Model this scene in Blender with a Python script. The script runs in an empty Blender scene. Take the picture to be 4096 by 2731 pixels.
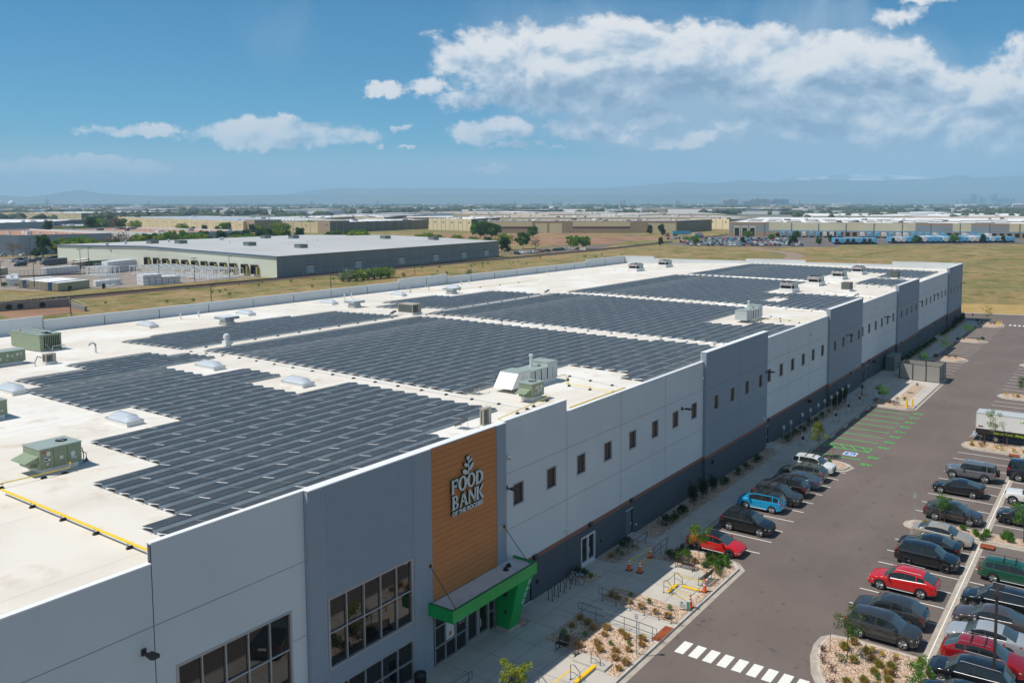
import bpy, bmesh, math, random
from mathutils import Vector, Matrix, noise
R = math.radians
random.seed(7)
scene = bpy.context.scene
col = scene.collection

# ------------------------------------------------------------ camera
cam_data = bpy.data.cameras.new("camera")
cam = bpy.data.objects.new("camera", cam_data)
col.objects.link(cam)
PITCH, YAW, CAMZ = math.atan(287 / 3387.0), R(33.13), 28.4
F_ = Vector((math.cos(PITCH) * math.cos(YAW), math.cos(PITCH) * math.sin(YAW), -math.sin(PITCH)))
R_ = Vector((math.sin(YAW), -math.cos(YAW), 0))
U_ = R_.cross(F_)
cam.matrix_world = Matrix(((R_.x, U_.x, -F_.x, 0), (R_.y, U_.y, -F_.y, -34.85), (R_.z, U_.z, -F_.z, CAMZ), (0, 0, 0, 1)))
cam_data.sensor_width = 36
cam_data.lens = 3387 / 4096 * 36
cam_data.shift_x = (2048 - 2330) / 4096
cam_data.shift_y = (1098 - 1365.5) / 4096
cam_data.clip_start = 0.5
cam_data.clip_end = 200000
scene.camera = cam
scene.render.resolution_x, scene.render.resolution_y = 1024, 682

# ------------------------------------------------------------ world: sky with clouds
SUN_DIR = Vector((-0.437, 0.44, 1.0)).normalized()          # towards the sun
SUN_EL = math.asin(SUN_DIR.z)
world = bpy.data.worlds.new("World")
scene.world = world
world.use_nodes = True
nt = world.node_tree
for n in list(nt.nodes): nt.nodes.remove(n)
def nd(t, **kw):
    n = nt.nodes.new(t)
    for k, v in kw.items(): setattr(n, k, v)
    return n
def lk(a, b): nt.links.new(a, b)
def mth(op, a, b=None, c=None, clamp=False):
    n = nd('ShaderNodeMath', operation=op, use_clamp=clamp)
    for i, v in enumerate((a, b, c)):
        if v is None: continue
        if isinstance(v, (int, float)): n.inputs[i].default_value = v
        else: lk(v, n.inputs[i])
    return n.outputs[0]
def smooth(v, a, b):
    n = nd('ShaderNodeMapRange', interpolation_type='SMOOTHSTEP')
    lk(v, n.inputs[0]); n.inputs[1].default_value = a; n.inputs[2].default_value = b
    return n.outputs[0]
sky = nd('ShaderNodeTexSky', sky_type='NISHITA')
sky.sun_disc = False
sky.sun_elevation = SUN_EL
sky.sun_rotation = math.atan2(SUN_DIR.x, SUN_DIR.y)
sky.altitude = 1600; sky.air_density = 1.0; sky.dust_density = 0.6; sky.ozone_density = 3.0
tc = nd('ShaderNodeTexCoord')
sep = nd('ShaderNodeSeparateXYZ'); lk(tc.outputs['Generated'], sep.inputs[0])
# western sky laid out on compass directions: a = offset from the view's heading, h = height
fx, fy = math.cos(YAW), math.sin(YAW)
dn = mth('ADD', mth('MULTIPLY', sep.outputs[0], fx), mth('MULTIPLY', sep.outputs[1], fy))
dn = mth('MAXIMUM', mth('ABSOLUTE', dn), 0.05)
da = mth('SUBTRACT', mth('MULTIPLY', sep.outputs[0], fy), mth('MULTIPLY', sep.outputs[1], fx))
ca = mth('DIVIDE', da, dn)
ch = mth('DIVIDE', sep.outputs[2], dn)
cmb = nd('ShaderNodeCombineXYZ'); lk(ca, cmb.inputs[0]); lk(ch, cmb.inputs[1])
def fbm(vec, scale, detail=8, rough=0.55, off=(0, 0, 0), sc=(1, 1, 1), dist=0.0):
    m = nd('ShaderNodeMapping'); lk(vec, m.inputs[0]); m.inputs[1].default_value = off; m.inputs[3].default_value = sc
    n = nd('ShaderNodeTexNoise'); lk(m.outputs[0], n.inputs[0])
    n.inputs['Scale'].default_value = scale; n.inputs['Detail'].default_value = detail
    n.inputs['Roughness'].default_value = rough; n.inputs['Distortion'].default_value = dist
    return n.outputs[0]
K = 1.7415 / 3399.0
def cp(x, y): return ((x - 1338.0) * K, (465.7 - y) * K)   # cloud chart units -> sky units
def ellipses(L, u, h):
    tot = None
    for x, y, rx, ry, g in L:
        cx_, cy_ = cp(x, y)
        a = mth('DIVIDE', mth('SUBTRACT', u, cx_), rx * K)
        b = mth('DIVIDE', mth('SUBTRACT', h, cy_), ry * K)
        r = mth('ADD', mth('MULTIPLY', a, a), mth('MULTIPLY', b, b))
        v = mth('MULTIPLY', mth('SUBTRACT', 1.0, r), g)
        v = mth('MAXIMUM', v, -1.2)
        tot = v if tot is None else mth('MAXIMUM', tot, v)
    return tot
CUM = [(1490, 125, 470, 72, 1.0), (1180, 150, 190, 62, .9), (1330, 205, 330, 62, 1.0), (1720, 165, 420, 95, 1.1), (1990, 170, 170, 90, 1.0),
       (900, 205, 50, 20, .8), (990, 205, 50, 22, .7), (1090, 235, 90, 30, .7), (2290, 250, 210, 115, 1.0), (2330, 150, 90, 60, .8), (2010, 260, 240, 90, 1.0),
       (640, 312, 225, 36, 1.0), (780, 300, 80, 26, .8), (530, 318, 110, 20, .7), (330, 303, 90, 15, .55), (200, 303, 50, 10, .3),
       (1130, 300, 110, 30, .9), (1350, 300, 110, 28, .9), (1510, 275, 100, 28, .9), (1690, 290, 70, 26, .8), (1600, 320, 160, 22, .7), (1850, 300, 130, 26, .7),
       (938, 293, 24, 7, .7), (882, 331, 18, 7, .7), (935, 338, 18, 6, .7), (1265, 335, 30, 7, .5),
       (230, 372, 80, 16, 1.0), (190, 388, 190, 24, .75), (1180, 340, 60, 8, .5), (640, 400, 50, 10, .6), (520, 405, 110, 10, .35), (1110, 390, 50, 8, .5), (2050, 45, 60, 22, .45), (2110, 5, 60, 20, .45)]
w1 = fbm(cmb.outputs[0], 9, 9, .6, sc=(1, 1.5, 1), dist=.3)
w2 = fbm(cmb.outputs[0], 34, 7, .6, off=(3, 1, 0), sc=(1, 1.3, 1))
nz = mth('ADD', mth('MULTIPLY', mth('SUBTRACT', w1, .47), 3.0), mth('MULTIPLY', mth('SUBTRACT', w2, .5), 1.8))
def warpn(scale, amp, off):
    m = nd('ShaderNodeMapping'); lk(cmb.outputs[0], m.inputs[0]); m.inputs[1].default_value = off
    n = nd('ShaderNodeTexNoise'); lk(m.outputs[0], n.inputs[0]); n.inputs['Scale'].default_value = scale; n.inputs['Detail'].default_value = 6; n.inputs['Roughness'].default_value = .6
    v = nd('ShaderNodeVectorMath', operation='SUBTRACT'); lk(n.outputs['Color'], v.inputs[0]); v.inputs[1].default_value = (.5, .5, .5)
    w = nd('ShaderNodeVectorMath', operation='MULTIPLY'); lk(v.outputs[0], w.inputs[0]); w.inputs[1].default_value = (amp, amp * .6, 0); return w.outputs[0]
wa = nd('ShaderNodeVectorMath', operation='ADD'); lk(warpn(70, .034, (0, 0, 0)), wa.inputs[0]); lk(warpn(16, .055, (4, 4, 0)), wa.inputs[1])
wb = nd('ShaderNodeVectorMath', operation='ADD'); lk(cmb.outputs[0], wb.inputs[0]); lk(wa.outputs[0], wb.inputs[1])
wsp = nd('ShaderNodeSeparateXYZ'); lk(wb.outputs[0], wsp.inputs[0]); wu, wh_ = wsp.outputs[0], wsp.outputs[1]
base = ellipses(CUM, wu, wh_)
dens = mth('ADD', base, nz)
cover = smooth(dens, -.12, .62)
# thin veil around the big bank and low on the horizon
VEIL = [(1800, 230, 640, 210, 1.1), (1950, 330, 620, 120, 1.1), (1650, 250, 420, 90, 1.1), (1500, 70, 700, 60, .1), (1830, 60, 260, 90, .5), (300, 412, 560, 45, 1.0), (1300, 405, 760, 45, 1.0), (2000, 400, 500, 60, .7)]
vz = fbm(cmb.outputs[0], 5, 6, .55, off=(7, 2, 0), sc=(1, .8, 1), dist=.6)
veil = smooth(mth('ADD', ellipses(VEIL, ca, ch), mth('MULTIPLY', mth('SUBTRACT', vz, .5), 2.4)), -.1, .9)
veil = mth('MULTIPLY', veil, .85)
# shading: dark where there is more cloud above (towards the sun), bright on the tops
def above(dx, dy):
    return smooth(ellipses(CUM, mth('ADD', wu, dx), mth('ADD', wh_, dy)), -.25, .75)
sh = nd('ShaderNodeVectorMath', operation='ADD'); lk(cmb.outputs[0], sh.inputs[0]); sh.inputs[1].default_value = (-.008, .014, 0)
w1b = fbm(sh.outputs[0], 9, 6, .55, sc=(1, 1.5, 1), dist=.3)
w2b = fbm(sh.outputs[0], 34, 5, .55, off=(3, 1, 0), sc=(1, 1.3, 1))
rel = mth('ADD', mth('MULTIPLY', mth('SUBTRACT', w1, w1b), 3.6), mth('MULTIPLY', mth('SUBTRACT', w2, w2b), .55))
w3 = fbm(cmb.outputs[0], 6, 5, .55, off=(9, 5, 0), sc=(1, 2.2, 1))
lit = mth('SUBTRACT', mth('ADD', 1.0, mth('ADD', rel, mth('MULTIPLY', mth('SUBTRACT', w3, .5), 1.1))), mth('ADD', mth('MULTIPLY', above(-.006, .016), .34), mth('MULTIPLY', above(-.012, .05), .36)), clamp=True)
ramp = nd('ShaderNodeValToRGB')
ramp.color_ramp.elements[0].position = 0.0; ramp.color_ramp.elements[0].color = (.24, .36, .52, 1)
ramp.color_ramp.elements[1].position = 1.0; ramp.color_ramp.elements[1].color = (1.0, .96, .93, 1)
e = ramp.color_ramp.elements.new(.45); e.color = (.52, .62, .74, 1)
e = ramp.color_ramp.elements.new(.75); e.color = (.86, .87, .90, 1)
lk(lit, ramp.inputs[0])
skyg = nd('ShaderNodeHueSaturation'); lk(sky.outputs[0], skyg.inputs['Color'])
skyg.inputs['Saturation'].default_value = 2.5; skyg.inputs['Value'].default_value = .66; skyg.inputs['Hue'].default_value = .492
cl = nd('ShaderNodeVectorMath', operation='SCALE'); lk(ramp.outputs[0], cl.inputs[0]); cl.inputs['Scale'].default_value = 7.4
vl = nd('ShaderNodeRGB'); vl.outputs[0].default_value = (3.0, 3.9, 5.0, 1)
mx1 = nd('ShaderNodeMix', data_type='RGBA'); lk(veil, mx1.inputs[0]); lk(skyg.outputs[0], mx1.inputs[6]); lk(vl.outputs[0], mx1.inputs[7])
mx2 = nd('ShaderNodeMix', data_type='RGBA'); lk(cover, mx2.inputs[0]); lk(mx1.outputs[2], mx2.inputs[6]); lk(cl.outputs[0], mx2.inputs[7])
# added fill light: unseen sky behind the drone is paled to light the facade
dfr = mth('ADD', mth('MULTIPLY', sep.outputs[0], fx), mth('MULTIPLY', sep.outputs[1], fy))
east_fill = mth('MULTIPLY', smooth(mth('MULTIPLY', dfr, -1.0), -.35, .35), .78)
fill_rgb = nd('ShaderNodeRGB'); fill_rgb.outputs[0].default_value = (2.0, 2.6, 3.4, 1)
mx3 = nd('ShaderNodeMix', data_type='RGBA'); lk(east_fill, mx3.inputs[0]); lk(mx2.outputs[2], mx3.inputs[6]); lk(fill_rgb.outputs[0], mx3.inputs[7])
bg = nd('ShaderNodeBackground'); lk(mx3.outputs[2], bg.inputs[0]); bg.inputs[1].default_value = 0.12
wo = nd('ShaderNodeOutputWorld'); lk(bg.outputs[0], wo.inputs[0])

# ------------------------------------------------------------ sun and exposure
sl = bpy.data.lights.new("sun", 'SUN'); sl.energy = 4.5; sl.angle = R(0.53); sl.color = (1.0, .94, .85)
so = bpy.data.objects.new("sun", sl); col.objects.link(so)
so.rotation_euler = (-SUN_DIR).to_track_quat('-Z', 'Y').to_euler(); so.location = (0, 0, 300)
scene.view_settings.view_transform = 'Standard'; scene.view_settings.look = 'None'
scene.view_settings.exposure = 0.10
scene.cycles.volume_bounces = 3; scene.view_settings.gamma = 1.0

# ------------------------------------------------------------ helpers
MATS = {}
def mat(name, c, rough=.7, metal=0.0, c2=None, scale=1.0, bump=0.0, bscale=None, coat=0.0, spec=.5, detail=5, lo=.35, hi=.65, wave=None, ior=None, stretch=(1, 1, 1), emit=None):
    if name in MATS: return MATS[name]
    m = bpy.data.materials.new(name); m.use_nodes = True; MATS[name] = m
    t = m.node_tree; b = t.nodes['Principled BSDF']
    b.inputs['Base Color'].default_value = (*c, 1); b.inputs['Roughness'].default_value = rough; b.inputs['Metallic'].default_value = metal
    b.inputs['Specular IOR Level'].default_value = spec
    if coat: b.inputs['Coat Weight'].default_value = coat; b.inputs['Coat Roughness'].default_value = .04
    if ior: b.inputs['IOR'].default_value = ior
    tcn = t.nodes.new('ShaderNodeTexCoord'); mp = t.nodes.new('ShaderNodeMapping'); t.links.new(tcn.outputs['Object'], mp.inputs[0]); mp.inputs[3].default_value = stretch
    if c2 is not None:
        n = t.nodes.new('ShaderNodeTexNoise'); t.links.new(mp.outputs[0], n.inputs[0]); n.inputs['Scale'].default_value = scale; n.inputs['Detail'].default_value = detail
        r = t.nodes.new('ShaderNodeMapRange'); t.links.new(n.outputs[0], r.inputs[0]); r.inputs[1].default_value = lo; r.inputs[2].default_value = hi
        x = t.nodes.new('ShaderNodeMix'); x.data_type = 'RGBA'; t.links.new(r.outputs[0], x.inputs[0]); x.inputs[6].default_value = (*c, 1); x.inputs[7].default_value = (*c2, 1)
        t.links.new(x.outputs[2], b.inputs['Base Color'])
    if bump:
        n = t.nodes.new('ShaderNodeTexNoise'); t.links.new(mp.outputs[0], n.inputs[0]); n.inputs['Scale'].default_value = bscale or scale * 6; n.inputs['Detail'].default_value = 4
        bp = t.nodes.new('ShaderNodeBump'); bp.inputs['Strength'].default_value = bump; bp.inputs['Distance'].default_value = .05
        t.links.new(n.outputs[0], bp.inputs['Height']); t.links.new(bp.outputs[0], b.inputs['Normal'])
    if wave:                                             # (axis, per metre, strength) ribs
        w = t.nodes.new('ShaderNodeTexWave'); w.bands_direction = wave[0]; t.links.new(tcn.outputs['Object'], w.inputs[0]); w.inputs['Scale'].default_value = wave[1] * .314 * 1.0
        bp = t.nodes.new('ShaderNodeBump'); bp.inputs['Strength'].default_value = wave[2]; bp.inputs['Distance'].default_value = .06
        t.links.new(w.outputs[0], bp.inputs['Height']); t.links.new(bp.outputs[0], b.inputs['Normal'])
    return m
def layer(m, c, scale, lo, hi, stretch=(1, 1, 1), off=0.0, detail=6, rough=.6, amt=1.0):
    """one more noise-masked tone over a material's base colour (stains, wear)"""
    t = m.node_tree; b = t.nodes['Principled BSDF']; tcn = t.nodes.new('ShaderNodeTexCoord'); mp = t.nodes.new('ShaderNodeMapping'); t.links.new(tcn.outputs['Object'], mp.inputs[0]); mp.inputs[3].default_value = stretch; mp.inputs[1].default_value = (off, off, off)
    n = t.nodes.new('ShaderNodeTexNoise'); t.links.new(mp.outputs[0], n.inputs[0]); n.inputs['Scale'].default_value = scale; n.inputs['Detail'].default_value = detail; n.inputs['Roughness'].default_value = rough
    r = t.nodes.new('ShaderNodeMapRange'); t.links.new(n.outputs[0], r.inputs[0]); r.inputs[1].default_value = lo; r.inputs[2].default_value = hi; r.inputs[4].default_value = amt
    x = t.nodes.new('ShaderNodeMix'); x.data_type = 'RGBA'; t.links.new(r.outputs[0], x.inputs[0]); x.inputs[7].default_value = (*c, 1); i = b.inputs['Base Color']
    if i.links: t.links.new(i.links[0].from_socket, x.inputs[6])
    else: x.inputs[6].default_value = i.default_value
    t.links.new(x.outputs[2], i)
class MB:
    """collects geometry; build() links it as one mesh object"""
    def __init__(s): s.v = []; s.f = []; s.mi = []; s.m = []
    def _mi(s, m):
        if m not in s.m: s.m.append(m)
        return s.m.index(m)
    def face(s, pts, m):
        i = len(s.v); s.v += [tuple(p) for p in pts]; s.f.append(tuple(range(i, i + len(pts)))); s.mi.append(s._mi(m))
    def box(s, x0, x1, y0, y1, z0, z1, m, skip=''):
        k = s._mi(m); i = len(s.v)
        s.v += [(x0, y0, z0), (x1, y0, z0), (x1, y1, z0), (x0, y1, z0), (x0, y0, z1), (x1, y0, z1), (x1, y1, z1), (x0, y1, z1)]
        for t, q in (('b', (0, 3, 2, 1)), ('t', (4, 5, 6, 7)), ('f', (0, 1, 5, 4)), ('r', (1, 2, 6, 5)), ('k', (2, 3, 7, 6)), ('l', (3, 0, 4, 7))):
            if t in skip: continue
            s.f.append(tuple(i + a for a in q)); s.mi.append(k)
    def prism(s, pts, z0, z1, m, bottom=False):
        k = s._mi(m); n = len(pts); i = len(s.v)
        a = sum(pts[j][0] * pts[(j + 1) % n][1] - pts[(j + 1) % n][0] * pts[j][1] for j in range(n))
        if a < 0: pts = pts[::-1]
        s.v += [(p[0], p[1], z0) for p in pts] + [(p[0], p[1], z1) for p in pts]
        s.f.append(tuple(i + n + j for j in range(n))); s.mi.append(k)
        if bottom: s.f.append(tuple(i + n - 1 - j for j in range(n))); s.mi.append(k)
        if z1 != z0:
            for j in range(n):
                s.f.append((i + j, i + (j + 1) % n, i + n + (j + 1) % n, i + n + j)); s.mi.append(k)
    def tube(s, pts, r, m, n=6, cap=True):
        k = s._mi(m); pts = [Vector(p) for p in pts]; rings = []
        for j, p in enumerate(pts):
            d = (pts[min(j + 1, len(pts) - 1)] - pts[max(j - 1, 0)]).normalized()
            a = d.cross(Vector((0, 0, 1)));
            if a.length < .05: a = d.cross(Vector((1, 0, 0)))
            a.normalize(); b = d.cross(a).normalized(); rr = r[j] if isinstance(r, (list, tuple)) else r
            i = len(s.v); rings.append(i)
            for q in range(n):
                t = 2 * math.pi * q / n; s.v.append(tuple(p + a * rr * math.cos(t) + b * rr * math.sin(t)))
        for j in range(len(rings) - 1):
            for q in range(n):
                s.f.append((rings[j] + q, rings[j] + (q + 1) % n, rings[j + 1] + (q + 1) % n, rings[j + 1] + q)); s.mi.append(k)
        if cap:
            s.f.append(tuple(rings[0] + n - 1 - q for q in range(n))); s.mi.append(k); s.f.append(tuple(rings[-1] + q for q in range(n))); s.mi.append(k)
    def lathe(s, prof, m, c=(0, 0, 0), n=12):             # prof: [(r, z)]
        k = s._mi(m); i = len(s.v)
        for r, z in prof:
            for q in range(n):
                t = 2 * math.pi * q / n; s.v.append((c[0] + r * math.cos(t), c[1] + r * math.sin(t), c[2] + z))
        for j in range(len(prof) - 1):
            for q in range(n):
                s.f.append((i + j * n + q, i + j * n + (q + 1) % n, i + (j + 1) * n + (q + 1) % n, i + (j + 1) * n + q)); s.mi.append(k)
    def build(s, name, parent=None, smooth=False, loc=None):
        me = bpy.data.meshes.new(name); me.from_pydata(s.v, [], s.f)
        for m in s.m: me.materials.append(m)
        me.polygons.foreach_set('material_index', s.mi)
        if smooth:
            me.polygons.foreach_set('use_smooth', [True] * len(me.polygons)); 
            try: me.set_sharp_from_angle(angle=R(38))
            except Exception: pass
        me.update()
        o = bpy.data.objects.new(name, me); col.objects.link(o)
        if parent: o.parent = parent
        if loc: o.location = loc
        return o
def tag(o, label=None, cat=None, group=None, kind=None):
    if label: o['label'] = label
    if cat: o['category'] = cat
    if group: o['group'] = group
    if kind: o['kind'] = kind
    return o
def thing(name, label, cat, loc=(0, 0, 0), rz=0, group=None):
    o = bpy.data.objects.new(name, None); o.empty_display_size = .3; col.objects.link(o); o.location = loc; o.rotation_euler = (0, 0, rz)
    return tag(o, label, cat, group)
KIDS = {}
def copy_tree(o, parent=None):
    c = o.copy(); col.objects.link(c)
    if parent: c.parent = parent
    if o.name not in KIDS: KIDS[o.name] = list(o.children)
    for k in KIDS[o.name]: copy_tree(k, c)
    return c
def place(o, loc, rz=0, label=None, sc=None, group=None):
    o.location = loc; o.rotation_euler = (0, 0, rz)
    if label: o['label'] = label
    if sc: o.scale = (sc, sc, sc)
    if group: o['group'] = group
    return o
class Proto:
    """the first use places the built thing itself, later ones place copies"""
    def __init__(s, o): s.o = o; s.used = False
    def put(s, loc, rz=0, label=None, sc=None, group=None):
        o = s.o if not s.used else copy_tree(s.o)
        s.used = True
        return place(o, loc, rz, label, sc, group)
def text_mesh(name, body, size, m, depth, parent, mw, offset=0.0, align='LEFT', shear=0.0):
    cu = bpy.data.curves.new(name, 'FONT'); cu.body = body; cu.size = size; cu.extrude = depth / 2; cu.offset = offset; cu.align_x = align; cu.resolution_u = 3; cu.shear = shear
    to = bpy.data.objects.new(name + '_c', cu); col.objects.link(to)
    dg = bpy.context.evaluated_depsgraph_get(); me = bpy.data.meshes.new_from_object(to.evaluated_get(dg))
    bpy.data.objects.remove(to); bpy.data.curves.remove(cu)
    me.materials.clear(); me.materials.append(m)
    o = bpy.data.objects.new(name, me); col.objects.link(o); o.parent = parent; o.matrix_local = mw
    return o
# ------------------------------------------------------------ materials
asphalt = mat('asphalt', (.170, .138, .124), .9, c2=(.142, .115, .103), scale=.11, bump=.25, bscale=30, detail=8, spec=.3)
layer(asphalt, (.18, .15, .138), .35, .50, .72, (.12, 1, 1), 3, amt=.6); layer(asphalt, (.078, .066, .062), 1.3, .62, .70, off=8, amt=.75); layer(asphalt, (.26, .23, .21), 9, .70, .78, off=2, amt=.5); layer(asphalt, (.10, .085, .08), .05, .55, .7, off=30, amt=.45)
concrete = mat('concrete', (.52, .485, .43), .85, c2=(.45, .42, .375), scale=.5, bump=.1, bscale=20, spec=.3); layer(concrete, (.36, .33, .29), 1.4, .60, .75, off=6, amt=.5)
kerbm = mat('kerb_concrete', (.56, .52, .46), .85, c2=(.46, .42, .37), scale=1.2, spec=.3)
panm = mat('pan_concrete', (.45, .40, .34), .85, c2=(.36, .31, .26), scale=1.5, spec=.3)
white_line = mat('white_paint', (.78, .77, .73), .7, c2=(.62, .60, .57), scale=6, lo=.5, hi=.8)
green_line = mat('green_paint', (.03, .52, .07), .7)
yellow = mat('yellow_paint', (.85, .52, .01), .6)
blue_paint = mat('blue_paint', (.05, .22, .55), .7)
rust = mat('rusty_iron', (.33, .085, .022), .8, c2=(.22, .05, .015), scale=4)
def rock_mat(name, cols, size):
    if name in MATS: return MATS[name]
    m = bpy.data.materials.new(name); m.use_nodes = True; MATS[name] = m
    t = m.node_tree; b = t.nodes['Principled BSDF']; b.inputs['Roughness'].default_value = .85; b.inputs['Specular IOR Level'].default_value = .3
    tcn = t.nodes.new('ShaderNodeTexCoord'); v = t.nodes.new('ShaderNodeTexVoronoi'); t.links.new(tcn.outputs['Object'], v.inputs[0]); v.inputs['Scale'].default_value = size
    sp = t.nodes.new('ShaderNodeSeparateColor'); t.links.new(v.outputs['Color'], sp.inputs[0])
    r = t.nodes.new('ShaderNodeValToRGB'); r.color_ramp.elements[0].color = (*cols[0], 1); r.color_ramp.elements[1].color = (*cols[-1], 1)
    for i, c in enumerate(cols[1:-1]): e = r.color_ramp.elements.new((i + 1) / (len(cols) - 1)); e.color = (*c, 1)
    t.links.new(sp.outputs[0], r.inputs[0]); t.links.new(r.outputs[0], b.inputs['Base Color'])
    mr = t.nodes.new('ShaderNodeMapRange'); t.links.new(v.outputs['Distance'], mr.inputs[0]); mr.inputs[1].default_value = .0; mr.inputs[2].default_value = .62; mr.inputs[3].default_value = 1; mr.inputs[4].default_value = 0
    bp = t.nodes.new('ShaderNodeBump'); bp.inputs['Strength'].default_value = 1.0; bp.inputs['Distance'].default_value = .10
    t.links.new(mr.outputs[0], bp.inputs['Height']); t.links.new(bp.outputs[0], b.inputs['Normal'])
    return m
cobble = rock_mat('river_rock', [(.30, .20, .14), (.62, .44, .31), (.55, .36, .24), (.66, .52, .40), (.40, .30, .23), (.70, .50, .37)], 7.0)
wallw = mat('white_wall_paint', (.63, .665, .685), .8, c2=(.60, .635, .655), scale=.3, spec=.3); layer(wallw, (.55, .57, .57), .9, .55, .75, (1, 1, .05), 5, amt=.5); layer(wallw, (.66, .69, .705), .12, .5, .65, off=2, amt=.7)
wallb = mat('blue_grey_wall_paint', (.29, .34, .395), .8, wave=('Z', 12, .25), spec=.3)
band = mat('dark_base_paint', (.092, .112, .130), .8, wave=('Z', 10, .3), spec=.3)
stripe = mat('red_brown_stripe', (.29, .125, .085), .8)
joint = mat('dark_joint', (.12, .13, .14), .9)
fluteV = mat('ribbed_metal_upright', (.32, .375, .44), .55, wave=('X', 8, .6))
fluteH = mat('ribbed_metal_level', (.30, .355, .42), .55, wave=('Z', 8, .5))
orange = mat('orange_boards', (.56, .22, .07), .6, c2=(.52, .20, .062), scale=.7, stretch=(1, 1, 6))
membrane = mat('white_roof_membrane', (.70, .66, .59), .75, c2=(.60, .545, .47), scale=.22, detail=9, lo=.45, hi=.80, spec=.3); layer(membrane, (.78, .77, .74), .10, .52, .60, off=4, amt=.6); layer(membrane, (.50, .40, .30), .5, .57, .72, off=9, detail=9, amt=.55); layer(membrane, (.36, .25, .18), 3.0, .74, .80, off=14, amt=.6)
coping = mat('white_coping', (.78, .79, .80), .5)
glass = mat('dark_mirror_glass', (.010, .011, .012), .012, spec=.5, ior=1.7)
frame_m = mat('aluminium_frame', (.42, .43, .44), .4, metal=.5)
brown = mat('bronze_metal', (.035, .03, .028), .45)
black = mat('black_metal', (.015, .015, .016), .45)
green = mat('green_panel', (.005, .38, .085), .35, c2=(.004, .34, .07), scale=.4)
green_d = mat('green_trim', (.0, .16, .05), .5)
deckm = mat('canopy_membrane', (.60, .56, .55), .8, c2=(.44, .40, .39), scale=.9, lo=.5, hi=.8)
galv = mat('galvanised_steel', (.39, .43, .45), .5, metal=.2, c2=(.30, .34, .36), scale=1.2)
alu = mat('bright_aluminium', (.82, .83, .84), .35, metal=.3)
pv = mat('solar_glass', (.045, .050, .056), .40, c2=(.068, .074, .080), scale=.6, spec=.12)
rtu_g = mat('sage_green_casing', (.24, .30, .20), .5, c2=(.21, .27, .18), scale=2)
rtu_top = mat('sage_grey_lid', (.30, .36, .33), .5)
dark = mat('dark_void', (.01, .01, .011), .8)
grille = mat('grey_coil', (.10, .12, .11), .6, wave=('X', 40, .6))
sticker = mat('paper_label', (.62, .62, .60), .6)
red_m = mat('red_badge', (.6, .02, .02), .4)
whitep = mat('white_panel', (.74, .74, .73), .5)
lightgrey = mat('light_grey_casing', (.46, .50, .50), .5)
tan_m = mat('tan_casing', (.42, .38, .32), .6)
brown_c = mat('brown_casing', (.17, .125, .105), .6)
rubber = mat('black_rubber', (.02, .02, .02), .8)
letter_f = mat('white_letter_face', (.62, .66, .68), .5)
letter_s = mat('green_letter_side', (.0, .07, .02), .5)
acryl = mat('frosted_skylight', (.55, .60, .66), .2, coat=.4)
yellow_pipe = mat('yellow_pipe', (.82, .56, .02), .5)
railm = mat('grey_rail', (.12, .13, .145), .45, metal=.4)
wood = mat('stake_wood', (.22, .11, .05), .8)

# ------------------------------------------------------------ ground, paving
def terrain_mat():
    m = bpy.data.materials.new('dry_grassland'); m.use_nodes = True; t = m.node_tree; b = t.nodes['Principled BSDF']; b.inputs['Roughness'].default_value = .95; b.inputs['Specular IOR Level'].default_value = .1
    tcn = t.nodes.new('ShaderNodeTexCoord')
    def nz(scale, det, lo, hi, off=0, rough=.6):
        mp = t.nodes.new('ShaderNodeMapping'); t.links.new(tcn.outputs['Object'], mp.inputs[0]); mp.inputs[1].default_value = (off, off, 0)
        n = t.nodes.new('ShaderNodeTexNoise'); t.links.new(mp.outputs[0], n.inputs[0]); n.inputs['Scale'].default_value = scale; n.inputs['Detail'].default_value = det; n.inputs['Roughness'].default_value = rough
        r = t.nodes.new('ShaderNodeMapRange'); t.links.new(n.outputs[0], r.inputs[0]); r.inputs[1].default_value = lo; r.inputs[2].default_value = hi; return r.outputs[0], n.outputs[0]
    def mix(a, bb, f):
        x = t.nodes.new('ShaderNodeMix'); x.data_type = 'RGBA'
        for k, v in ((6, a), (7, bb)):
            if isinstance(v, tuple): x.inputs[k].default_value = (*v, 1)
            else: t.links.new(v, x.inputs[k])
        t.links.new(f, x.inputs[0]); return x.outputs[2]
    c = mix((.33, .225, .105), (.20, .175, .062), nz(.018, 8, .42, .58)[0])
    c = mix(c, (.36, .16, .055), nz(.035, 8, .52, .64, 90)[0])
    c = mix(c, (.105, .135, .04), nz(.045, 9, .55, .66, 300)[0])
    f, raw = nz(.9, 8, .38, .68, 40, .8)
    c = mix(c, (.42, .33, .18), f)
    f3, _ = nz(.30, 8, .50, .66, 11, .8)
    c = mix(c, (.14, .115, .045), f3)
    f4, _ = nz(.008, 6, .50, .60, 77, .6)
    c = mix(c, (.21, .195, .085), f4)
    f5, _ = nz(.06, 10, .48, .57, 55, .85)
    c = mix(c, (.135, .14, .042), f5)
    f6, _ = nz(.05, 10, .54, .62, 155, .85)
    c = mix(c, (.36, .19, .085), f6)
    f7, _ = nz(.10, 10, .55, .66, 255, .85)
    c = mix(c, (.46, .35, .18), f7)
    t.links.new(c, b.inputs['Base Color'])
    bp = t.nodes.new('ShaderNodeBump'); bp.inputs['Strength'].default_value = .8; bp.inputs['Distance'].default_value = .5; t.links.new(raw, bp.inputs['Height']); t.links.new(bp.outputs[0], b.inputs['Normal'])
    return m
grassland = terrain_mat()
mb = MB(); mb.face([(-30500, -30500, -.06), (30500, -30500, -.06), (30500, 30500, -.06), (-30500, 30500, -.06)], grassland)
tag(mb.build('ground'), kind='structure')
def structure(name, mb_, parent=None): return tag(mb_.build(name, parent), kind='structure')
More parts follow.
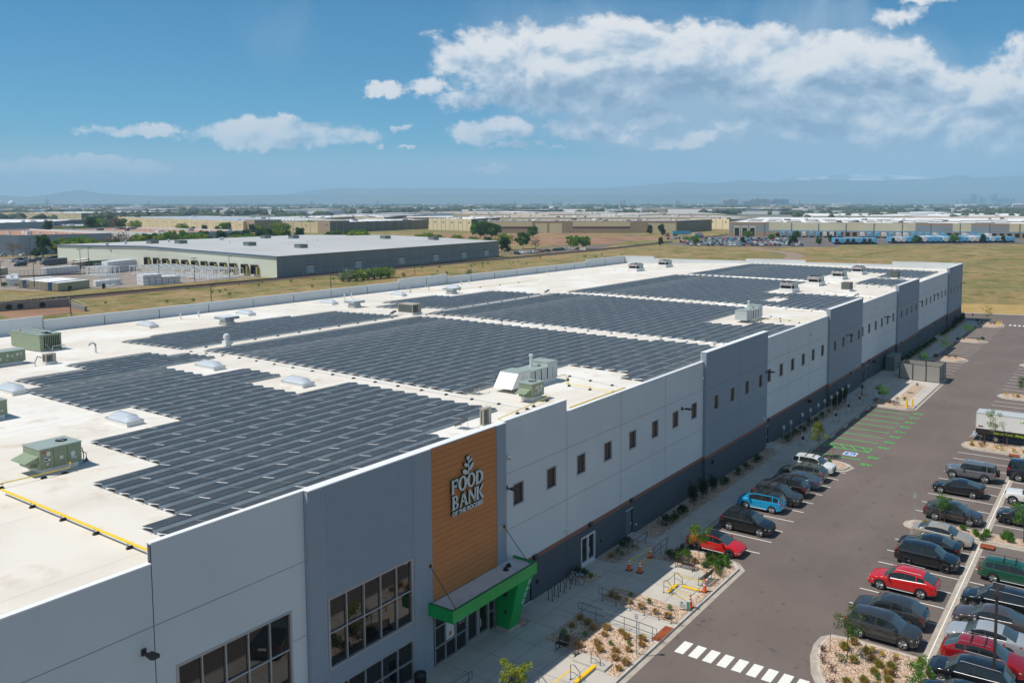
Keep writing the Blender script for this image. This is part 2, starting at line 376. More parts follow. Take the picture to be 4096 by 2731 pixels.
# far plain of streets and yards
farground = mat('far_plain', (.115, .125, .085), .95, c2=(.20, .19, .15), scale=.004, detail=10, spec=.1)
mb = MB(); mb.prism([(1350, -6000), (5000, -22000), (28000, -29000), (30000, 0), (29000, 29000), (0, 30000), (-2000, 20000), (700, 3200), (1000, 1300)], -.05, -.02, farground)
structure('far_plain', mb)
mb = MB(); mb.prism([(-30, -70), (219.5, -70), (219.5, -.3), (221, 30), (190, -.1), (-30, -.1)][:3] + [(219.5, 2), (-30, 2)], -.05, 0, asphalt)
lot = structure('parking_lot', mb)
# end road runs askew to the lot
def rd(y): return 220.1 - .25 * y, 235.9 - .23 * y
mb = MB(); mb.prism([(rd(-90)[0] - 1, -90), (rd(-90)[1], -90), (rd(130)[1], 130), (rd(130)[0], 130), (rd(0)[0], 0), (219, 0), (219, -14)], -.045, .004, asphalt)
road = structure('road', mb)
mb = MB(); mb.prism([(rd(-90)[1], -90), (rd(-90)[1] + .6, -90), (rd(130)[1] + .6, 130), (rd(130)[1], 130)], -.045, .13, kerbm); structure('road_kerb', mb)
straw = mat('straw_verge', (.44, .30, .10), .95, c2=(.33, .22, .075), scale=.5, bump=.6, bscale=5, detail=9, stretch=(1, .35, 1))
mb = MB(); mb.prism([(rd(-90)[1] + .7, -90), (262 - .5 * -10 + 20, -90), (264, -9.7), (258, 5.6), (252, 60), (246, 130), (rd(130)[1] + .7, 130)], -.05, -.01, straw); structure('straw_verge', mb)
# sidewalk slab along the front, kerb and gutter
FX0 = -30
slab = [(FX0, -.002), (FX0, -10.3), (45.9, -10.3), (49.3, -10.3), (56.8, -10.3), (59.9, -10.3), (60.7, -9.6), (61.0, -8.6), (61.0, -4.5), (88.3, -4.5), (88.3, -9.0), (89.0, -10.0), (90.3, -10.3), (91.2, -9.6), (91.6, -8.6), (91.6, -4.5),
        (120.3, -4.5), (120.3, -9.5), (121.1, -10.3), (144.6, -10.3), (145.6, -9.3), (145.8, -4.5), (161.9, -4.5), (162, -9.0), (163.2, -10.2), (165.2, -10.2), (166.6, -9.0), (166.8, -4.5), (186.6, -4.5), (186.6, -9), (187.6, -10.2), (189.5, -10.2), (190.8, -9.0), (191, -4.5),
        (211.8, -4.5), (212.2, -9.0), (213.4, -10.1), (216.6, -10.1), (219.3, -9.4), (221, -5), (219.8, -.002)]
def inset(pts, d):
    n = len(pts); out = []
    a = sum(pts[j][0] * pts[(j + 1) % n][1] - pts[(j + 1) % n][0] * pts[j][1] for j in range(n))
    s = 1 if a > 0 else -1
    for j in range(n):
        p, q, r = Vector((*pts[j - 1], 0)), Vector((*pts[j], 0)), Vector((*pts[(j + 1) % n], 0))
        e1 = (q - p).normalized(); e2 = (r - q).normalized()
        n1 = Vector((-e1.y, e1.x, 0)) * s; n2 = Vector((-e2.y, e2.x, 0)) * s
        k = (n1 + n2); k = k / max(.4, k.dot(n1)) if k.length > .01 else n1
        out.append((q.x + k.x * d, q.y + k.y * d))
    return out
mb = MB(); mb.prism(inset(slab, .16), -.05, .152, concrete); walk = structure('sidewalk', mb)
mb = MB(); mb.prism(slab, -.05, .142, kerbm); structure('kerb', mb)
gut = [(p[0], p[1]) for p in inset(slab, -.42)]
mb = MB(); mb.prism(gut, -.05, .006, panm); structure('gutter', mb)
# slab joints
mb = MB()
for x in [FX0 + 2.4 * i for i in range(0, 38)]:
    if x < 61: mb.box(x, x + .025, -10.1, -.05, .1525, .1545, joint, 'b')
for y in (-2.1, -3.85, -5.9, -8.0): mb.box(FX0, 60.8, y, y + .025, .1525, .1546, joint, 'b')
for i in range(100):
    x = 61.5 + 1.55 * i
    if x < 219: mb.box(x, x + .02, -4.3, -2.12, .1525, .1545, joint, 'b')
for x in (124, 128.5, 133, 137.5, 141.5): mb.box(x, x + .03, -10.1, -4.3, .1525, .1545, joint, 'b')
mb.box(121, 144, -6.4, -6.37, .1525, .1546, joint, 'b')
mb.build('slab_joint', walk)
BEDS = [[(61.5, -.15), (91.0, -.15), (91.0, -1.6), (90.6, -2.1), (61.5, -2.1)], [(94.0, -.15), (120.8, -.15), (120.8, -2.1), (94.0, -2.1)], [(151.5, -.15), (186.5, -.15), (186.5, -2.1), (151.5, -2.1)], [(190.2, -.15), (219.3, -.15), (219.4, -2.1), (190.2, -2.1)],
        [(55.3, -.15), (59.95, -.15), (59.4, -1.55), (59.3, -1.95), (55.3, -1.85)], [(51.35, -.15), (52.9, -.15), (52.95, -2.05), (51.3, -2.05)], [(43.35, -.6), (44.3, -.7), (44.35, -1.8), (43.3, -1.78)],
        [(49.8, -3.85), (51.95, -3.75), (51.6, -10.1), (49.35, -10.1)], [(42.9, -3.8), (46.75, -3.85), (46.5, -10.1), (41.7, -10.1), (41.65, -9.42), (42.75, -9.2), (42.7, -6.9), (43.0, -4.5)],
        [(57.95, -3.95), (60.8, -4.3), (60.8, -8.6), (60.5, -9.4), (59.7, -10.1), (51.9, -10.1), (51.75, -9.5), (54.6, -9.6), (54.7, -9.4), (55.4, -9.35), (57.4, -9.3), (58.0, -7.0)],
        [(34.2, -5.6), (37.7, -5.6), (37.7, -8.4), (34.2, -8.4)], [(20, -5.6), (25, -5.6), (25, -9.4), (20, -9.4)],
        [(88.6, -5.0), (91.3, -5.0), (91.3, -8.5), (90.9, -9.4), (90.2, -10.05), (89.2, -9.8), (88.6, -9.0)],
        [(120.6, -4.6), (124.6, -4.6), (124.8, -6.6), (122.9, -7.0), (122.6, -10.05), (121.2, -10.05), (120.6, -9.4)], [(125.0, -7.1), (137.25, -6.95), (137.25, -8.6), (125.0, -8.75)], [(124.3, -1.4), (126.9, -1.4), (126.9, -3.0), (124.3, -3.0)],
        [(143.9, -8.9), (145.4, -8.9), (145.3, -9.3), (144.5, -10.05), (143.9, -10.05)],
        [(162.2, -4.8), (166.5, -4.8), (166.3, -9.0), (165.1, -9.9), (163.3, -9.9), (162.3, -8.9)], [(186.9, -4.8), (190.7, -4.8), (190.5, -8.9), (189.4, -9.9), (187.7, -9.9), (186.9, -8.9)], [(212.2, -4.6), (220, -4.9), (218.7, -9.1), (216.4, -9.8), (213.5, -9.8), (212.5, -8.8)]]
ISL = [([(42.5, -31.3), (43.2, -26), (44.6, -22.6), (46.2, -21.2), (47.8, -20.15), (48.7, -19.6), (50.64, -18.9), (52.16, -18.65), (53.34, -18.73), (54.06, -19.28), (54.33, -21.1), (54.2, -24.9), (54.2, -31.3)], 1),
       ([(75.9, -31.2), (75.85, -24.9), (75.9, -19.6), (76.3, -18.95), (76.95, -18.7), (77.69, -18.79), (78.4, -19.4), (78.65, -21), (78.65, -31.2)], 1),
       ([(104.6, -31.2), (104.65, -25.5), (104.75, -20.2), (105.4, -19.1), (106.5, -18.73), (107.9, -18.9), (108.75, -20.0), (108.8, -31.2)], 1),
       ([(134.9, -31.2), (134.9, -20.2), (135.7, -19.1), (136.8, -18.76), (138.1, -19.0), (139.2, -20.4), (139.4, -31.2)], 1),
       ([(163, -31.2), (163, -20.2), (164.5, -18.8), (166, -18.8), (167.4, -20.4), (167.4, -31.2)], 1)]
mb = MB()
for b in BEDS: mb.prism(b, .15, .166, cobble)
structure('gravel_bed', mb)
mk, mg, mp_ = MB(), MB(), MB()
for pts, _ in ISL:
    mp_.prism(pts, -.05, .008, panm); mk.prism(inset(pts, .42), -.05, .15, kerbm); mg.prism(inset(pts, .58), .1, .168, cobble)
structure('island_gutter', mp_); structure('island_kerb', mk); structure('island_gravel', mg)
mb = MB(); mb.box(30, 215, -25.55, -24.84, -.05, .007, panm)
for x in range(32, 215, 3): mb.box(x, x + .03, -25.5, -24.9, .007, .009, joint, 'b')
mb.box(30, 215, -25.23, -25.15, .007, .0095, white_line, 'b'); structure('drain_pan', mb)
# painted markings
mw, mg_ = MB(), MB()
def hline(M, x, y0, y1, w=.1, z=.0045): M.box(x - w / 2, x + w / 2, min(y0, y1), max(y0, y1), -.01, z, white_line if M is mw else green_line, 'b')
for i in range(9): hline(mw, 66.43 + 2.743 * i - (0 if i < 8 else .2), -10.45, -5.0)
hline(mw, 63.75, -10.45, -5.0)
for k in range(0, 5): hline(mw, 150.43 + 2.75 * k, -10.48, -5.0)
for k in range(0, 7): hline(mw, 169.4 + 2.77 * k, -10.5, -5.0)
for k in range(0, 7): hline(mw, 194.1 + 2.85 * k, -10.5, -5.0)
for x in [56.55, 59.25, 61.93, 64.7, 67.44, 70.18, 72.92] + [80.98 + 2.74 * i for i in range(9)] + [110.9 + 2.72 * i for i in range(9)] + [142 + 2.74 * i for i in range(8)] + [170 + 2.74 * i for i in range(13)]:
    hline(mw, x, -24.8, -18.95); hline(mw, x, -31.4, -25.6)
for x in [15 + 2.74 * i for i in range(7)]: hline(mw, x, -24.8, -18.95)
structure('parking_line', mw, lot)
for x in (93.81, 101.39, 104.12, 106.87, 109.6, 112.27, 115.0, 117.76): hline(mg_, x, -10.44, -5.2, .16)
hline(mg_, 97.14, -10.44, -5.3, .17); hline(mg_, 98.8, -10.44, -5.3, .17)
mg_.box(97.14, 98.86, -10.5, -10.38, -.01, .005, green_line, 'b'); mg_.box(97.14, 98.86, -5.36, -5.24, -.01, .005, green_line, 'b')
for k in range(4):
    y = -5.4 - k * 1.25; mg_.prism([(98.8, y), (98.8, y - .16), (97.14, y - 1.35), (97.14, y - 1.19)], -.01, .0055, green_line)
structure('charging_line', mg_, lot)
mb = MB()
for i in range(9): mb.box(46.42, 47.95 - .02 * i, -11.53 - i * .965 - .6, -11.53 - i * .965 + .02, -.01, .0055, white_line, 'b')
structure('crosswalk', mb, lot)
mb = MB()
for i in range(6): mb.box(217.2, 219.1, -11.2 - i * .95 - .5, -11.2 - i * .95, .0, .009, white_line, 'b')
structure('crosswalk', mb, lot)
for i, x in enumerate([92.5, 95.5] + [100.0, 102.75, 105.5, 108.2, 110.95, 113.6, 116.4, 119.0]):
    o = text_mesh('stall_lettering', 'EV', 1.15, green_line, .004, lot, Matrix.Translation((x - .45, -10.85, .006)) @ Matrix.Rotation(R(-90), 4, 'Z') @ Matrix.Scale(.75, 4, (0, 1, 0)), offset=.03); o['kind'] = 'structure'
mb = MB(); mb.box(94.75, 96.2, -9.6, -8.15, -.01, .006, white_line, 'b'); mb.box(94.87, 96.08, -9.48, -8.27, 0, .0085, blue_paint, 'b')
wc = mb
def arc(M, cx, cy, r, a0, a1, w, z, m, n=14):
    for i in range(n):
        t0, t1 = R(a0 + (a1 - a0) * i / n), R(a0 + (a1 - a0) * (i + 1) / n)
        M.prism([(cx + (r - w) * math.cos(t0), cy + (r - w) * math.sin(t0)), (cx + r * math.cos(t0), cy + r * math.sin(t0)), (cx + r * math.cos(t1), cy + r * math.sin(t1)), (cx + (r - w) * math.cos(t1), cy + (r - w) * math.sin(t1))], z - .002, z, m)
arc(wc, 95.35, -8.95, .34, 60, 300, .09, .0105, white_line)
for P in ([(95.75, -8.72), (95.85, -8.72), (95.85, -8.9), (95.75, -8.9)], [(95.3, -8.72), (95.72, -8.72), (95.72, -8.83), (95.3, -8.83)], [(95.3, -8.8), (95.4, -8.8), (95.4, -9.15), (95.3, -9.15)], [(95.4, -9.05), (95.4, -9.15), (95.08, -9.33), (95.0, -9.25)], [(95.55, -8.8), (95.63, -8.8), (95.6, -9.1), (95.52, -9.1)]):
    wc.prism(P, .009, .0108, white_line)
structure('accessible_stall_symbol', wc, lot)
mb = MB(); mb.box(46.72, 48.8, -10.28, -9.66, .15, .156, rust, 'b')
for i in range(26):
    for j in range(8): mb.box(46.76 + i * .08, 46.79 + i * .08, -10.24 + j * .075, -10.2 + j * .075, .156, .162, rust, 'b')
structure('tactile_plate', mb)
mb = MB(); mb.box(55.23, 57.95, -3.84, -3.74, .15, .1585, yellow, 'b'); mb.box(53.0, 53.08, -9.3, -8.03, .15, .159, yellow, 'b'); mb.box(36.5, 41.0, -7.35, -7.25, .15, .159, yellow, 'b')
structure('yellow_line', mb)
mb = MB()
for (a, b, c, d) in ((53.0, 54.55, -7.72, -7.5), (54.4, 54.62, -9.42, -8.05), (39.7, 41.9, -8.55, -8.3)):
    mb.box(a, b, c, d, .14, .30, concrete); mb.box(a - .003, b + .003, c - .003, d + .003, .26, .315, yellow)
mb.box(41.7, 42.7, -9.2, -6.9, .14, .28, concrete)
structure('step', mb)
mb = MB()
mb.box(60.05, 61.4, -1.55, -.05, .14, .30, concrete); mb.box(91.2, 93.9, -1.5, -.05, .14, .42, concrete); mb.box(91.2, 94.3, -1.85, -1.5, .14, .28, concrete); mb.box(131, 139.5, -1.5, -.05, .14, .27, concrete); mb.box(145.4, 151.3, -2.6, -.2, .14, .2, concrete)
structure('doorstep', mb)

# ------------------------------------------------------------ main warehouse
W = thing('food_bank_warehouse', 'long white and blue-grey warehouse with solar roof and orange entrance panel', 'warehouse', (0, 0, 0))
def wall(M, x0, x1, z0, z1, y, holes, m, t=.2, rev=None):
    hs = [h for h in holes if h[0] < x1 - .001 and h[1] > x0 + .001 and h[2] < z1 and h[3] > z0]
    xs = sorted({x0, x1} | {max(x0, min(x1, v)) for h in hs for v in h[:2]}); zs = sorted({z0, z1} | {max(z0, min(z1, v)) for h in hs for v in h[2:4]})
    for a, b in zip(xs, xs[1:]):
        for c, d in zip(zs, zs[1:]):
            cx, cz = (a + b) / 2, (c + d) / 2
            if any(h[0] < cx < h[1] and h[2] < cz < h[3] for h in hs): continue
            M.face([(a, y, c), (b, y, c), (b, y, d), (a, y, d)], m)
    for h in hs:
        a, b, c, d = h[:4]; r = rev or m
        if a >= x0 and b <= x1:
            M.face([(a, y, c), (a, y, d), (a, y + t, d), (a, y + t, c)], r); M.face([(b, y, c), (b, y + t, c), (b, y + t, d), (b, y, d)], r)
        lo, hi = max(a, x0), min(b, x1)
        M.face([(lo, y, c), (lo, y + t, c), (hi, y + t, c), (hi, y, c)], r); M.face([(lo, y, d), (hi, y, d), (hi, y + t, d), (lo, y + t, d)], r)
LOW, HIGH = 12.9, 13.8
SEG = [(-6, 19.4, LOW, 'w'), (19.4, 27.4, HIGH, 'w'), (27.4, 36.4, HIGH, 'f'), (36.4, 42.62, HIGH, 'o'), (42.62, 43.6, HIGH, 'f'), (43.6, 51.25, HIGH, 'w'), (51.25, 75.1, LOW, 'w'), (75.1, 91.7, HIGH, 'b'), (91.7, 115.3, LOW, 'w'),
       (115.3, 131.85, HIGH, 'b'), (131.85, 155.35, LOW, 'w'), (155.35, 172.3, HIGH, 'b'), (172.3, 203.7, LOW, 'w'), (203.7, 221.2, HIGH, 'b')]
WX = [44.74, 48.69, 52.65, 56.58, 60.6, 64.59, 68.56, 72.51, 77.0, 81.08, 85.05, 89.0, 92.42, 96.45, 100.46, 104.5, 108.48, 112.43, 117.2, 121.25, 125.3, 129.4, 132.46, 136.45, 140.5, 144.46, 148.44, 152.49, 157.4, 161.47, 165.6, 169.6, 172.5, 176.4, 180.5, 184.6, 188.5, 192.6, 196.7, 200.76, 206.1, 210.1, 214.4, 218.3]
small = [(x, x + 1.1, 7.72, 9.18) for x in WX]
big = [(20.37, 26.42, 3.9, 7.86), (28.58, 34.7, 3.85, 7.68), (20.37, 26.42, .3, 2.9), (28.58, 34.7, .3, 2.78), (-2, 4.05, 3.9, 7.86), (6, 12.05, 3.9, 7.86), (36.62, 42.4, .15, 3.5)]
doors = [(53.25, 55.17, .15, 2.47), (60.12, 61.25, .3, 2.46), (92.0, 93.12, .42, 2.47), (131.9, 132.9, .27, 2.4), (136.0, 137.3, .27, 2.45), (188.3, 189.3, .15, 2.4), (45.3, 46.75, .15, 2.3)]
holes = small + big + doors
pw_, pb_, ps_, pbl, pfl = MB(), MB(), MB(), MB(), MB()
back = MB()
for (x0, x1, zt, k) in SEG:
    pw_, pb_, ps_, pbl, pfl = MB(), MB(), MB(), MB(), MB()
    nseg = max(1, round((x1 - x0) / 8)); xs = [x0 + (x1 - x0) * i / nseg for i in range(nseg + 1)]
    if (x0, x1) == (-6, 19.4): xs = [-6, 3.4, 11.4, 19.4]
    if k in 'wb':
        y = 0 if k == 'w' else -.3; m = wallw if k == 'w' else wallb
        for a, b in zip(xs, xs[1:]):
            g = .018
            for c, d in ((3.40, 6.2), (6.225, 10.12), (10.145, zt)):
                wall(pw_ if k == 'w' else pbl, a + g, b - g, c, d, y, holes, m)
            wall(pb_, a + g, b - g, 0, 3.07, y, holes, band); wall(ps_, a + g, b - g, 3.073, 3.395, y, holes, stripe)
        if k == 'b':
            pbl.box(x0, x0 + .25, -.297, .25, 3.4, zt, wallb, 'b'); pbl.box(x1 - .25, x1, -.297, .25, 3.4, zt, wallb, 'b'); pb_.box(x0, x0 + .2, -.297, .1, 0, 3.07, band); pb_.box(x1 - .2, x1, -.297, .1, 0, 3.07, band); ps_.box(x0, x0 + .2, -.297, .1, 3.073, 3.395, stripe)
        wall(back, x0, x1, 0, zt - .05, y + .05, holes, joint)
        (pw_ if k == 'w' else pbl).build('white_wall' if k == 'w' else 'blue_grey_wall', W); pb_.build('base_wall', W); ps_.build('stripe_trim', W)
    elif k == 'f':
        if x0 < 30:
            wall(pfl, 27.4, 28.5, 0, zt, -.3, holes, fluteV); wall(pfl, 28.5, 34.9, 0, zt, -.29, holes, fluteH, .3); wall(pfl, 34.9, 36.4, 0, zt, -.3, holes, fluteV)
            pfl.box(27.4, 27.6, -.298, .25, 0, zt, fluteV); pfl.box(36.3, 36.4, -.298, -.1, 3.5, zt, fluteV)
        else:
            wall(pfl, 42.62, 43.6, 0, zt, -.3, holes, fluteV); pfl.box(42.62, 42.7, -.298, -.1, 0, zt, fluteV); pfl.box(43.5, 43.6, -.298, .25, 0, zt, fluteV)
        pfl.build('ribbed_cladding', W)
# the skin behind the panel joints closes the shell; parapet backs
sk = back
for (x0, x1, zt, k) in SEG: sk.box(x0 + (.0 if k != 'b' else 0), x1, .25, .30, 0, zt - .02, wallw, 'bt')
sk.build('inner_wall', W)
ob = MB()
nb = 26
for i in range(nb):
    z0 = 4.3 + (13.74 - 4.3) * i / nb; ob.box(36.4, 42.62, -.24, -.1, z0, z0 + (13.74 - 4.3) / nb - .015, orange)
ob.box(36.4, 42.62, -.2, -.08, 3.4, 13.7, dark); ob.build('orange_cladding', W)
def rz(y): return 12.25 + .35 * y / 43 if y < 43 else 12.6 - 1.1 * (y - 43) / 43
YB = 84.5
def ex(y): return 221.2 - .2 * y          # the far end wall runs askew
mb = MB()
for (x0, x1, zt, k) in SEG:
    y = -.3 if k in 'bf' else (-.24 if k == 'o' else 0)
    mb.box(x0, x1, y - .02, .3, zt - .04, zt + .03, coping)
rp = MB()
for j, (ya, yb) in enumerate(((.3, 43), (43, YB))):
    rp.face([(-6, ya, rz(ya)), (ex(ya), ya, rz(ya)), (ex(yb), yb, rz(yb)), (-6, yb, rz(yb))], membrane)
seamm = mat('roof_seam', (.66, .625, .57), .8)
for i in range(1, 28):
    y = i * 3.0
    if y < YB - 1 and i % 3 == 1: rp.face([(-6, y, rz(y) + .006), (ex(y) - .5, y, rz(y) + .006), (ex(y + .05) - .5, y + .05, rz(y + .05) + .006), (-6, y + .05, rz(y + .05) + .006)], seamm)
rp.build('roof', W)
# back and end parapets with raised corners
bw = MB()
BS = [(-6, 53.5, 13.6), (53.5, 61.4, 13.05), (61.4, 69.3, 13.05), (69.3, 77.2, 13.05), (77.2, 85.1, 13.05), (85.1, 93, 13.05), (93, 101, 13.05), (101, 109.5, 13.05), (109.5, 117.6, 13.05), (117.6, 125.3, 13.6), (125.3, 131.3, 13.6), (131.3, 139, 13.05), (139, 147, 13.05), (147, 155, 13.05), (155, 163, 13.05), (163, 171, 13.05), (171, 179, 13.05), (179, 184.8, 13.05), (184.8, 194, 13.6), (194, ex(YB), 13.6)]
for x0, x1, zt in BS:
    bw.box(x0 + .012, x1 - .012, YB, YB + .22, 0, zt, wallw); bw.box(x0, x1, YB - .02, YB + .24, zt, zt + .05, coping)
    bw.box(x1 - .03, x1 + .03, YB - .05, YB - .003, rz(YB) - .1, zt - .3, joint)
ES = [(84.5, 76, 13.6), (76, 68, 13.05), (68, 60, 13.05), (60, 51.2, 13.05), (51.2, 43.5, 13.6), (43.5, 36.1, 13.6), (36.1, 28, 13.05), (28, 20, 13.05), (20, 15.5, 13.05), (15.5, 8, 13.8), (8, .3, 13.8)]
for ya, yb, zt in ES:
    P = [(ex(ya), ya), (ex(yb), yb), (ex(yb) + .25, yb), (ex(ya) + .25, ya)]
    bw.prism([(P[0][0], P[0][1] - .012), (P[1][0], P[1][1] + .012), (P[2][0], P[2][1] + .012), (P[3][0], P[3][1] - .012)], 0, zt, wallw)
    bw.prism([(P[0][0] - .02, P[0][1]), (P[1][0] - .02, P[1][1]), (P[2][0] + .02, P[2][1]), (P[3][0] + .02, P[3][1])], zt, zt + .05, coping)
bw.box(-6.2, -6, -.1, YB, 0, 12.9, wallw)
bw.build('rear_wall', W); mb.build('coping', W)
# windows: each a part with frame, mullions and pane
def window(a, b, c, d, y, nx, nz, name='window', fw=.05, zs=None):
    p = MB(); p.face([(a, y + .12, c), (b, y + .12, c), (b, y + .12, d), (a, y + .12, d)], glass); o = p.build(name, W)
    f = MB()
    f.box(a - .06, b + .06, y - .03, y + .15, d - fw, d + .05, frame_m); f.box(a - .06, b + .06, y - .04, y + .15, c - .05, c + fw, frame_m)
    f.box(a - .058, a + fw, y - .028, y + .15, c + fw, d - fw, frame_m); f.box(b - fw, b + .058, y - .028, y + .15, c + fw, d - fw, frame_m)
    for i in range(1, nx):
        x = a + (b - a) * i / nx; f.box(x - fw / 2, x + fw / 2, y + .01, y + .14, c + fw, d - fw, frame_m)
    for i in range(1, nz):
        z = zs if zs else c + (d - c) * i / nz; f.box(a + fw, b - fw, y + .02, y + .145, z - fw / 2, z + fw / 2, frame_m)
    f.build('frame', o); return o
for h in small: window(*h, -.3 if any(s[0] <= h[0] < s[1] and s[3] == 'b' for s in SEG) else 0, 1, 1, fw=.03)
window(*big[0], 0, 5, 2, 'large_window', .07); window(*big[1], -.29, 5, 2, 'large_window', .07); window(*big[2], 0, 5, 2, 'large_window', .07); window(*big[3], -.29, 5, 2, 'large_window', .07, 1.5); window(*big[4], 0, 5, 2, 'large_window', .07); window(*big[5], 0, 5, 2, 'large_window', .07)
# storefront under the canopy
p = MB(); p.face([(36.6, -.12, .15), (42.4, -.12, .15), (42.4, -.12, 3.5), (36.6, -.12, 3.5)], glass); st = p.build('storefront', W)
f = MB()
for x in (36.6, 37.55, 38.5, 39.5, 40.62, 41.72, 42.36): f.box(x - .035, x + .035, -.25, -.1, .15, 3.5, frame_m)
for a, b, z in ((36.6, 39.5, .2), (36.6, 39.5, 1.28), (36.6, 39.5, 2.55), (36.6, 42.4, 3.45), (39.5, 41.7, 2.55), (41.7, 42.4, .2), (41.7, 42.4, 1.45)): f.box(a, b, -.24, -.1, z - .035, z + .035, frame_m)
for a, b in ((39.55, 40.58), (40.66, 41.68)):
    f.box(a, b, -.26, -.11, .16, .42, frame_m); f.box(a, a + .09, -.26, -.11, .42, 2.5, frame_m); f.box(b - .09, b, -.26, -.11, .42, 2.5, frame_m)
f.build('frame', st)
f = MB(); f.tube([(40.5, -.34, .95), (40.5, -.34, 1.5)], .025, alu); f.tube([(40.75, -.34, .95), (40.75, -.34, 1.5)], .025, alu); f.build('door_handle', st)
f = MB(); f.box(37.6, 38.44, -.135, -.125, 1.33, 3.3, whitep); f.box(37.95, 38.2, -.14, -.136, 1.5, 1.78, orange); f.build('white_poster', st)
f = MB(); wi = mat('white_ink', (.6, .6, .6), .6)
for i, w_ in enumerate((.5, .42, .6, .55, .0, .5, .48, .0, .6, .52)):
    if w_: f.box(39.42 - w_, 39.42, -.13, -.126, 3.2 - i * .15, 3.24 - i * .15, wi)
f.build('notice_print', st)
f = MB(); f.box(36.4, 42.62, -.2, .1, 3.5, 4.6, fluteH); f.build('lintel', W)
# plain doors
dm = mat('door_grey', (.12, .145, .18), .5)
for i, h in enumerate(doors):
    y = -.3 if any(s[0] <= h[0] < s[1] and s[3] == 'b' for s in SEG) else 0
    p = MB()
    if i == 0:
        p.face([(h[0], .1, h[2]), (h[1], .1, h[2]), (h[1], .1, h[3]), (h[0], .1, h[3])], glass); o = p.build('glass_door', W)
        f = MB(); mx_ = (h[0] + h[1]) / 2
        for a, b, c, d in ((h[0] - .05, h[1] + .05, h[3] - .08, h[3] + .06), (h[0], h[1], h[2], h[2] + .3)): f.box(a, b, -.03, .12, c, d, alu)
        for x in (h[0], h[1]): f.box(x - .06, x + .06, -.028, .12, h[2] + .3, h[3] - .08, alu)
        f.box(mx_ - .09, mx_ + .09, -.01, .12, h[2] + .3, h[3] - .08, alu); f.tube([(mx_ + .14, -.05, 1.0), (mx_ + .14, -.05, 1.5)], .02, alu); f.build('frame', o)
    else:
        p.box(h[0] + .05, h[1] - .05, y + .1, y + .13, h[2], h[3] - .05, dm); o = p.build('door', W)
        f = MB(); f.box(h[0] - .05, h[1] + .05, y - .02, y + .05, h[3] + .04, h[3] + .1, alu); f.box(h[0], h[1], y - .04, y + .03, h[2], h[2] + .04, alu); f.box(h[1] - .25, h[1] - .12, y + .05, y + .1, 1.1, 1.25, alu); f.build('threshold', o)
f = MB(); f.box(42.7, 43.5, -.33, -.31, 6.6, 6.95, frame_m); f.box(35.95, 36.35, -.33, -.31, 6.5, 6.9, frame_m); f.build('anchor_plate', W)
# lights and boxes on the wall
for x in (18.89, 43.94, 70.4, 91.3, 123.2, 146.8, 172.9, 188.4, 219.8):
    y = -.3 if any(s[0] <= x < s[1] and s[3] == 'b' for s in SEG) else 0
    f = MB(); f.box(x - .1, x + .1, y - .08, y, 9.05, 9.35, brown); f.tube([(x, y - .05, 9.18), (x, y - .45, 9.22)], .05, brown)
    f.prism([(x - .16, y - .4), (x + .16, y - .4), (x + .21, y - .9), (x + .15, y - 1.02), (x - .15, y - 1.02), (x - .21, y - .9)], 9.2, 9.3, brown, True); f.box(x - .15, x + .15, y - .95, y - .5, 9.17, 9.198, mat('lamp_lens', (.3, .3, .28), .3)); f.build('wall_lamp', W)
for x in (47.1, 54.42, 60.9, 92.95, 125.8, 133.3, 137.2, 158.4, 189.6):
    y = -.3 if any(s[0] <= x < s[1] and s[3] == 'b' for s in SEG) else 0
    f = MB(); f.v += [(x - .2, y, 3.1), (x + .2, y, 3.1), (x + .2, y, 3.42), (x - .2, y, 3.42), (x - .17, y - .28, 3.14), (x + .17, y - .28, 3.14), (x + .17, y - .17, 3.42), (x - .17, y - .17, 3.42)]
    f.m = [brown]
    for q in ((4, 5, 6, 7), (3, 7, 6, 2), (0, 4, 7, 3), (1, 2, 6, 5), (0, 1, 5, 4)): f.f.append(q); f.mi.append(0)
    f.build('wall_light', W)
for x in (44.07, 74.6, 107.8, 140.1): f = MB(); f.box(x - .16, x + .16, -.22, 0, 11.15, 11.45, whitep); f.box(x - .1, x + .1, -.225, -.2, 11.16, 11.24, dark); f.build('scupper', W)
for x in (51.09, 90.6, 128.4, 172.0):
    y = -.3 if x in (90.6, 128.4, 172.0) else 0
    f = MB(); f.box(x - .12, x + .12, y - .15, y, 3.85, 4.05, whitep); f.lathe([(.0, -.1), (.08, -.06), (.1, 0), (.1, .08)], whitep, (x, y - .18, 3.78), 10); f.build('camera_housing', W)
for x0, x1, y0, y1, z0, z1, m_ in [(x - .15, x + .15, -.5, -.02, z - .2, z + .15, brown) for x, z in ((76.75, 2.55), (107.3, 2.65), (139.9, 2.7), (172.5, 2.6))] + [(47.3, 47.5, -.1, 0, 1.2, 1.45, black), (56, 56.12, -.06, 0, 1.25, 1.5, black), (61.7, 61.85, -.08, 0, .8, .95, whitep), (45.7, 46.0, -.1, 0, 1.2, 1.5, black)] + [(x, x + .5, -.35, -.3 if x < 131 else -.02, .8, 1.7, dm) for x in (124.95, 133.9, 134.8)]:
    f = MB(); f.box(x0, x1, y0, y1, z0, z1, m_); f.build('utility_box', W)

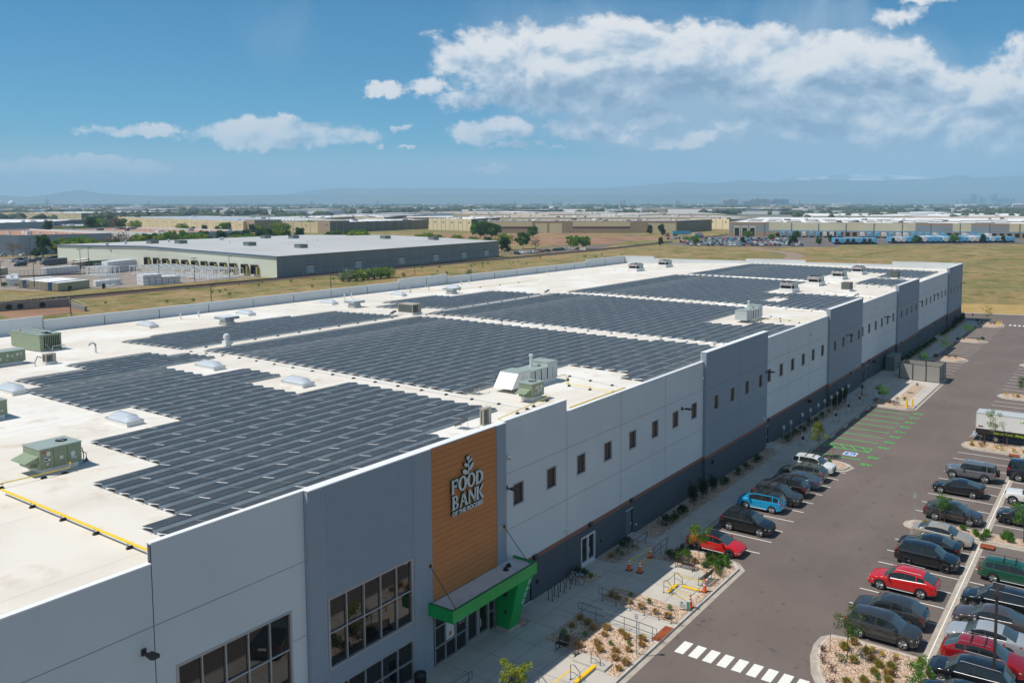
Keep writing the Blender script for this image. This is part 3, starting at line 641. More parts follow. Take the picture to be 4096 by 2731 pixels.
# ---- canopy and slanted column
C = W
cz0, cz1, cx0, cx1, cy0 = 3.66, 4.42, 36.0, 44.35, -2.25
f = MB()
f.box(cx0, cx1, cy0, cy0 + .14, cz0, cz1, green); f.box(cx0, cx0 + .14, cy0 + .14, -.3, cz0, cz1, green); f.box(cx1 - .14, cx1, cy0 + .14, -.31, cz0, cz1, green)
f.box(cx0 + .14, cx1 - .14, cy0 + .14, -.3, cz0 + .02, cz0 + .08, green)
ca_ = f.build('canopy', C)
f = MB(); f.box(cx0 - .01, cx1 + .01, cy0 - .01, cy0 + .16, cz1, cz1 + .03, green_d); f.box(cx0 - .01, cx0 + .16, cy0 + .16, -.31, cz1, cz1 + .03, green_d); f.box(cx1 - .16, cx1 + .01, cy0 + .16, -.31, cz1, cz1 + .03, green_d)
for x in (38.1, 40.15, 42.2): f.box(x - .008, x + .008, cy0 - .004, cy0, cz0, cz1, green_d)
f.box(cx0, cx1, cy0 - .004, cy0, 4.19, 4.205, green_d); f.build('canopy_trim', ca_)
f = MB(); f.box(cx0 + .14, cx1 - .14, cy0 + .14, -.3, cz1 - .3, cz1 - .1, deckm); f.build('canopy_deck', ca_)
f = MB()
for x, y in ((42.4, -1.15), (42.95, -.95)): f.lathe([(.2, 0), (.2, .05), (.13, .06), (.13, .18), (.0, .24)], black, (x, y, cz1 - .1), 12)
f.build('roof_drain', ca_)
for x, z in ((36.17, 6.7), (43.28, 6.8)):
    f = MB(); f.tube([(x, -.32, z), (x + (.35 if x < 40 else .6), -2.0, cz1 - .05)], .022, black); f.box(x - .07, x + .07, -.4, -.3, z - .1, z + .1, black); f.build('canopy_tie_rod', ca_)
f = MB()
b0 = [(42.42, -1.35), (43.3, -1.35), (44.2, -.32), (42.42, -.32)]; t0 = [(42.1, -2.15), (43.95, -2.15), (44.3, -.32), (42.3, -.32)]
b0 = [(42.42, -1.36), (43.32, -1.36), (43.32, -.31), (42.42, -.31)]; t0 = [(42.42, -2.15), (44.15, -2.15), (44.15, -.31), (42.42, -.31)]
i = len(f.v); f.v += [(x, y, .3) for x, y in b0] + [(x, y, cz0 + .01) for x, y in t0]; f.m = [green]
for q in ((0, 1, 5, 4), (1, 2, 6, 5), (2, 3, 7, 6), (3, 0, 4, 7)): f.f.append(q); f.mi.append(0)
f.box(42.36, 43.38, -1.42, -.31, .15, .30, concrete)
cc = f.build('canopy_column', C)
f = MB(); f.box(42.30, 42.425, -1.25, -.95, 2.55, 2.85, brown); f.box(42.36, 42.425, -1.2, -1.02, 1.35, 1.55, brown); f.box(42.41, 42.419, -1.9, -.32, 2.3, 2.315, green_d); f.box(42.41, 42.419, -.9, -.89, .3, 2.3, green_d); f.build('light_box', cc)
f = MB(); tilt = math.atan2(.8, cz0 - .3)
for i, ch_ in enumerate('0600'):
    z = 3.12 - i * .46; yy = -1.36 - (z - .3) * (.8 / (cz0 - .3)); xx = 43.05 + (z - .3) * .22
    text_mesh('house_number', ch_, .52, letter_f, .03, cc, Matrix.Translation((xx - .1, yy - .012, z)) @ Matrix.Rotation(R(90) + tilt, 4, 'X'), offset=.004, shear=.15)

# ---- lettering on the orange boards
SB = thing('sign_lettering', None, None); SB.parent = W
def glyph(M, polys, x, z, w, h, yf, d, m):
    for P in polys:
        n = len(P); pts = [(x + p[0] * w, z + p[1] * h) for p in P]
        i = len(M.v); M.v += [(a, yf, b) for a, b in pts] + [(a, yf + d, b) for a, b in pts]; k = M._mi(m)
        a = sum(pts[j][0] * pts[(j + 1) % n][1] - pts[(j + 1) % n][0] * pts[j][1] for j in range(n))
        o = list(range(n)) if a > 0 else list(range(n))[::-1]
        M.f.append(tuple(i + q for q in o)); M.mi.append(k)
        for j in range(n): M.f.append((i + j, i + (j + 1) % n, i + n + (j + 1) % n, i + n + j)); M.mi.append(k)
def ring(cx, cy, rx, ry, tx, ty, a0=0, a1=360, n=20):
    out = []
    for i in range(n):
        p, q = R(a0 + (a1 - a0) * i / n), R(a0 + (a1 - a0) * (i + 1) / n)
        out.append([(cx + (rx - tx) * math.cos(p), cy + (ry - ty) * math.sin(p)), (cx + rx * math.cos(p), cy + ry * math.sin(p)), (cx + rx * math.cos(q), cy + ry * math.sin(q)), (cx + (rx - tx) * math.cos(q), cy + (ry - ty) * math.sin(q))])
    return out
def stem(x, w=.27, f=.07): return [(x - f, 0), (x + w + f, 0), (x + w, .12), (x + w, .88), (x + w + f, 1), (x - f, 1), (x, .88), (x, .12)]
G = {'F': [stem(.08), [(.3, 1), (.98, 1), (.98, .68), (.88, .68), (.8, .86), (.3, .86)], [(.3, .58), (.66, .58), (.76, .7), (.76, .34), (.66, .45), (.3, .45)]],
     'O': ring(.5, .5, .5, .52, .27, .12), 'D': [stem(.06)] + ring(.36, .5, .62, .5, .27, .13, -90, 90, 12),
     'B': [stem(.06)] + ring(.34, .74, .46, .26, .22, .1, -90, 90, 10) + ring(.34, .26, .56, .26, .25, .1, -90, 90, 10),
     'A': [[(-.04, 0), (.28, 0), (.2, .1), (.56, 1), (.4, 1), (.04, .1)], [(.40, 1), (.62, 1), (.96, .1), (1.06, 0), (.64, 0), (.68, .1)], [(.2, .3), (.78, .3), (.74, .42), (.25, .42)]],
     'N': [[(.0, 0), (.28, 0), (.21, .1), (.21, .9), (.06, .9), (.06, .1)], [(-.02, 1), (.28, 1), (.98, .1), (.98, 0), (.8, 0), (.1, .88)], [(.74, 1), (1.06, 1), (.98, .9), (.98, 0), (.83, .1), (.83, .9)]],
     'K': [stem(.04), [(.24, .42), (.3, .58), (.74, .92), (.7, 1), (1.04, 1), (.98, .92), (.5, .52)], [(.34, .56), (.52, .62), (1.02, .08), (1.1, 0), (.7, 0), (.72, .06)]]}
face_, side_ = MB(), MB()
def word(s, xs, z, h):
    for ch_, (x, w, dz) in zip(s, xs):
        glyph(face_, G[ch_], x, z + dz, w, h, -.42, .02, letter_f); glyph(side_, G[ch_], x - .008, z + dz, w + .016, h, -.40, .14, letter_s)
word('FOOD', [(38.06, .62, 0), (38.68, .82, .02), (39.50, .82, .02), (40.33, .76, 0)], 10.52, .88)
word('BANK', [(38.10, .66, 0), (38.80, .74, 0), (39.60, .74, 0), (40.38, .70, 0)], 9.50, .88)
LEAF = [[(-.10, 0), (-.42, .04), (-.62, .18), (-.66, .40), (-.5, .42), (-.25, .34), (-.08, .18)], [(.0, .18), (.3, .26), (.5, .48), (.56, .78), (.35, .68), (.12, .5), (.0, .3)], [(-.06, .56), (-.3, .56), (-.44, .66), (-.48, .86), (-.3, .86), (-.12, .76)],
        [(.02, .76), (.2, .82), (.34, .98), (.38, 1.14), (.2, 1.06), (.06, .92)], [(-.06, 1.0), (-.2, 1.1), (-.24, 1.26), (-.14, 1.34), (-.04, 1.26), (.06, 1.36), (.14, 1.28), (.1, 1.12)], [(-.05, -.02), (.05, -.02), (.02, 1.06), (-.06, 1.06)]]
glyph(face_, LEAF, 39.68, 11.44, .86, .86, -.42, .02, letter_f); glyph(side_, LEAF, 39.67, 11.44, .875, .865, -.40, .14, letter_s)
face_.build('letter_face', SB); side_.build('letter_side', SB)
text_mesh('small_lettering', 'OF THE ROCKIES', .385, letter_f, .03, SB, Matrix.Translation((38.10, -.41, 9.12)) @ Matrix.Rotation(R(90), 4, 'X') @ Matrix.Scale(.98, 4, (1, 0, 0)), offset=.016)
text_mesh('small_lettering', 'OF THE ROCKIES', .385, letter_s, .14, SB, Matrix.Translation((38.09, -.32, 9.117)) @ Matrix.Rotation(R(90), 4, 'X') @ Matrix.Scale(.98, 4, (1, 0, 0)), offset=.018)
# ------------------------------------------------------------ solar arrays on the roof
PIT = 1.43
def solar(name_label, bands, phase=0.0):
    xs = [b[2] for b in bands]; A = thing('solar_array', name_label, 'solar panels', (min(xs), min(b[1] for b in bands), 0), 0, 'solar arrays on the white roof')
    ox, oy = A.location.x, A.location.y
    rows = []
    for (yh, yl, x0, x1) in bands:
        for i in range(-1, 60):
            y = 1.75 + i * PIT
            if yl <= y + .65 < yh: rows.append((y, x0, x1))
    for ri, (y, x0, x1) in enumerate(rows):
        M = MB(); n = int((x1 - x0) / 2.02); x1 = x0 + n * 2.02
        z = rz(y) + .0; ya, yb = y + .13 - oy, y + 1.17 - oy; za, zb = z + .26, z + .13; a0, a1 = x0 - ox, x1 - ox
        sl = (zb - za) / (yb - ya)
        for k in range(n):
            a = a0 + k * 2.02 + .02; b = a0 + (k + 1) * 2.02 - .02
            dz = random.uniform(-.004, .004); mlt = (a + b) / 2
            M.face([(a, ya, za + dz), (b, ya, za + dz), (b, yb, zb + dz), (a, yb, zb + dz)], pv)
            if (k + ri) % 2 == 0 and k: c_ = a0 + k * 2.02; M.face([(c_ - .045, ya, za + .012), (c_ + .045, ya, za + .012), (c_ + .045, yb, zb + .012), (c_ - .045, yb, zb + .012)], whitep)
            elif k: c_ = a0 + k * 2.02; M.face([(c_ - .018, ya, za + .011), (c_ + .018, ya, za + .011), (c_ + .018, yb, zb + .011), (c_ - .018, yb, zb + .011)], galv)
        M.face([(a0, ya - .01, za - .03), (a1, ya - .01, za - .03), (a1, yb + .01, zb - .03), (a0, yb + .01, zb - .03)], whitep)
        M.face([(a0, ya - .012, za - .03), (a1, ya - .012, za - .03), (a1, ya - .012, za + .006), (a0, ya - .012, za + .006)], galv)
        # sloped wind deflector behind each row, with a folded lip
        d0, d1 = ya - .17, ya - .02
        M.face([(a0 - .05, d0, z + .03), (a1 + .05, d0, z + .03), (a1 + .05, d1, za - .05), (a0 - .05, d1, za - .05)], galv)
        M.face([(a0 - .05, d0 - .07, z + .05), (a1 + .05, d0 - .07, z + .05), (a1 + .05, d0, z + .03), (a0 - .05, d0, z + .03)], galv)
        for k in (0, 1):
            xx = a0 - .03 if k == 0 else a1 + .03
            M.face([(xx, ya + .04, z + .04), (xx, yb - .12, z + .04), (xx, ya + .04, za - .04)], dark)
        M.box(a0 - .12, a0 + .02, ya, yb + .05, z + .01, z + .035, alu); M.tube([(a0 - .02, ya, za - .01), (a0 - .02, yb, zb - .01)], .02, alu, 4)
        M.tube([(a1 + .02, ya, za - .01), (a1 + .02, yb, zb - .01)], .02, alu, 4)
        M.build('panel_row', A)
    return A
solar('nearest solar array, stepped round three skylights behind the ribbed and orange facade', [(53.8, 48.2, 41.2, 51), (48.2, 42.6, 34.8, 51), (42.6, 36.0, 32.9, 46.7), (36.0, 29.7, 32.9, 51), (29.7, 23.6, 35.1, 46.7), (23.6, 14.6, 28.4, 51.1), (14.6, 6.3, 24.2, 51.2), (6.3, 1.2, 22.2, 44.3)])
solar('slim solar array near the back parapet, left of the tan roof unit', [(67.6, 66.2, 70, 80), (66.2, 64.5, 57, 85.8), (64.5, 52.0, 52.8, 85.8)])
solar('far slim solar array right of the tan roof unit by the bare white roof', [(69.2, 64.4, 98, 112), (64.4, 55.4, 92.5, 121.5), (55.4, 51.2, 95, 121)])
solar('wide middle solar array behind the long silver make-up air unit', [(48.6, 12.0, 53.2, 87.4), (12.0, 4.6, 68.5, 87.4), (4.6, 1.2, 66.2, 87.4)])
solar('solar array in the middle distance, beyond the second cross aisle', [(50.4, 13.6, 88.8, 122.8), (13.6, 7.0, 88.8, 103.6), (7.0, 1.2, 88.8, 108)])
solar('solar array beyond the third cross aisle, left of the large grey fan units', [(49.6, 20.2, 124.6, 168.2), (20.2, 15.8, 124.6, 144), (15.8, 12.9, 124.8, 131.5), (15.8, 12.9, 137, 146), (12.9, 3.6, 125, 146)])
solar('farthest large solar array beside the end parapet', [(48.2, 26.6, 169.2, 209), (26.6, 22.0, 171, 209), (22.0, 12.4, 198, 211)])
solar('small far solar array beside the brown roof units near the front parapet', [(12.4, 3.8, 169.4, 184.5), (12.4, 9.2, 186.5, 211), (9.2, 2.8, 189.8, 212)])

# ------------------------------------------------------------ roof equipment
def onroof(x, y): return (x, y, rz(y))
def rtu(label, x, y, L, Wd, h, top=None, body=rtu_g, hood='l', fans=((.72, .5, .32),), curb=.33, labels=True, nm='rooftop_air_conditioner', group=None):
    T = thing(nm, label, 'air conditioner', onroof(x, y), 0, group)
    m = MB(); m.box(.15, L - .15, .12, Wd - .12, -.02, curb, whitep, 'b'); m.build('curb', T)
    m = MB(); m.box(0, L, 0, Wd, curb, h - .06, body); o = m.build('casing', T)
    for a in (L * .33, L * .66): 
        d = MB(); d.box(a - .008, a + .008, -.006, 0, curb + .05, h - .1, dark); d.build('panel_joint', o)
    m = MB(); m.box(-.03, L + .03, -.03, Wd + .03, h - .06, h, rtu_top if body is rtu_g else body); m.build('lid', T)
    for fx_, fy_, r in fans:
        m = MB(); m.lathe([(r, 0), (r, .05), (r * .9, .05), (r * .9, .012), (.0, .01)], dark, (L * fx_, Wd * fy_, h), 16); 
        m.tube([(L * fx_ - r * .9, Wd * fy_, h + .05), (L * fx_ + r * .9, Wd * fy_, h + .05)], .02, galv, 4); m.tube([(L * fx_, Wd * fy_ - r * .9, h + .05), (L * fx_, Wd * fy_ + r * .9, h + .05)], .02, galv, 4)
        m.build('fan', T)
    if hood == 'l':
        m = MB(); m.v = [(0, .15, h - .45), (0, Wd - .15, h - .45), (-.75, Wd - .15, h - .72), (-.75, .15, h - .72), (0, .15, h - .85), (0, Wd - .15, h - .85), (-.75, Wd - .15, h - .76), (-.75, .15, h - .76)]; m.m = [body]
        for q in ((0, 1, 2, 3)[::-1], (0, 4, 7, 3)[::-1], (1, 2, 6, 5), (2, 3, 7, 6)): m.f.append(q); m.mi.append(0)
        m.box(-.35, 0, .5, Wd - .3, curb + .1, h - .85, body); m.build('intake_hood', T)
    if labels:
        m = MB(); rr = random.Random(int(x * 7))
        for _ in range(9):
            a = rr.uniform(.1, L - .4); c = rr.uniform(curb + .1, h - .45); m.box(a, a + rr.uniform(.1, .25), -.012, -.002, c, c + rr.uniform(.1, .28), sticker)
        m.build('label_plate', T)
        m = MB(); m.box(.12, .34, -.014, -.002, h - .28, h - .19, red_m); m.build('red_badge', T)
    return T
t = rtu('sage green roof air conditioner alone on the near left roof beside the yellow pipe', 23.3, 18.4, 2.35, 2.05, 1.57)
m = MB(); m.tube([(2.35, .5, 1.0), (2.6, .45, 1.0), (2.65, .4, .6), (2.65, .4, 0)], .03, black, 5); m.tube([(2.35, .9, .6), (2.7, .9, .75), (3.0, .8, .5), (3.0, .8, 0)], .025, black, 5); m.lathe([(.16, 0), (.08, .12), (.03, .25)], railm, (3.0, .8, 0), 8); m.build('cable', t)
rtu('sage green roof air conditioner cut by the left edge, below the domed skylight', 25.7, 34.4, 2.6, 2.1, 1.42, fans=((.6, .5, .5),))
rtu('sage green roof unit with a louvred side in front of the large ribbed unit', 36.4, 58.6, 3.7, 1.9, 1.48, fans=((.25, .5, .4),), hood='r')
t = thing('large_rooftop_unit', 'largest sage green ribbed roof unit near the left back parapet, with a red flag tip', 'air conditioner', onroof(44.5 - 0, 65.4))
m = MB(); m.box(.15, 2.1, .1, 7.1, 0, .12, whitep); m.build('curb', t)
m = MB(); m.box(0, 2.25, 0, 6.7, .12, 1.85, rtu_g); c_ = m.build('casing', t)
m = MB(); m.v = [(-.0, 6.7, 1.85), (2.25, 6.7, 1.85), (2.25, 7.3, 1.5), (0, 7.3, 1.5), (0, 6.7, 1.2), (2.25, 6.7, 1.2)]; m.m = [rtu_g]
for q in ((0, 1, 2, 3), (3, 2, 5, 4), (0, 3, 4), (1, 5, 2)): m.f.append(q); m.mi.append(0)
m.build('intake_hood', t)
m = MB(); m.box(-.03, 2.28, -.03, 6.73, 1.85, 1.92, rtu_top)
for y in (1.7, 3.2, 4.6, 5.8): m.box(-.04, 2.29, y, y + .05, 1.92, 1.95, dark)
m.build('lid', t)
m = MB()
for i in range(9): m.box(.42 + i * .19, .52 + i * .19, -.02, 0, .3, 1.7, dark)
m.build('coil_louvre', t)
for fy_ in (.45, 1.2):
    m = MB(); m.lathe([(.34, 0), (.34, .06), (.3, .06), (.3, .01), (0, .01)], dark, (1.1, fy_, 1.92), 14); m.build('fan', t)
m = MB(); m.tube([(.1, 4.5, 1.92), (.1, 4.5, 2.25)], .03, red_m, 4); m.build('flag', t)
m = MB(); m.tube([(.5, -.15, .9), (.9, -.7, .1)], .04, galv, 6); m.tube([(1.0, -.5, .0), (1.05, -.5, .55), (2.3, -.5, .6), (2.5, -.6, 0)], .045, alu, 6); m.tube([(2.3, -.2, 0), (2.3, -.2, .55)], .04, alu, 6); m.build('pipe', t)
def cond(label, x, y, L, Wd, h, body, curb=.24, nm='condensing_unit'):
    t = thing(nm, label, 'condensing unit', onroof(x, y)); m = MB(); m.box(-.1, L + .1, -.05, Wd + .05, 0, curb, whitep); m.build('curb', t)
    m = MB(); m.box(0, L, 0, Wd, curb, h, body); o = m.build('casing', t); m = MB(); m.box(-.02, L + .02, -.02, Wd + .02, h, h + .03, body)
    m.box(L * .55, L * .62, -.012, 0, curb + .05, h - .05, dark); m.box(.08, L * .5, -.01, 0, curb + .1, h - .1, grille); m.box(-.01, 0, .1, Wd - .1, curb + .1, h - .1, grille); m.build('louvre', t); return t
t = cond('small beige condensing unit on a white curb beside the sage green units', 40.6, 55.5, .95, .75, 1.05, tan_m)
m = MB(); m.tube([(-.1, .6, .7), (-.5, .6, .9), (-.9, .3, .4), (-.9, .3, 0)], .05, black, 6); m.lathe([(.14, 0), (.07, .12), (.04, .22)], whitep, (-.9, .3, 0), 8); m.build('hose', t)
cond('tall tan louvred roof unit between the two slim solar arrays', 87.2, 51.0, 1.75, 2.9, 1.5, tan_m, .28)
t = cond('beige double fan split unit at the parapet above the orange sign', 46.3, 3.9, .9, .34, 1.3, tan_m, .08)
t = cond('nearer brown roof unit, on the open roof below the large grey fan units', 154.7, 8.2, 2.3, 1.5, 1.55, brown_c, .35)
t2 = cond('farther brown roof unit beside the far solar rows', 185.5, 6.8, 2.2, 1.5, 1.6, brown_c, .3)
def skylight(x, y, L, Wd, label):
    t = thing('skylight', label, 'skylight', onroof(x, y), 0, 'domed skylights on the white roof')
    m = MB(); m.box(0, L, 0, Wd, -.05, .30, whitep, 'b'); m.box(-.03, L + .03, -.03, Wd + .03, .30, .35, lightgrey); m.build('curb', t)
    m = MB(); nx, ny = 6, 12; k = m._mi(acryl); h = .42
    for i in range(nx + 1):
        for j in range(ny + 1):
            u, v = i / nx, j / ny; e = max(0, math.sin(math.pi * u)) ** .6 * min(1, min(v, 1 - v) * 5) ** .7
            m.v.append((.03 + (L - .06) * u, .03 + (Wd - .06) * v, .35 + h * e))
    for i in range(nx):
        for j in range(ny):
            a = i * (ny + 1) + j; m.f.append((a, a + ny + 1, a + ny + 2, a + 1)); m.mi.append(k)
    m.build('dome', t, True)
    m = MB()
    for j in range(3, 10):
        for i in (2, 3): 
            x0_ = .03 + (L - .06) * (i - .3) / nx; yy = .03 + (Wd - .06) * j / ny; 
    m2 = MB(); 
    for j in range(2, ny - 1):
        yy = .03 + (Wd - .06) * j / ny; m2.tube([(L * .08, yy, .35 + h * .42), (L * .25, yy, .35 + h * .83), (L * .5, yy, .36 + h), (L * .75, yy, .35 + h * .83), (L * .92, yy, .35 + h * .42)], .012, whitep, 4)
    m2.build('dome_rib', t)
    return t
for x, y, w, l in ((31.85, 24.7, 2.95, 'domed skylight in the notch at the near left edge of the nearest solar array'), (47.1, 37.5, 3.1, 'domed skylight in the upper right notch of the nearest solar array'), (47.1, 24.7, 2.95, 'domed skylight in the lower right notch of the nearest solar array'), (31.75, 41.8, 3.0, 'domed skylight cut by the left picture edge'),
                   (61.8, 74.0, 3.2, 'leftmost domed skylight along the back parapet'), (76.5, 73.6, 3.2, 'second domed skylight along the back parapet, behind the square hood'), (92.5, 74.2, 3.2, 'third domed skylight along the back parapet'), (107.5, 73.5, 2.9, 'fourth domed skylight along the back parapet, right of the two white vent pipes'), (122.5, 73.9, 2.9, 'farthest domed skylight, partly behind a square hood')):
    skylight(x, y, 1.25, w, l)
for x, y, l in ((68.4, 67.0, 'flat square relief hood nearest the left, by the leftmost slim solar array'), (90.7, 66.8, 'flat square relief hood between the two slim solar arrays'), (114.3, 67.6, 'farthest flat square relief hood, in front of a skylight')):
    t = thing('relief_hood', l, 'roof vent', onroof(x, y), 0, 'square relief hoods on the roof'); m = MB(); m.box(.1, 1.5, .25, 1.85, 0, .32, whitep); m.build('curb', t)
    m = MB(); m.box(.2, 1.4, .35, 1.75, .32, .72, lightgrey); m.build('neck', t); m = MB(); m.box(-.3, 1.9, -.15, 2.25, .72, 1.05, galv); m.box(-.3, 1.9, -.15, 2.25, 1.05, 1.07, alu); m.build('hood', t)
def gooseneck(x, y, h, l):
    t = thing('gooseneck_vent', l, 'roof vent', onroof(x, y), 0, 'gooseneck vents on the roof'); m = MB()
    m.tube([(0, 0, 0), (0, 0, h)], .10, whitep, 8); m.tube([(0, 0, h), (-.02, .02, h + .22), (-.18, .18, h + .38), (-.38, .38, h + .3), (-.46, .46, h + .08)], .095, galv, 8); m.build('pipe', t, True); m = MB(); m.lathe([(.2, 0), (.2, .03), (.1, .1)], whitep, (0, 0, 0), 10); m.build('collar', t)
gooseneck(47.1, 58.8, .75, 'silver hooked gooseneck vent on the near left roof above the nearest array'); gooseneck(113.7, 77.5, .7, 'left of the two far gooseneck vents by the raised back parapet'); gooseneck(118.3, 77.3, .7, 'right of the two far gooseneck vents by the raised back parapet')
t = thing('turbine_vent', 'silver capped round vent on a square white curb in the aisle between solar arrays', 'roof vent', onroof(56.8, 49.8)); m = MB(); m.box(-.35, .35, -.35, .35, 0, .6, whitep); m.build('curb', t); m = MB(); m.lathe([(.26, .6), (.26, .85), (.36, .88), (.36, 1.1), (.26, 1.14), (.32, 1.18), (.32, 1.28), (.1, 1.4), (0, 1.4)], alu, n=16); m.build('cap', t, True)
for x, y, h, l in ((69.6, 79.6, .9, 'left white vent pipe of the nearest pair along the back parapet'), (72.4, 79.6, .9, 'right white vent pipe of the nearest pair along the back parapet'), (99.6, 79.4, 1.0, 'left white vent pipe of the middle pair along the back parapet'), (100.9, 79.1, 1.0, 'right white vent pipe of the middle pair along the back parapet'), (129.5, 79, .9, 'left white vent pipe of the far pair behind the farthest skylight'), (132.3, 79.3, .9, 'right white vent pipe of the far pair behind the farthest skylight'),
                   (159.4, 79, .9, 'lone white vent pipe on the bare far roof near the parapet'), (159.6, 69.3, .6, 'short vent pipe on the middle of the bare far roof'), (174, 69.5, .6, 'short vent pipe left of the two far fan units')):
    m = MB(); m.lathe([(.22, 0), (.12, .12), (.09, .3), (.09, h), (0, h)], whitep, (0, 0, 0), 8); o = m.build('vent_pipe', loc=onroof(x, y)); tag(o, l, 'vent pipe', 'vent pipes on the roof')
# long make-up air units
def doas(x, y, L, Wd, h, label, cone):
    t = thing('makeup_air_unit', label, 'air handling unit', onroof(x, y)); m = MB()
    m.box(1.6, L, .1, Wd - .1, 0, .4, whitep); m.build('curb', t)
    m = MB(); m.box(0, 1.7, 0, Wd, .35, h - .1, whitep if cone else lightgrey); m.build('filter_box', t)
    m = MB(); m.box(1.7, L - 1.5, .05, Wd - .05, .4, h - .25, lightgrey); m.box(1.68, L - 1.5, .03, Wd - .03, h - .25, h - .2, rtu_top); o = m.build('fan_box', t)
    m = MB(); m.box(L - 1.5, L, 0, Wd, .4, h + .15, lightgrey); m.box(L - 1.52, L + .02, -.02, Wd + .02, h + .15, h + .2, rtu_top); m.build('burner_box', t)
    m = MB()
    for a in (.75, 1.7, 2.4, 3.3, L - 1.5, L - .75): m.box(a - .012, a + .012, -.012, .06, .45, h - .3, dark)
    for a in (.35, 1.1): m.box(a, a + .16, -.015, 0, .9, 1.25, sticker)
    m.build('panel_seam', t)
    m = MB(); m.box(-.02, 1.72, -.02, Wd + .02, h - .1, h - .05, rtu_top); m.build('lid', t)
    m = MB(); m.lathe([(.14, 0), (.14, .9), (.2, .9), (.2, 1.1), (0, 1.12)], alu, (L - 2.1, Wd * .7, h - .2), 10); m.build('flue', t)
    if cone:
        m = MB(); m.v = [(0, 0, h - .08), (0, Wd, h - .08), (-.95, Wd, .38), (-.95, 0, .38), (0, 0, .38), (0, Wd, .38)]; m.m = [whitep]
        for q in ((0, 1, 2, 3)[::-1], (0, 3, 4)[::-1], (1, 5, 2)[::-1]): m.f.append(q); m.mi.append(0)
        m.box(-.02, .06, .05, .12, 0, .4, whitep); m.build('intake_hood', t)
    return t
doas(56.5, 8.5, 5.75, 2.0, 1.7, 'long silver make-up air unit with white wedge hood behind the sage green unit', True)
doas(106.2, 8.2, 5.7, 1.7, 1.75, 'farther long silver air unit without a wedge hood, near the front parapet', False)
rtu('sage green roof air conditioner in front of the long silver make-up air unit', 54.35, 5.5, 1.65, 1.35, 1.47, fans=((.6, .5, .33),))
red_ring = mat('red_ring_logo', (.62, .05, .06), .5)
fan_top = mat('fan_unit_grey', (.36, .40, .42), .5)
def fanunit(x, y, label):
    t = thing('refrigeration_condenser', label, 'condenser', onroof(x, y), 0, 'large grey fan condensers on the roof')
    m = MB(); m.box(0, 3.9, 0, 2.5, 0, .72, whitep); m.build('plinth', t)
    m = MB(); m.box(.2, 3.7, .2, 2.4, 1.25, 1.75, fan_top); m.box(.2, .3, .2, .3, .72, 1.25, fan_top); m.box(3.6, 3.7, .2, .3, .72, 1.25, fan_top); m.box(.2, .3, 2.3, 2.4, .72, 1.25, fan_top); m.box(1.9, 3.7, .3, 2.3, .72, 1.25, lightgrey); m.build('casing', t)
    m = MB(); m.box(.35, 1.85, .4, 2.2, .74, 1.22, dark); m.build('compressor', t)
    for i in range(3):
        for j in range(2): m = MB(); m.lathe([(.36, 0), (.36, .1), (.31, .1), (.31, .02), (0, .02)], dark, (.85 + i * 1.1, .8 + j * 1.05, 1.75), 12); m.build('fan', t)
    m = MB()
    for yy in (.75, 1.75): 
        for s_ in range(12):
            p, q = 2 * math.pi * s_ / 12, 2 * math.pi * (s_ + 1) / 12
            m.face([(.19, yy, 1.5), (.19, yy + .2 * math.cos(q), 1.5 + .15 * math.sin(q)), (.19, yy + .2 * math.cos(p), 1.5 + .15 * math.sin(p))], red_ring)
        m.box(.17, .185, yy - .11, yy + .11, 1.46, 1.54, whitep)
    m.build('red_emblem', t)
for i, (x, y, l) in enumerate(((145.9, 15.8, 'nearest large grey fan condenser with two red emblems, on a white plinth'), (160.8, 15.7, 'second large grey fan condenser from the camera, between the nearest one and the third'), (176.7, 15.8, 'third large grey fan condenser from the camera in the row of four'), (191.3, 15.7, 'farthest large grey fan condenser in the row of four'), (175.1, 64.1, 'left fan condenser of the two on the bare far roof'), (189.9, 64, 'right fan condenser of the two on the bare far roof'))): fanunit(x, y, l)
# inverters on tilted racks
def inverter(x, y, label, n=1):
    t = thing('solar_inverter', label, 'inverter', onroof(x, y), 0, 'inverters on tilted racks')
    for i in range(n):
        m = MB(); m.v = [(i * .75, 0, .75), (i * .75 + .6, 0, .75), (i * .75 + .6, .75, .35), (i * .75, .75, .35), (i * .75, .0, .55), (i * .75 + .6, 0, .55), (i * .75 + .6, .7, .15), (i * .75, .7, .15)]; m.m = [lightgrey, railm]
        for q, k in (((0, 1, 2, 3), 0), ((7, 6, 5, 4), 1), ((0, 4, 5, 1), 1), ((3, 2, 6, 7), 1), ((0, 3, 7, 4), 1), ((1, 5, 6, 2), 1)): m.f.append(q); m.mi.append(k)
        m.build('inverter_box', t)
    m = MB()
    for xx in (0, n * .75 - .15): m.tube([(xx, 0, .55), (xx, 0, 0)], .025, alu, 4); m.tube([(xx, .7, .15), (xx, .7, 0)], .025, alu, 4)
    m.tube([(0, -.1, .06), (1.2, -.5, .06), (1.6, -.2, .06)], .03, whitep, 4); m.build('rack', t)
inverter(44.8, 4.6, 'inverter on a tilted rack beside the beige split unit above the orange sign'); inverter(53.6, 10.9, 'inverter on a tilted rack left of the long silver air unit'); inverter(85.6, 53.2, 'inverter beside the tall tan louvred unit'); inverter(121.2, 51.6, 'inverter at the tip of the far slim solar array'); inverter(145.7, 4.2, 'inverter above the second blue-grey wall panel'); inverter(113.5, 10.4, 'row of three inverters right of the farther long silver unit', 3); inverter(167, 3.2, 'small inverter by the third blue-grey wall panel')
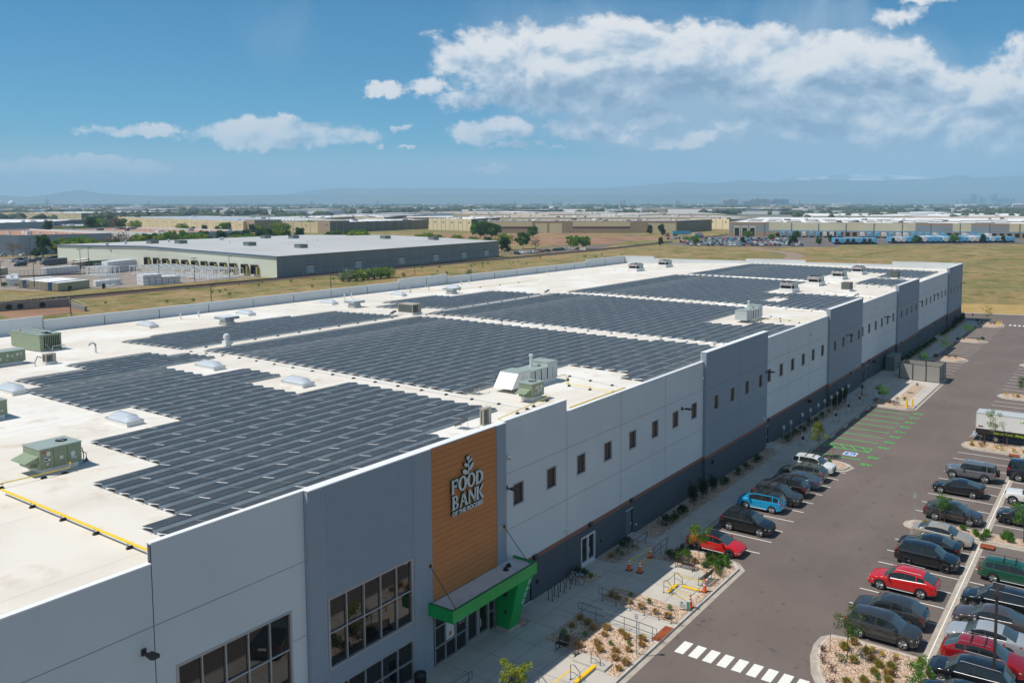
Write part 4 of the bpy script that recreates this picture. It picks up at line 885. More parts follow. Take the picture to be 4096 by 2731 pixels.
# pipes with rubber blocks
def pipe_run(name, label, pts, r, m, cat, blocks, h=.28, strut=True, group=None):
    t = thing(name, label, cat, (0, 0, 0), 0, group); M = MB(); M.tube([(x, y, rz(y) + h + dz) for x, y, dz in pts], r, m, 6); M.build('pipe', t)
    for (x, y) in blocks:
        b = MB(); z = rz(y)
        b.v = [(x - .17, y - .09, z), (x + .17, y - .09, z), (x + .17, y + .09, z), (x - .17, y + .09, z), (x - .11, y - .06, z + .12), (x + .11, y - .06, z + .12), (x + .11, y + .06, z + .12), (x - .11, y + .06, z + .12)]; b.m = [rubber]
        for q in ((4, 5, 6, 7), (0, 1, 5, 4), (1, 2, 6, 5), (2, 3, 7, 6), (3, 0, 4, 7)): b.f.append(q); b.mi.append(0)
        if strut: b.box(x - .1, x - .085, y - .01, y + .01, z + .1, z + h + .04, galv); b.box(x + .085, x + .1, y - .01, y + .01, z + .1, z + h + .04, galv); b.box(x - .15, x + .15, y - .015, y + .015, z + h - .05, z + h - .03, galv)
        b.build('pipe_support', t)
    return t
pipe_run('gas_pipe', 'thick yellow gas pipe running over the near left roof to the front parapet', [(20.6, 16.8, 0), (20.6, .3, 0)], .062, yellow_pipe, 'gas pipe', [(20.6, 13.3), (20.6, 10.1), (20.6, 6.9), (20.6, 3.9)])
pipe_run('gas_pipe', 'thin yellow gas pipe beside the sage green unit on the near left roof', [(18.5, 18.0, 0), (20.6, 17.95, 0), (24.6, 17.75, 0), (24.7, 17.75, .25), (24.7, 18.3, .25)], .03, yellow_pipe, 'gas pipe', [(21.0, 17.9), (23.2, 17.8), (24.3, 17.7)])
pipe_run('gas_pipe', 'yellow gas pipe from the sage green unit to the parapet near the orange sign', [(55.6, 5.1, .1), (55.6, 4.8, 0), (47.8, 3.8, 0), (47.8, 2.6, 0), (49.5, 1.6, 0)], .03, yellow_pipe, 'gas pipe', [(55.3, 4.7), (53.2, 4.5), (50.7, 4.2), (48.6, 3.0)])
pipe_run('gas_pipe', 'bent yellow gas pipe right of the long silver air unit, reaching the low parapet', [(62.2, 8.9, 0), (63.8, 8.6, 0), (60.6, 6.4, 0), (60.8, 6.2, 0), (60.6, .5, -.1)], .03, yellow_pipe, 'gas pipe', [(60.9, 6.3), (60.7, 4.0), (60.6, 1.6), (62.9, 7.8)])
m = MB(); m.tube([(52.2, .42, 12.95), (60.6, .42, 12.95)], .05, yellow_pipe, 6); tag(m.build('gas_pipe'), 'yellow gas pipe lying along the top of the low front parapet', 'gas pipe')
pipe_run('gas_pipe', 'yellow gas pipe behind the second skylight row near the raised back parapet', [(113, 79, 0), (117.5, 78.8, 0), (118, 72, -.1), (146, 71.5, -.1)], .03, yellow_pipe, 'gas pipe', [(115, 78.9), (121, 72), (127, 71.9), (133, 71.8), (139, 71.7)])
pipe_run('gas_pipe', 'yellow gas pipe by the farther long silver air unit', [(107, 8.0, .1), (107, 7.2, .1), (109.5, 7.0, 0), (111, 3, 0), (113, .5, 0)], .03, yellow_pipe, 'gas pipe', [(108.5, 7.1), (110.3, 5)])
def blocks_line(x0, y0, x1, y1, n): return [(x0 + (x1 - x0) * (i + .5) / n, y0 + (y1 - y0) * (i + .5) / n) for i in range(n)]
for (x0, y0, x1, y1, n, l) in ((52.4, 51, 52.2, 3, 17, 'silver conduit on rubber blocks in the first cross aisle'), (53.5, 51.0, 85, 51.2, 10, 'silver conduit along the edge of the nearer slim solar array'), (88.2, 51, 88.1, 3, 14, 'silver conduit on rubber blocks in the second cross aisle'), (91, 50.6, 120, 50.9, 8, 'silver conduit along the edge of the farther slim solar array'), (123.6, 50.5, 123.4, 3, 12, 'silver conduit on rubber blocks in the third cross aisle'), (168.7, 48, 168.3, 14, 8, 'silver conduit on rubber blocks in the farthest cross aisle'), (149, 12, 147, 1.5, 5, 'bright conduit crossing the roof below the nearest fan condenser'), (163, 13, 167, 2.5, 5, 'bright conduit crossing the roof below the second fan condenser'),
                               (110, 1.6, 116, 10.5, 5, 'conduit bundle between the row of three inverters and the front parapet'), (112, 1.0, 122, 1.0, 6, 'cable tray along the front parapet before the far blue-grey panel'), (150, 1.0, 166, 1.4, 8, 'cable tray along the front parapet near the third blue-grey panel'), (64.5, 9.8, 63, 2, 3, 'silver conduit in front of the stepped end of the middle array')):
    pipe_run('conduit', l, [(x0, y0, 0), ((x0 + x1) / 2, (y0 + y1) / 2, 0), (x1, y1, 0)], .035, alu, 'conduit', blocks_line(x0, y0, x1, y1, n), .16, False, 'conduits on the roof')
# ------------------------------------------------------------ vehicles
tyre_m = mat('tyre', (.018, .018, .018), .85)
rim_m = mat('alloy_rim', (.36, .37, .38), .45, metal=.6)
rim_b = mat('black_rim', (.02, .02, .022), .35, metal=.4)
carglass = mat('car_glass', (.012, .016, .018), .03, spec=.6, ior=1.6)
shield = mat('windscreen_glass', (.055, .075, .072), .03, spec=1.0, ior=1.75)
trim_b = mat('black_plastic', (.02, .02, .022), .6)
chrome = mat('chrome', (.38, .39, .40), .38, metal=.7)
head_m = mat('headlight_lens', (.6, .62, .64), .1, coat=.5)
tail_m = mat('taillight_lens', (.45, .01, .01), .15, coat=.5)
amber = mat('amber_lens', (.8, .25, .02), .2)
plate_m = mat('number_plate', (.6, .62, .6), .5)
PAINT = dict(red=(.55, .012, .012), darkred=(.33, .008, .012), black=(.010, .011, .013), blue=(.01, .38, .70), charcoal=(.045, .048, .052), white=(.74, .75, .74), olive=(.10, .115, .09), slate=(.055, .075, .12), silver=(.42, .44, .46), champagne=(.42, .38, .31), green=(.012, .10, .055), mauve=(.085, .07, .07), grey=(.16, .17, .18), navy=(.012, .018, .03), tan=(.30, .26, .2))
def paint(n): return mat('paint_' + n, PAINT[n], .22, metal=.25 if n not in ('white', 'black', 'red') else 0, coat=.8)
def interp(P, x):
    if x <= P[0][0]: return P[0][1]
    for (a, b), (c, d) in zip(P, P[1:]):
        if x <= c: return b + (d - b) * (x - a) / (c - a)
    return P[-1][1]
# type: L, W, H, belt line, roof line (fractions of L), cowl, windshield top, roof rear, backlight base, wheels
TY = {
 'sedan': dict(L=4.8, W=1.84, H=1.46, belt=[(0, .58), (.02, .68), (.10, .80), (.27, .95), (.5, .99), (.78, 1.05), (.90, 1.08), (.985, 1.0), (1, .80)], roof=[(.25, .95), (.38, 1.34), (.48, 1.44), (.60, 1.45), (.72, 1.38), (.88, 1.08)], c=(.25, .39, .70, .88), wh=(.19, .785), R=.34),
 'suv': dict(L=4.65, W=1.87, H=1.70, belt=[(0, .62), (.015, .84), (.10, .98), (.24, 1.08), (.5, 1.10), (.85, 1.14), (.97, 1.12), (1, .95)], roof=[(.22, 1.08), (.36, 1.56), (.46, 1.68), (.70, 1.69), (.88, 1.62), (.97, 1.12)], c=(.22, .365, .885, .97), wh=(.19, .79), R=.37),
 'boxy': dict(L=4.25, W=1.83, H=1.62, belt=[(0, .62), (.015, .86), (.12, .98), (.22, 1.04), (.5, 1.06), (.9, 1.1), (.98, 1.08), (1, .9)], roof=[(.20, 1.04), (.33, 1.52), (.42, 1.6), (.75, 1.60), (.93, 1.54), (.985, 1.08)], c=(.20, .34, .93, .985), wh=(.20, .80), R=.36),
 'cross': dict(L=4.8, W=1.89, H=1.66, belt=[(0, .60), (.015, .78), (.10, .92), (.25, 1.04), (.5, 1.08), (.8, 1.16), (.95, 1.14), (1, .92)], roof=[(.23, 1.04), (.38, 1.52), (.48, 1.63), (.64, 1.62), (.80, 1.50), (.96, 1.14)], c=(.23, .385, .80, .96), wh=(.19, .785), R=.37),
 'fast': dict(L=4.75, W=1.85, H=1.45, belt=[(0, .55), (.02, .64), (.10, .78), (.25, .93), (.5, .97), (.80, 1.06), (.93, 1.08), (.985, 1.02), (1, .80)], roof=[(.23, .93), (.38, 1.33), (.50, 1.44), (.60, 1.43), (.76, 1.28), (.94, 1.08)], c=(.23, .39, .68, .93), wh=(.18, .79), R=.35),
 'wagon': dict(L=4.8, W=1.82, H=1.60, belt=[(0, .58), (.02, .72), (.10, .86), (.26, 1.0), (.5, 1.02), (.85, 1.06), (.97, 1.06), (1, .9)], roof=[(.24, 1.0), (.37, 1.44), (.47, 1.55), (.72, 1.56), (.88, 1.48), (.975, 1.06)], c=(.24, .375, .885, .975), wh=(.19, .77), R=.35),
 'jeep': dict(L=4.8, W=1.86, H=1.84, belt=[(0, .75), (.02, 1.08), (.10, 1.13), (.28, 1.17), (.5, 1.17), (.9, 1.17), (.985, 1.17), (1, 1.12)], roof=[(.285, 1.17), (.335, 1.70), (.37, 1.82), (.75, 1.83), (.96, 1.80), (.995, 1.2)], c=(.285, .35, .955, .995), wh=(.15, .79), R=.42),
 'van': dict(L=5.7, W=2.0, H=2.08, belt=[(0, .68), (.015, .92), (.07, 1.02), (.155, 1.15), (.5, 1.22), (.9, 1.22), (.985, 1.22), (1, 1.1)], roof=[(.13, 1.12), (.25, 1.82), (.32, 2.04), (.75, 2.06), (.95, 2.0), (.993, 1.25)], c=(.135, .27, .955, .993), wh=(.155, .80), R=.38),
 'pickup': dict(L=5.8, W=2.0, H=1.9, belt=[(0, .8), (.015, 1.1), (.10, 1.16), (.24, 1.22), (.5, 1.24), (.62, 1.24), (.99, 1.24), (1, 1.1)], roof=[(.22, 1.2), (.33, 1.72), (.38, 1.86), (.52, 1.88), (.57, 1.82), (.62, 1.24)], c=(.22, .34, .565, .62), wh=(.17, .78), R=.41)}
def car(typ, pnt, label, name='parked_car', rim=None, roofc=None, rails=False, low=False, cat='car', group=None, cladding=False):
    T = thing(name, label, cat, (0, 0, 0), 0, group); t = TY[typ]; L, Wd, H = t['L'], t['W'], t['H']; P = paint(pnt); RP = paint(roofc) if roofc else P
    xf, xr = L * t['wh'][0], L * t['wh'][1]; Rw = t['R']; Ra = Rw + .055; sill = .30 if typ not in ('jeep', 'pickup') else .42
    ox = -L / 2
    # plan: narrower at both ends
    def pw(x):
        f = x / L; return 1 - .16 * max(0, (.10 - f) / .10) ** 2 - .12 * max(0, (f - .92) / .08) ** 2 - .02 * max(0, (.3 - f) / .3)
    N = 13 if low else 26
    xs = set(L * i / N for i in range(N + 1)) | {.03, .1, L - .03, L - .1}
    if not low:
        for a in (xf, xr):
            for k in range(-6, 7): xs.add(a + Ra * math.sin(math.pi / 2 * k / 6) * .999)
            xs.add(a - Ra - .01); xs.add(a + Ra + .01)
    xs = sorted(x for x in xs if 0 <= x <= L); xs = [x for i, x in enumerate(xs) if i == 0 or x - xs[i - 1] > .008]
    def zlo(x):
        z = sill + (.10 if x < .25 or x > L - .3 else 0) * 0
        if x < .5: z = sill - .02 + .1 * (1 - x / .5) ** 2
        if x > L - .5: z = sill + .12 * ((x - L + .5) / .5)
        for a in (xf, xr):
            if abs(x - a) < Ra: z = max(z, Rw + math.sqrt(max(0, Ra ** 2 - (x - a) ** 2)))
        return z
    def yy(x, z, zt):
        h = (z - sill) / max(.1, zt - sill); return Wd / 2 * pw(x) * (1 - .05 * (1 - h) ** 2 - .055 * h ** 3)
    M = MB(); kp = M._mi(P); kt = M._mi(trim_b); rings = []
    for x in xs:
        zt = interp([(a * L, b) for a, b in t['belt']], x); z0 = min(zlo(x), zt - .06); col_ = []
        for q in (0, .12, .4, .7, .9, 1): z = z0 + (zt - z0) * q; col_.append((x, yy(x, z, zt) - (.02 if q == 1 else 0), z))
        yt = col_[-1][1]
        for q, dz in ((.80, .02), (.45, .035), (0, .042)): col_.append((x, yt * q, zt + dz))
        half = col_; full = [(a, -b, c) for a, b, c in half] + [(a, b, c) for a, b, c in half[-2::-1]]
        rings.append(len(M.v)); M.v += [(a + ox, b, c) for a, b, c in full]
    n = len(full)
    for r0, r1 in zip(rings, rings[1:]):
        for q in range(n - 1):
            M.f.append((r0 + q, r1 + q, r1 + q + 1, r0 + q + 1)[::1]); M.mi.append(kt if (q in (0, n - 2) and (cladding or typ in ('jeep',))) else kp)
    M.f.append(tuple(rings[0] + q for q in range(n))); M.mi.append(kp); M.f.append(tuple(rings[-1] + n - 1 - q for q in range(n))); M.mi.append(kp)
    M.box(ox + .25, -ox - .25, -Wd / 2 * .82, Wd / 2 * .82, sill - .08, sill + .25, trim_b)
    for a in (xf, xr):
        if not low: M.box(ox + a - Ra, ox + a + Ra, -Wd / 2 * .86, Wd / 2 * .86, sill + .1, Rw + Ra + .02, trim_b, 't')
    body = M.build('body', T, True)
    # greenhouse
    c0, c1, c2, c3 = [v * L for v in t['c']]; M = MB(); kg, kp2, kr = M._mi(carglass), M._mi(P), M._mi(RP)
    gx = sorted({c0 + (c3 - c0) * i / (10 if low else 22) for i in range((10 if low else 22) + 1)} | {c1, c2})
    mid = c1 + (c2 - c1) * .38; mid2 = c1 + (c2 - c1) * .78
    if not low: gx = sorted(set(gx) | {mid - .04, mid + .04, mid2 - .035, mid2 + .035, c1 + .05, c2 - .04})
    rings = []
    belt = [(a * L, b) for a, b in t['belt']]; roof = [(a * L, b) for a, b in t['roof']]
    for x in gx:
        zb = interp(belt, x) - .01; zt = max(interp(roof, x), zb + .015); hh = (zt - zb); yb_ = (Wd / 2 * pw(x) * .945 - .03)
        yt = yb_ - .30 * hh * (1 if typ not in ('van', 'jeep') else .4) - .02
        full = [(x, -yb_, zb), (x, -(yb_ + (yt - yb_) * .86), zb + hh * .86), (x, -yt, zt - .012), (x, -yt * .85, zt + .01), (x, 0, zt + .035)]
        full = full + [(a, -b, c) for a, b, c in full[-2::-1]]; rings.append((len(M.v), x)); M.v += [(a + ox, b, c) for a, b, c in full]
    n = len(full)
    for (r0, xa), (r1, xb) in zip(rings, rings[1:]):
        xm = (xa + xb) / 2
        for q in range(n - 1):
            side = q in (0, n - 2); rail = q in (1, n - 3)
            if side: k = kg if not (abs(xm - mid) < .045 or (abs(xm - mid2) < .04 and typ not in ('sedan', 'fast')) or xm > c2 + .12 * (c3 - c2) * (3 if typ in ('sedan', 'fast') else 1) or xm < c0 + .3 * (c1 - c0)) else (kp2 if xm > c2 or xm < c1 else kt if False else kp2)
            elif rail: k = kp2 if (xm > c1 - .12) else kg
            else: k = M._mi(shield) if (xm < c1 - .01 or xm > c2 + .02) else kr
            if side and abs(xm - mid) < .045: k = M._mi(trim_b)
            M.f.append((r0 + q, r1 + q, r1 + q + 1, r0 + q + 1)); M.mi.append(k)
    M.build('cabin', T, True)
    # wheels
    if low:
        for a in (xf, xr):
            for s_ in (-1, 1):
                M = MB(); M.tube([(ox + a, s_ * (Wd / 2 - .2), Rw), (ox + a, s_ * (Wd / 2 + .01), Rw)], Rw, tyre_m, 10); M.build('wheel', T)
        return T
    rm = rim or rim_m
    for a in (xf, xr):
        for s_ in (-1, 1):
            y1 = s_ * (Wd / 2 - .01); y0 = s_ * (Wd / 2 - .22); w = MB(); k = w._mi(tyre_m); nn = 22
            prof = [(Rw * .66, y1 - s_ * .01), (Rw * .72, y1 + s_ * .005), (Rw * .93, y1), (Rw, y1 - s_ * .03), (Rw, y0 + s_ * .03), (Rw * .8, y0)]
            for r, y in prof:
                for q in range(nn): th_ = 2 * math.pi * q / nn; w.v.append((ox + a + r * math.cos(th_), y, Rw + r * math.sin(th_)))
            for j in range(len(prof) - 1):
                for q in range(nn): w.f.append((j * nn + q, j * nn + (q + 1) % nn, (j + 1) * nn + (q + 1) % nn, (j + 1) * nn + q)[::s_]); w.mi.append(k)
            wo_ = w.build('wheel', T, True)
            w = MB(); 
            for q in range(5):
                for d in (-.16, .16):
                    th_ = 2 * math.pi * q / 5 + .3; p = (ox + a + Rw * .10 * math.cos(th_), y1 - s_ * .02, Rw + Rw * .10 * math.sin(th_)); e_ = (ox + a + Rw * .64 * math.cos(th_ + d), y1 - s_ * .012, Rw + Rw * .64 * math.sin(th_ + d)); w.tube([p, e_], .034, rm, 4)
            nn = 20
            for r0_, r1_ in ((.60, .69),):
                for q in range(nn):
                    p, e_ = 2 * math.pi * q / nn, 2 * math.pi * (q + 1) / nn
                    w.face([(ox + a + Rw * r * math.cos(u), y1 - s_ * .004, Rw + Rw * r * math.sin(u)) for r, u in ((r0_, p), (r1_, p), (r1_, e_), (r0_, e_))], rm)
            w.face([(ox + a + Rw * .62 * math.cos(2 * math.pi * q / 16), y1 - s_ * .09, Rw + Rw * .62 * math.sin(2 * math.pi * q / 16)) for q in range(16)], trim_b)
            w.tube([(ox + a, y1 - s_ * .06, Rw), (ox + a, y1 - s_ * .008, Rw)], Rw * .10, rm, 8); w.build('rim', wo_)
    zf = interp(belt, .12) - .13; zr_ = interp(belt, L - .08) - .14
    for s_ in (-1, 1):
        M = MB()
        pts = [(.02, .98), (.10, 1.0), (.34, 1.0)]
        def sp(x, z, o=.012): return (ox + x, s_ * (yy(x, z, interp(belt, x)) + o), z)
        h = .15 if typ != 'jeep' else .2
        if typ == 'jeep': M.lathe([(.0, .03), (.09, .02), (.10, 0)], head_m, (0, 0, 0), 12); M.v = [(ox - .012 - z, x * .9 + s_ * .48, y + .88) for x, y, z in M.v]
        else: M.v = [sp(.05, zf - h * .5), sp(.42, zf - h * .1), sp(.40, zf + .06), sp(.06, zf + .03), (ox - .012, s_ * Wd * .27, zf - h * .5), (ox - .012, s_ * Wd * .27, zf)]; M.m = [head_m]; M.f = [(0, 1, 2, 3)[::s_], (4, 0, 3, 5)[::s_]]; M.mi = [0, 0]
        M.build('headlight', T)
        M = MB(); M.v = [sp(L - .04, zr_ - .09), sp(L - .36, zr_ - .02), sp(L - .34, zr_ + .09), sp(L - .05, zr_ + .08), (ox + L + .012, s_ * Wd * .24, zr_ - .07), (ox + L + .012, s_ * Wd * .24, zr_ + .05)]; M.m = [tail_m]; M.f = [(3, 2, 1, 0)[::s_], (5, 3, 0, 4)[::s_]]; M.mi = [0, 0]
        if typ in ('suv', 'wagon', 'boxy', 'van', 'cross'): M.face([sp(L - .20, zr_ + .08, .0), sp(L - .06, zr_ + .08, .0), (ox + L - .12, s_ * Wd * .42, zr_ + .3), (ox + L - .24, s_ * Wd * .425, zr_ + .3)][::s_], tail_m)
        M.build('taillight', T)
        M = MB(); x = c0 + .38; y = s_ * (Wd / 2 - .02); z = interp(belt, x) + .06; M.box(ox + x - .08, ox + x + .06, min(y, y + s_ * .2), max(y, y + s_ * .2), z, z + .15, P); M.box(ox + x - .03, ox + x + .03, min(y - s_ * .05, y + s_ * .02), max(y - s_ * .05, y + s_ * .02), z - .04, z + .04, trim_b); M.build('mirror', T)
        M = MB()
        for dx in (c1 + (mid - c1) * .8, mid + (mid2 - mid) * .85):
            zz = interp(belt, dx) - .16; q = yy(dx, zz, zz + .16); M.box(ox + dx - .1, ox + dx + .08, min(s_ * (q - .01), s_ * (q + .03)), max(s_ * (q - .01), s_ * (q + .03)), zz - .015, zz + .015, P)
        for dx in (c0 + .25, mid, mid2 if typ == 'sedan' else mid2 - .05):
            za_, zb_ = sill + .1, interp(belt, dx) - .02
            M.face([(ox + dx - .007, s_ * (yy(dx, za_, zb_) + .004), za_), (ox + dx + .007, s_ * (yy(dx, za_, zb_) + .004), za_), (ox + dx + .007, s_ * (yy(dx, (za_ + zb_) / 2, zb_) + .004), (za_ + zb_) / 2), (ox + dx + .007, s_ * (yy(dx, zb_, zb_) + .002), zb_), (ox + dx - .007, s_ * (yy(dx, zb_, zb_) + .002), zb_), (ox + dx - .007, s_ * (yy(dx, (za_ + zb_) / 2, zb_) + .004), (za_ + zb_) / 2)], trim_b)
        M.build('door_handle', T)
        M = MB(); n_ = 10; tm = chrome if (rails in (2,) or pnt in ('champagne', 'silver', 'mauve', 'slate')) else trim_b
        pts = [(ox + x, s_ * (Wd / 2 * pw(x) * .945 - .018), interp(belt, x) + .012) for x in [c0 + .3 * (c1 - c0) + (c2 + .35 * (c3 - c2) - c0 - .3 * (c1 - c0)) * i / n_ for i in range(n_ + 1)]]
        M.tube(pts, .016, tm, 4)
        M.tube([(ox + xf + Ra + .08, s_ * (Wd / 2 + .0), sill + .02), (ox + xr - Ra - .08, s_ * (Wd / 2 + .0), sill + .02)], .03, lightgrey if pnt in ('green', 'red', 'blue') else trim_b, 5)
        M.build('window_trim', T)
        if rails:
            M = MB(); M.tube([(ox + c1 + .15, s_ * Wd * .36, H + .01), (ox + c1 + .25, s_ * Wd * .36, H + .06), (ox + c2 - .15, s_ * Wd * .36, H + .03), (ox + c2 - .05, s_ * Wd * .36, H - .04)], .018, trim_b if rails == 1 else chrome, 5); M.build('roof_rail', T)
    if rails == 3 or rails == 1:
        M = MB()
        for x in (c1 + .5, c1 + 1.3): M.box(ox + x - .03, ox + x + .03, -Wd * .37, Wd * .37, H + .05, H + .08, trim_b)
        M.build('crossbar', T)
    M = MB(); M.box(ox - .02, ox + .02, -Wd * .24, Wd * .24, sill + .12, zf - .05, trim_b)
    if typ == 'jeep':
        for i in range(7): M.box(ox - .03, ox - .015, -.3 + i * .09, -.26 + i * .09, .72, 1.0, dark)
    M.build('grille', T)
    M = MB(); M.box(ox + L - .01, ox + L + .025, -.26, .26, zr_ - .16, zr_ - .02, plate_m); M.build('number_plate', T)
    if typ == 'jeep':
        M = MB(); M.tube([(ox + L + .02, 0, 1.0), (ox + L + .24, 0, 1.0)], .38, tyre_m, 18); M.build('spare_wheel', T)
    return T
UP, DN = R(-90), R(90)          # UP: front (local -x) to +Y ; DN: front to -Y
def putcar(c, x, y, d): place(c, (x, y, .008), d); c['group'] = 'cars parked in front of the warehouse'
putcar(car('fast', 'red', 'glossy red sedan with black glass roof, first in the row beside the facade', roofc='black', rim=rim_b), 62.4, -7.25, DN)
putcar(car('suv', 'black', 'black SUV alone between the red sedan and the bright blue car', rails=1, cladding=True), 67.8, -7.75, DN)
putcar(car('boxy', 'blue', 'bright blue boxy hatchback with a black roof', roofc='black', rails=1), 73.5, -6.85, UP)
putcar(car('suv', 'charcoal', 'dark grey SUV right behind the bright blue hatchback', rails=1, rim=rim_b), 76.0, -7.4, DN)
putcar(car('suv', 'black', 'black SUV with lit red rear lamps between dark grey SUV and slate-blue sedan', rails=1, cladding=True), 78.75, -7.2, UP)
putcar(car('sedan', 'slate', 'slate-blue sedan between the second black SUV and the olive wagon'), 81.5, -7.5, UP)
putcar(car('wagon', 'olive', 'olive green wagon beside the white SUV', rails=1), 84.2, -7.2, UP)
putcar(car('suv', 'white', 'white SUV with a sunroof at the far end of the facade row', rails=1), 87.0, -7.3, DN)
putcar(car('jeep', 'grey', 'grey boxy off-roader with a spare wheel, beside the dark van', cladding=True, rails=0), 93.4, -21.8, UP)
putcar(car('fast', 'black', 'sleek black sedan between the grey off-roader and the grey crossover'), 87.9, -21.5, UP)
putcar(car('cross', 'charcoal', 'grey crossover parked behind the island with the parking sign'), 80.1, -22.3, DN)
putcar(car('sedan', 'champagne', 'champagne silver sedan just below the island with the parking sign'), 74.4, -22.4, DN)
putcar(car('sedan', 'black', 'black sedan between the champagne sedan and a big black SUV'), 71.5, -22.0, UP)
putcar(car('suv', 'black', 'big black SUV with black wheels above the bright red SUV', rim=rim_b, cladding=True), 68.85, -22.3, DN)
putcar(car('cross', 'red', 'bright red SUV in the middle row with a silver rear pillar strip', rails=2, cladding=True), 63.35, -21.75, UP)
putcar(car('cross', 'charcoal', 'dark grey SUV partly hidden behind the grey-brown one by the bottom island'), 58.2, -22.0, UP)
putcar(car('suv', 'charcoal', 'grey-brown SUV nearest the planted island at the bottom'), 55.4, -22.2, DN)
putcar(car('van', 'navy', 'dark passenger van cut by the right edge, beside the grey off-roader', name='parked_van', cat='van'), 96.0, -27.7, DN)
putcar(car('jeep', 'white', 'white boxy off-roader cut by the right edge below the dark van', cladding=True), 88.2, -28.0, UP)
putcar(car('suv', 'black', 'black SUV cut by the right edge below the white off-roader', rim=rim_b, cladding=True), 82.4, -27.9, UP)
putcar(car('wagon', 'green', 'green wagon at the right edge with a silver lower body', rails=1, cladding=True), 69.1, -28.4, DN)
putcar(car('suv', 'black', 'black SUV behind the lamp post, below the green wagon', rails=2), 63.5, -28.0, UP)
putcar(car('sedan', 'mauve', 'brown-grey sedan behind the lamp post'), 60.7, -28.0, UP)
putcar(car('sedan', 'silver', 'light silver sedan between the brown-grey sedan and the dark red SUV'), 57.95, -28.0, UP)
putcar(car('cross', 'darkred', 'dark red SUV with a roof rack at the bottom right', rails=3), 55.15, -28.3, DN)
putcar(car('suv', 'black', 'black SUV with silver window trim, second from the bottom right corner', rails=2), 52.45, -27.9, UP)
putcar(car('sedan', 'navy', 'dark blue sedan cut by the bottom edge'), 49.7, -27.9, UP)
pk = car('pickup', 'black', 'black pickup mirrored in the large window at the lower left', name='pickup_truck', cat='pickup')
place(pk, (33.6, -10.2, .008), R(180 - 30)); 
# box truck
T = thing('box_truck', 'white box truck with a black lower panel behind the island on the right', 'truck', (110.35, -19.9, .008), 0)
M = MB(); M.box(-1.2, 1.2, -6.4, 0, .95, 3.35, whitep); M.box(-1.22, 1.22, -6.42, .02, 3.35, 3.42, lightgrey); M.box(-1.215, -1.2, -6.4, 0, .95, 1.55, mat('black_wrap', (.02, .02, .022), .4)); M.box(1.2, 1.215, -6.4, 0, .95, 1.55, MATS['black_wrap'])
for a in (-1.21, 1.13): M.box(a, a + .08, -.04, .03, .9, 3.35, lightgrey)
M.build('cargo_box', T)
M = MB(); M.box(-.5, .5, -8.3, -.1, .55, .95, trim_b); M.box(-1.1, 1.1, -.05, .5, .5, .6, galv); M.build('chassis', T)
lime = mat('lime_lettering', (.42, .65, .02), .5)
text_mesh('cargo_lettering', 'Always Fresh. Always On.', .40, lime, .004, T, Matrix.Translation((-1.222, -1.9, 1.08)) @ Matrix.Rotation(R(-90), 4, 'Z') @ Matrix.Rotation(R(90), 4, 'X') @ Matrix.Scale(.98, 4, (1, 0, 0)), offset=.004, shear=.2)
M = MB()
for i in range(3): M.box(-1.215, -1.201, -4.9 - i * .34, -4.7 - i * .34, 2.75, 2.95, lime if i == 0 else black)
M.box(-1.215, -1.201, -.8, -.25, 1.75, 1.9, mat('plum_sticker', (.15, .03, .06), .5)); M.build('side_marking', T)
M = MB(); M.v = []; M.box(-1.0, 1.0, -8.3, -6.6, .6, 1.5, whitep); M.prism([(-1, -8.0), (1, -8.0), (1, -6.6), (-1, -6.6)], 1.5, 2.3, whitep); M.box(-1.02, 1.02, -7.7, -7.0, 1.6, 2.15, carglass); M.box(-.9, .9, -8.03, -7.98, 1.55, 2.2, carglass); M.box(-1.0, 1.0, -8.9, -8.3, .6, 1.35, whitep); M.build('cab', T)
for y in (-2.2, -7.9):
    for x in (-1.05, 1.05):
        M = MB(); M.tube([(x - .12, y, .42), (x + .12, y, .42)], .42, tyre_m, 18); w_ = M.build('wheel', T); M = MB(); M.tube([(x - .13, y, .42), (x + .13, y, .42)], .22, rim_m, 10); M.build('rim', w_)
M = MB(); M.box(-1.1, -.9, .0, .04, .75, .9, tail_m); M.box(.9, 1.1, 0, .04, .75, .9, tail_m); M.build('taillight', T)

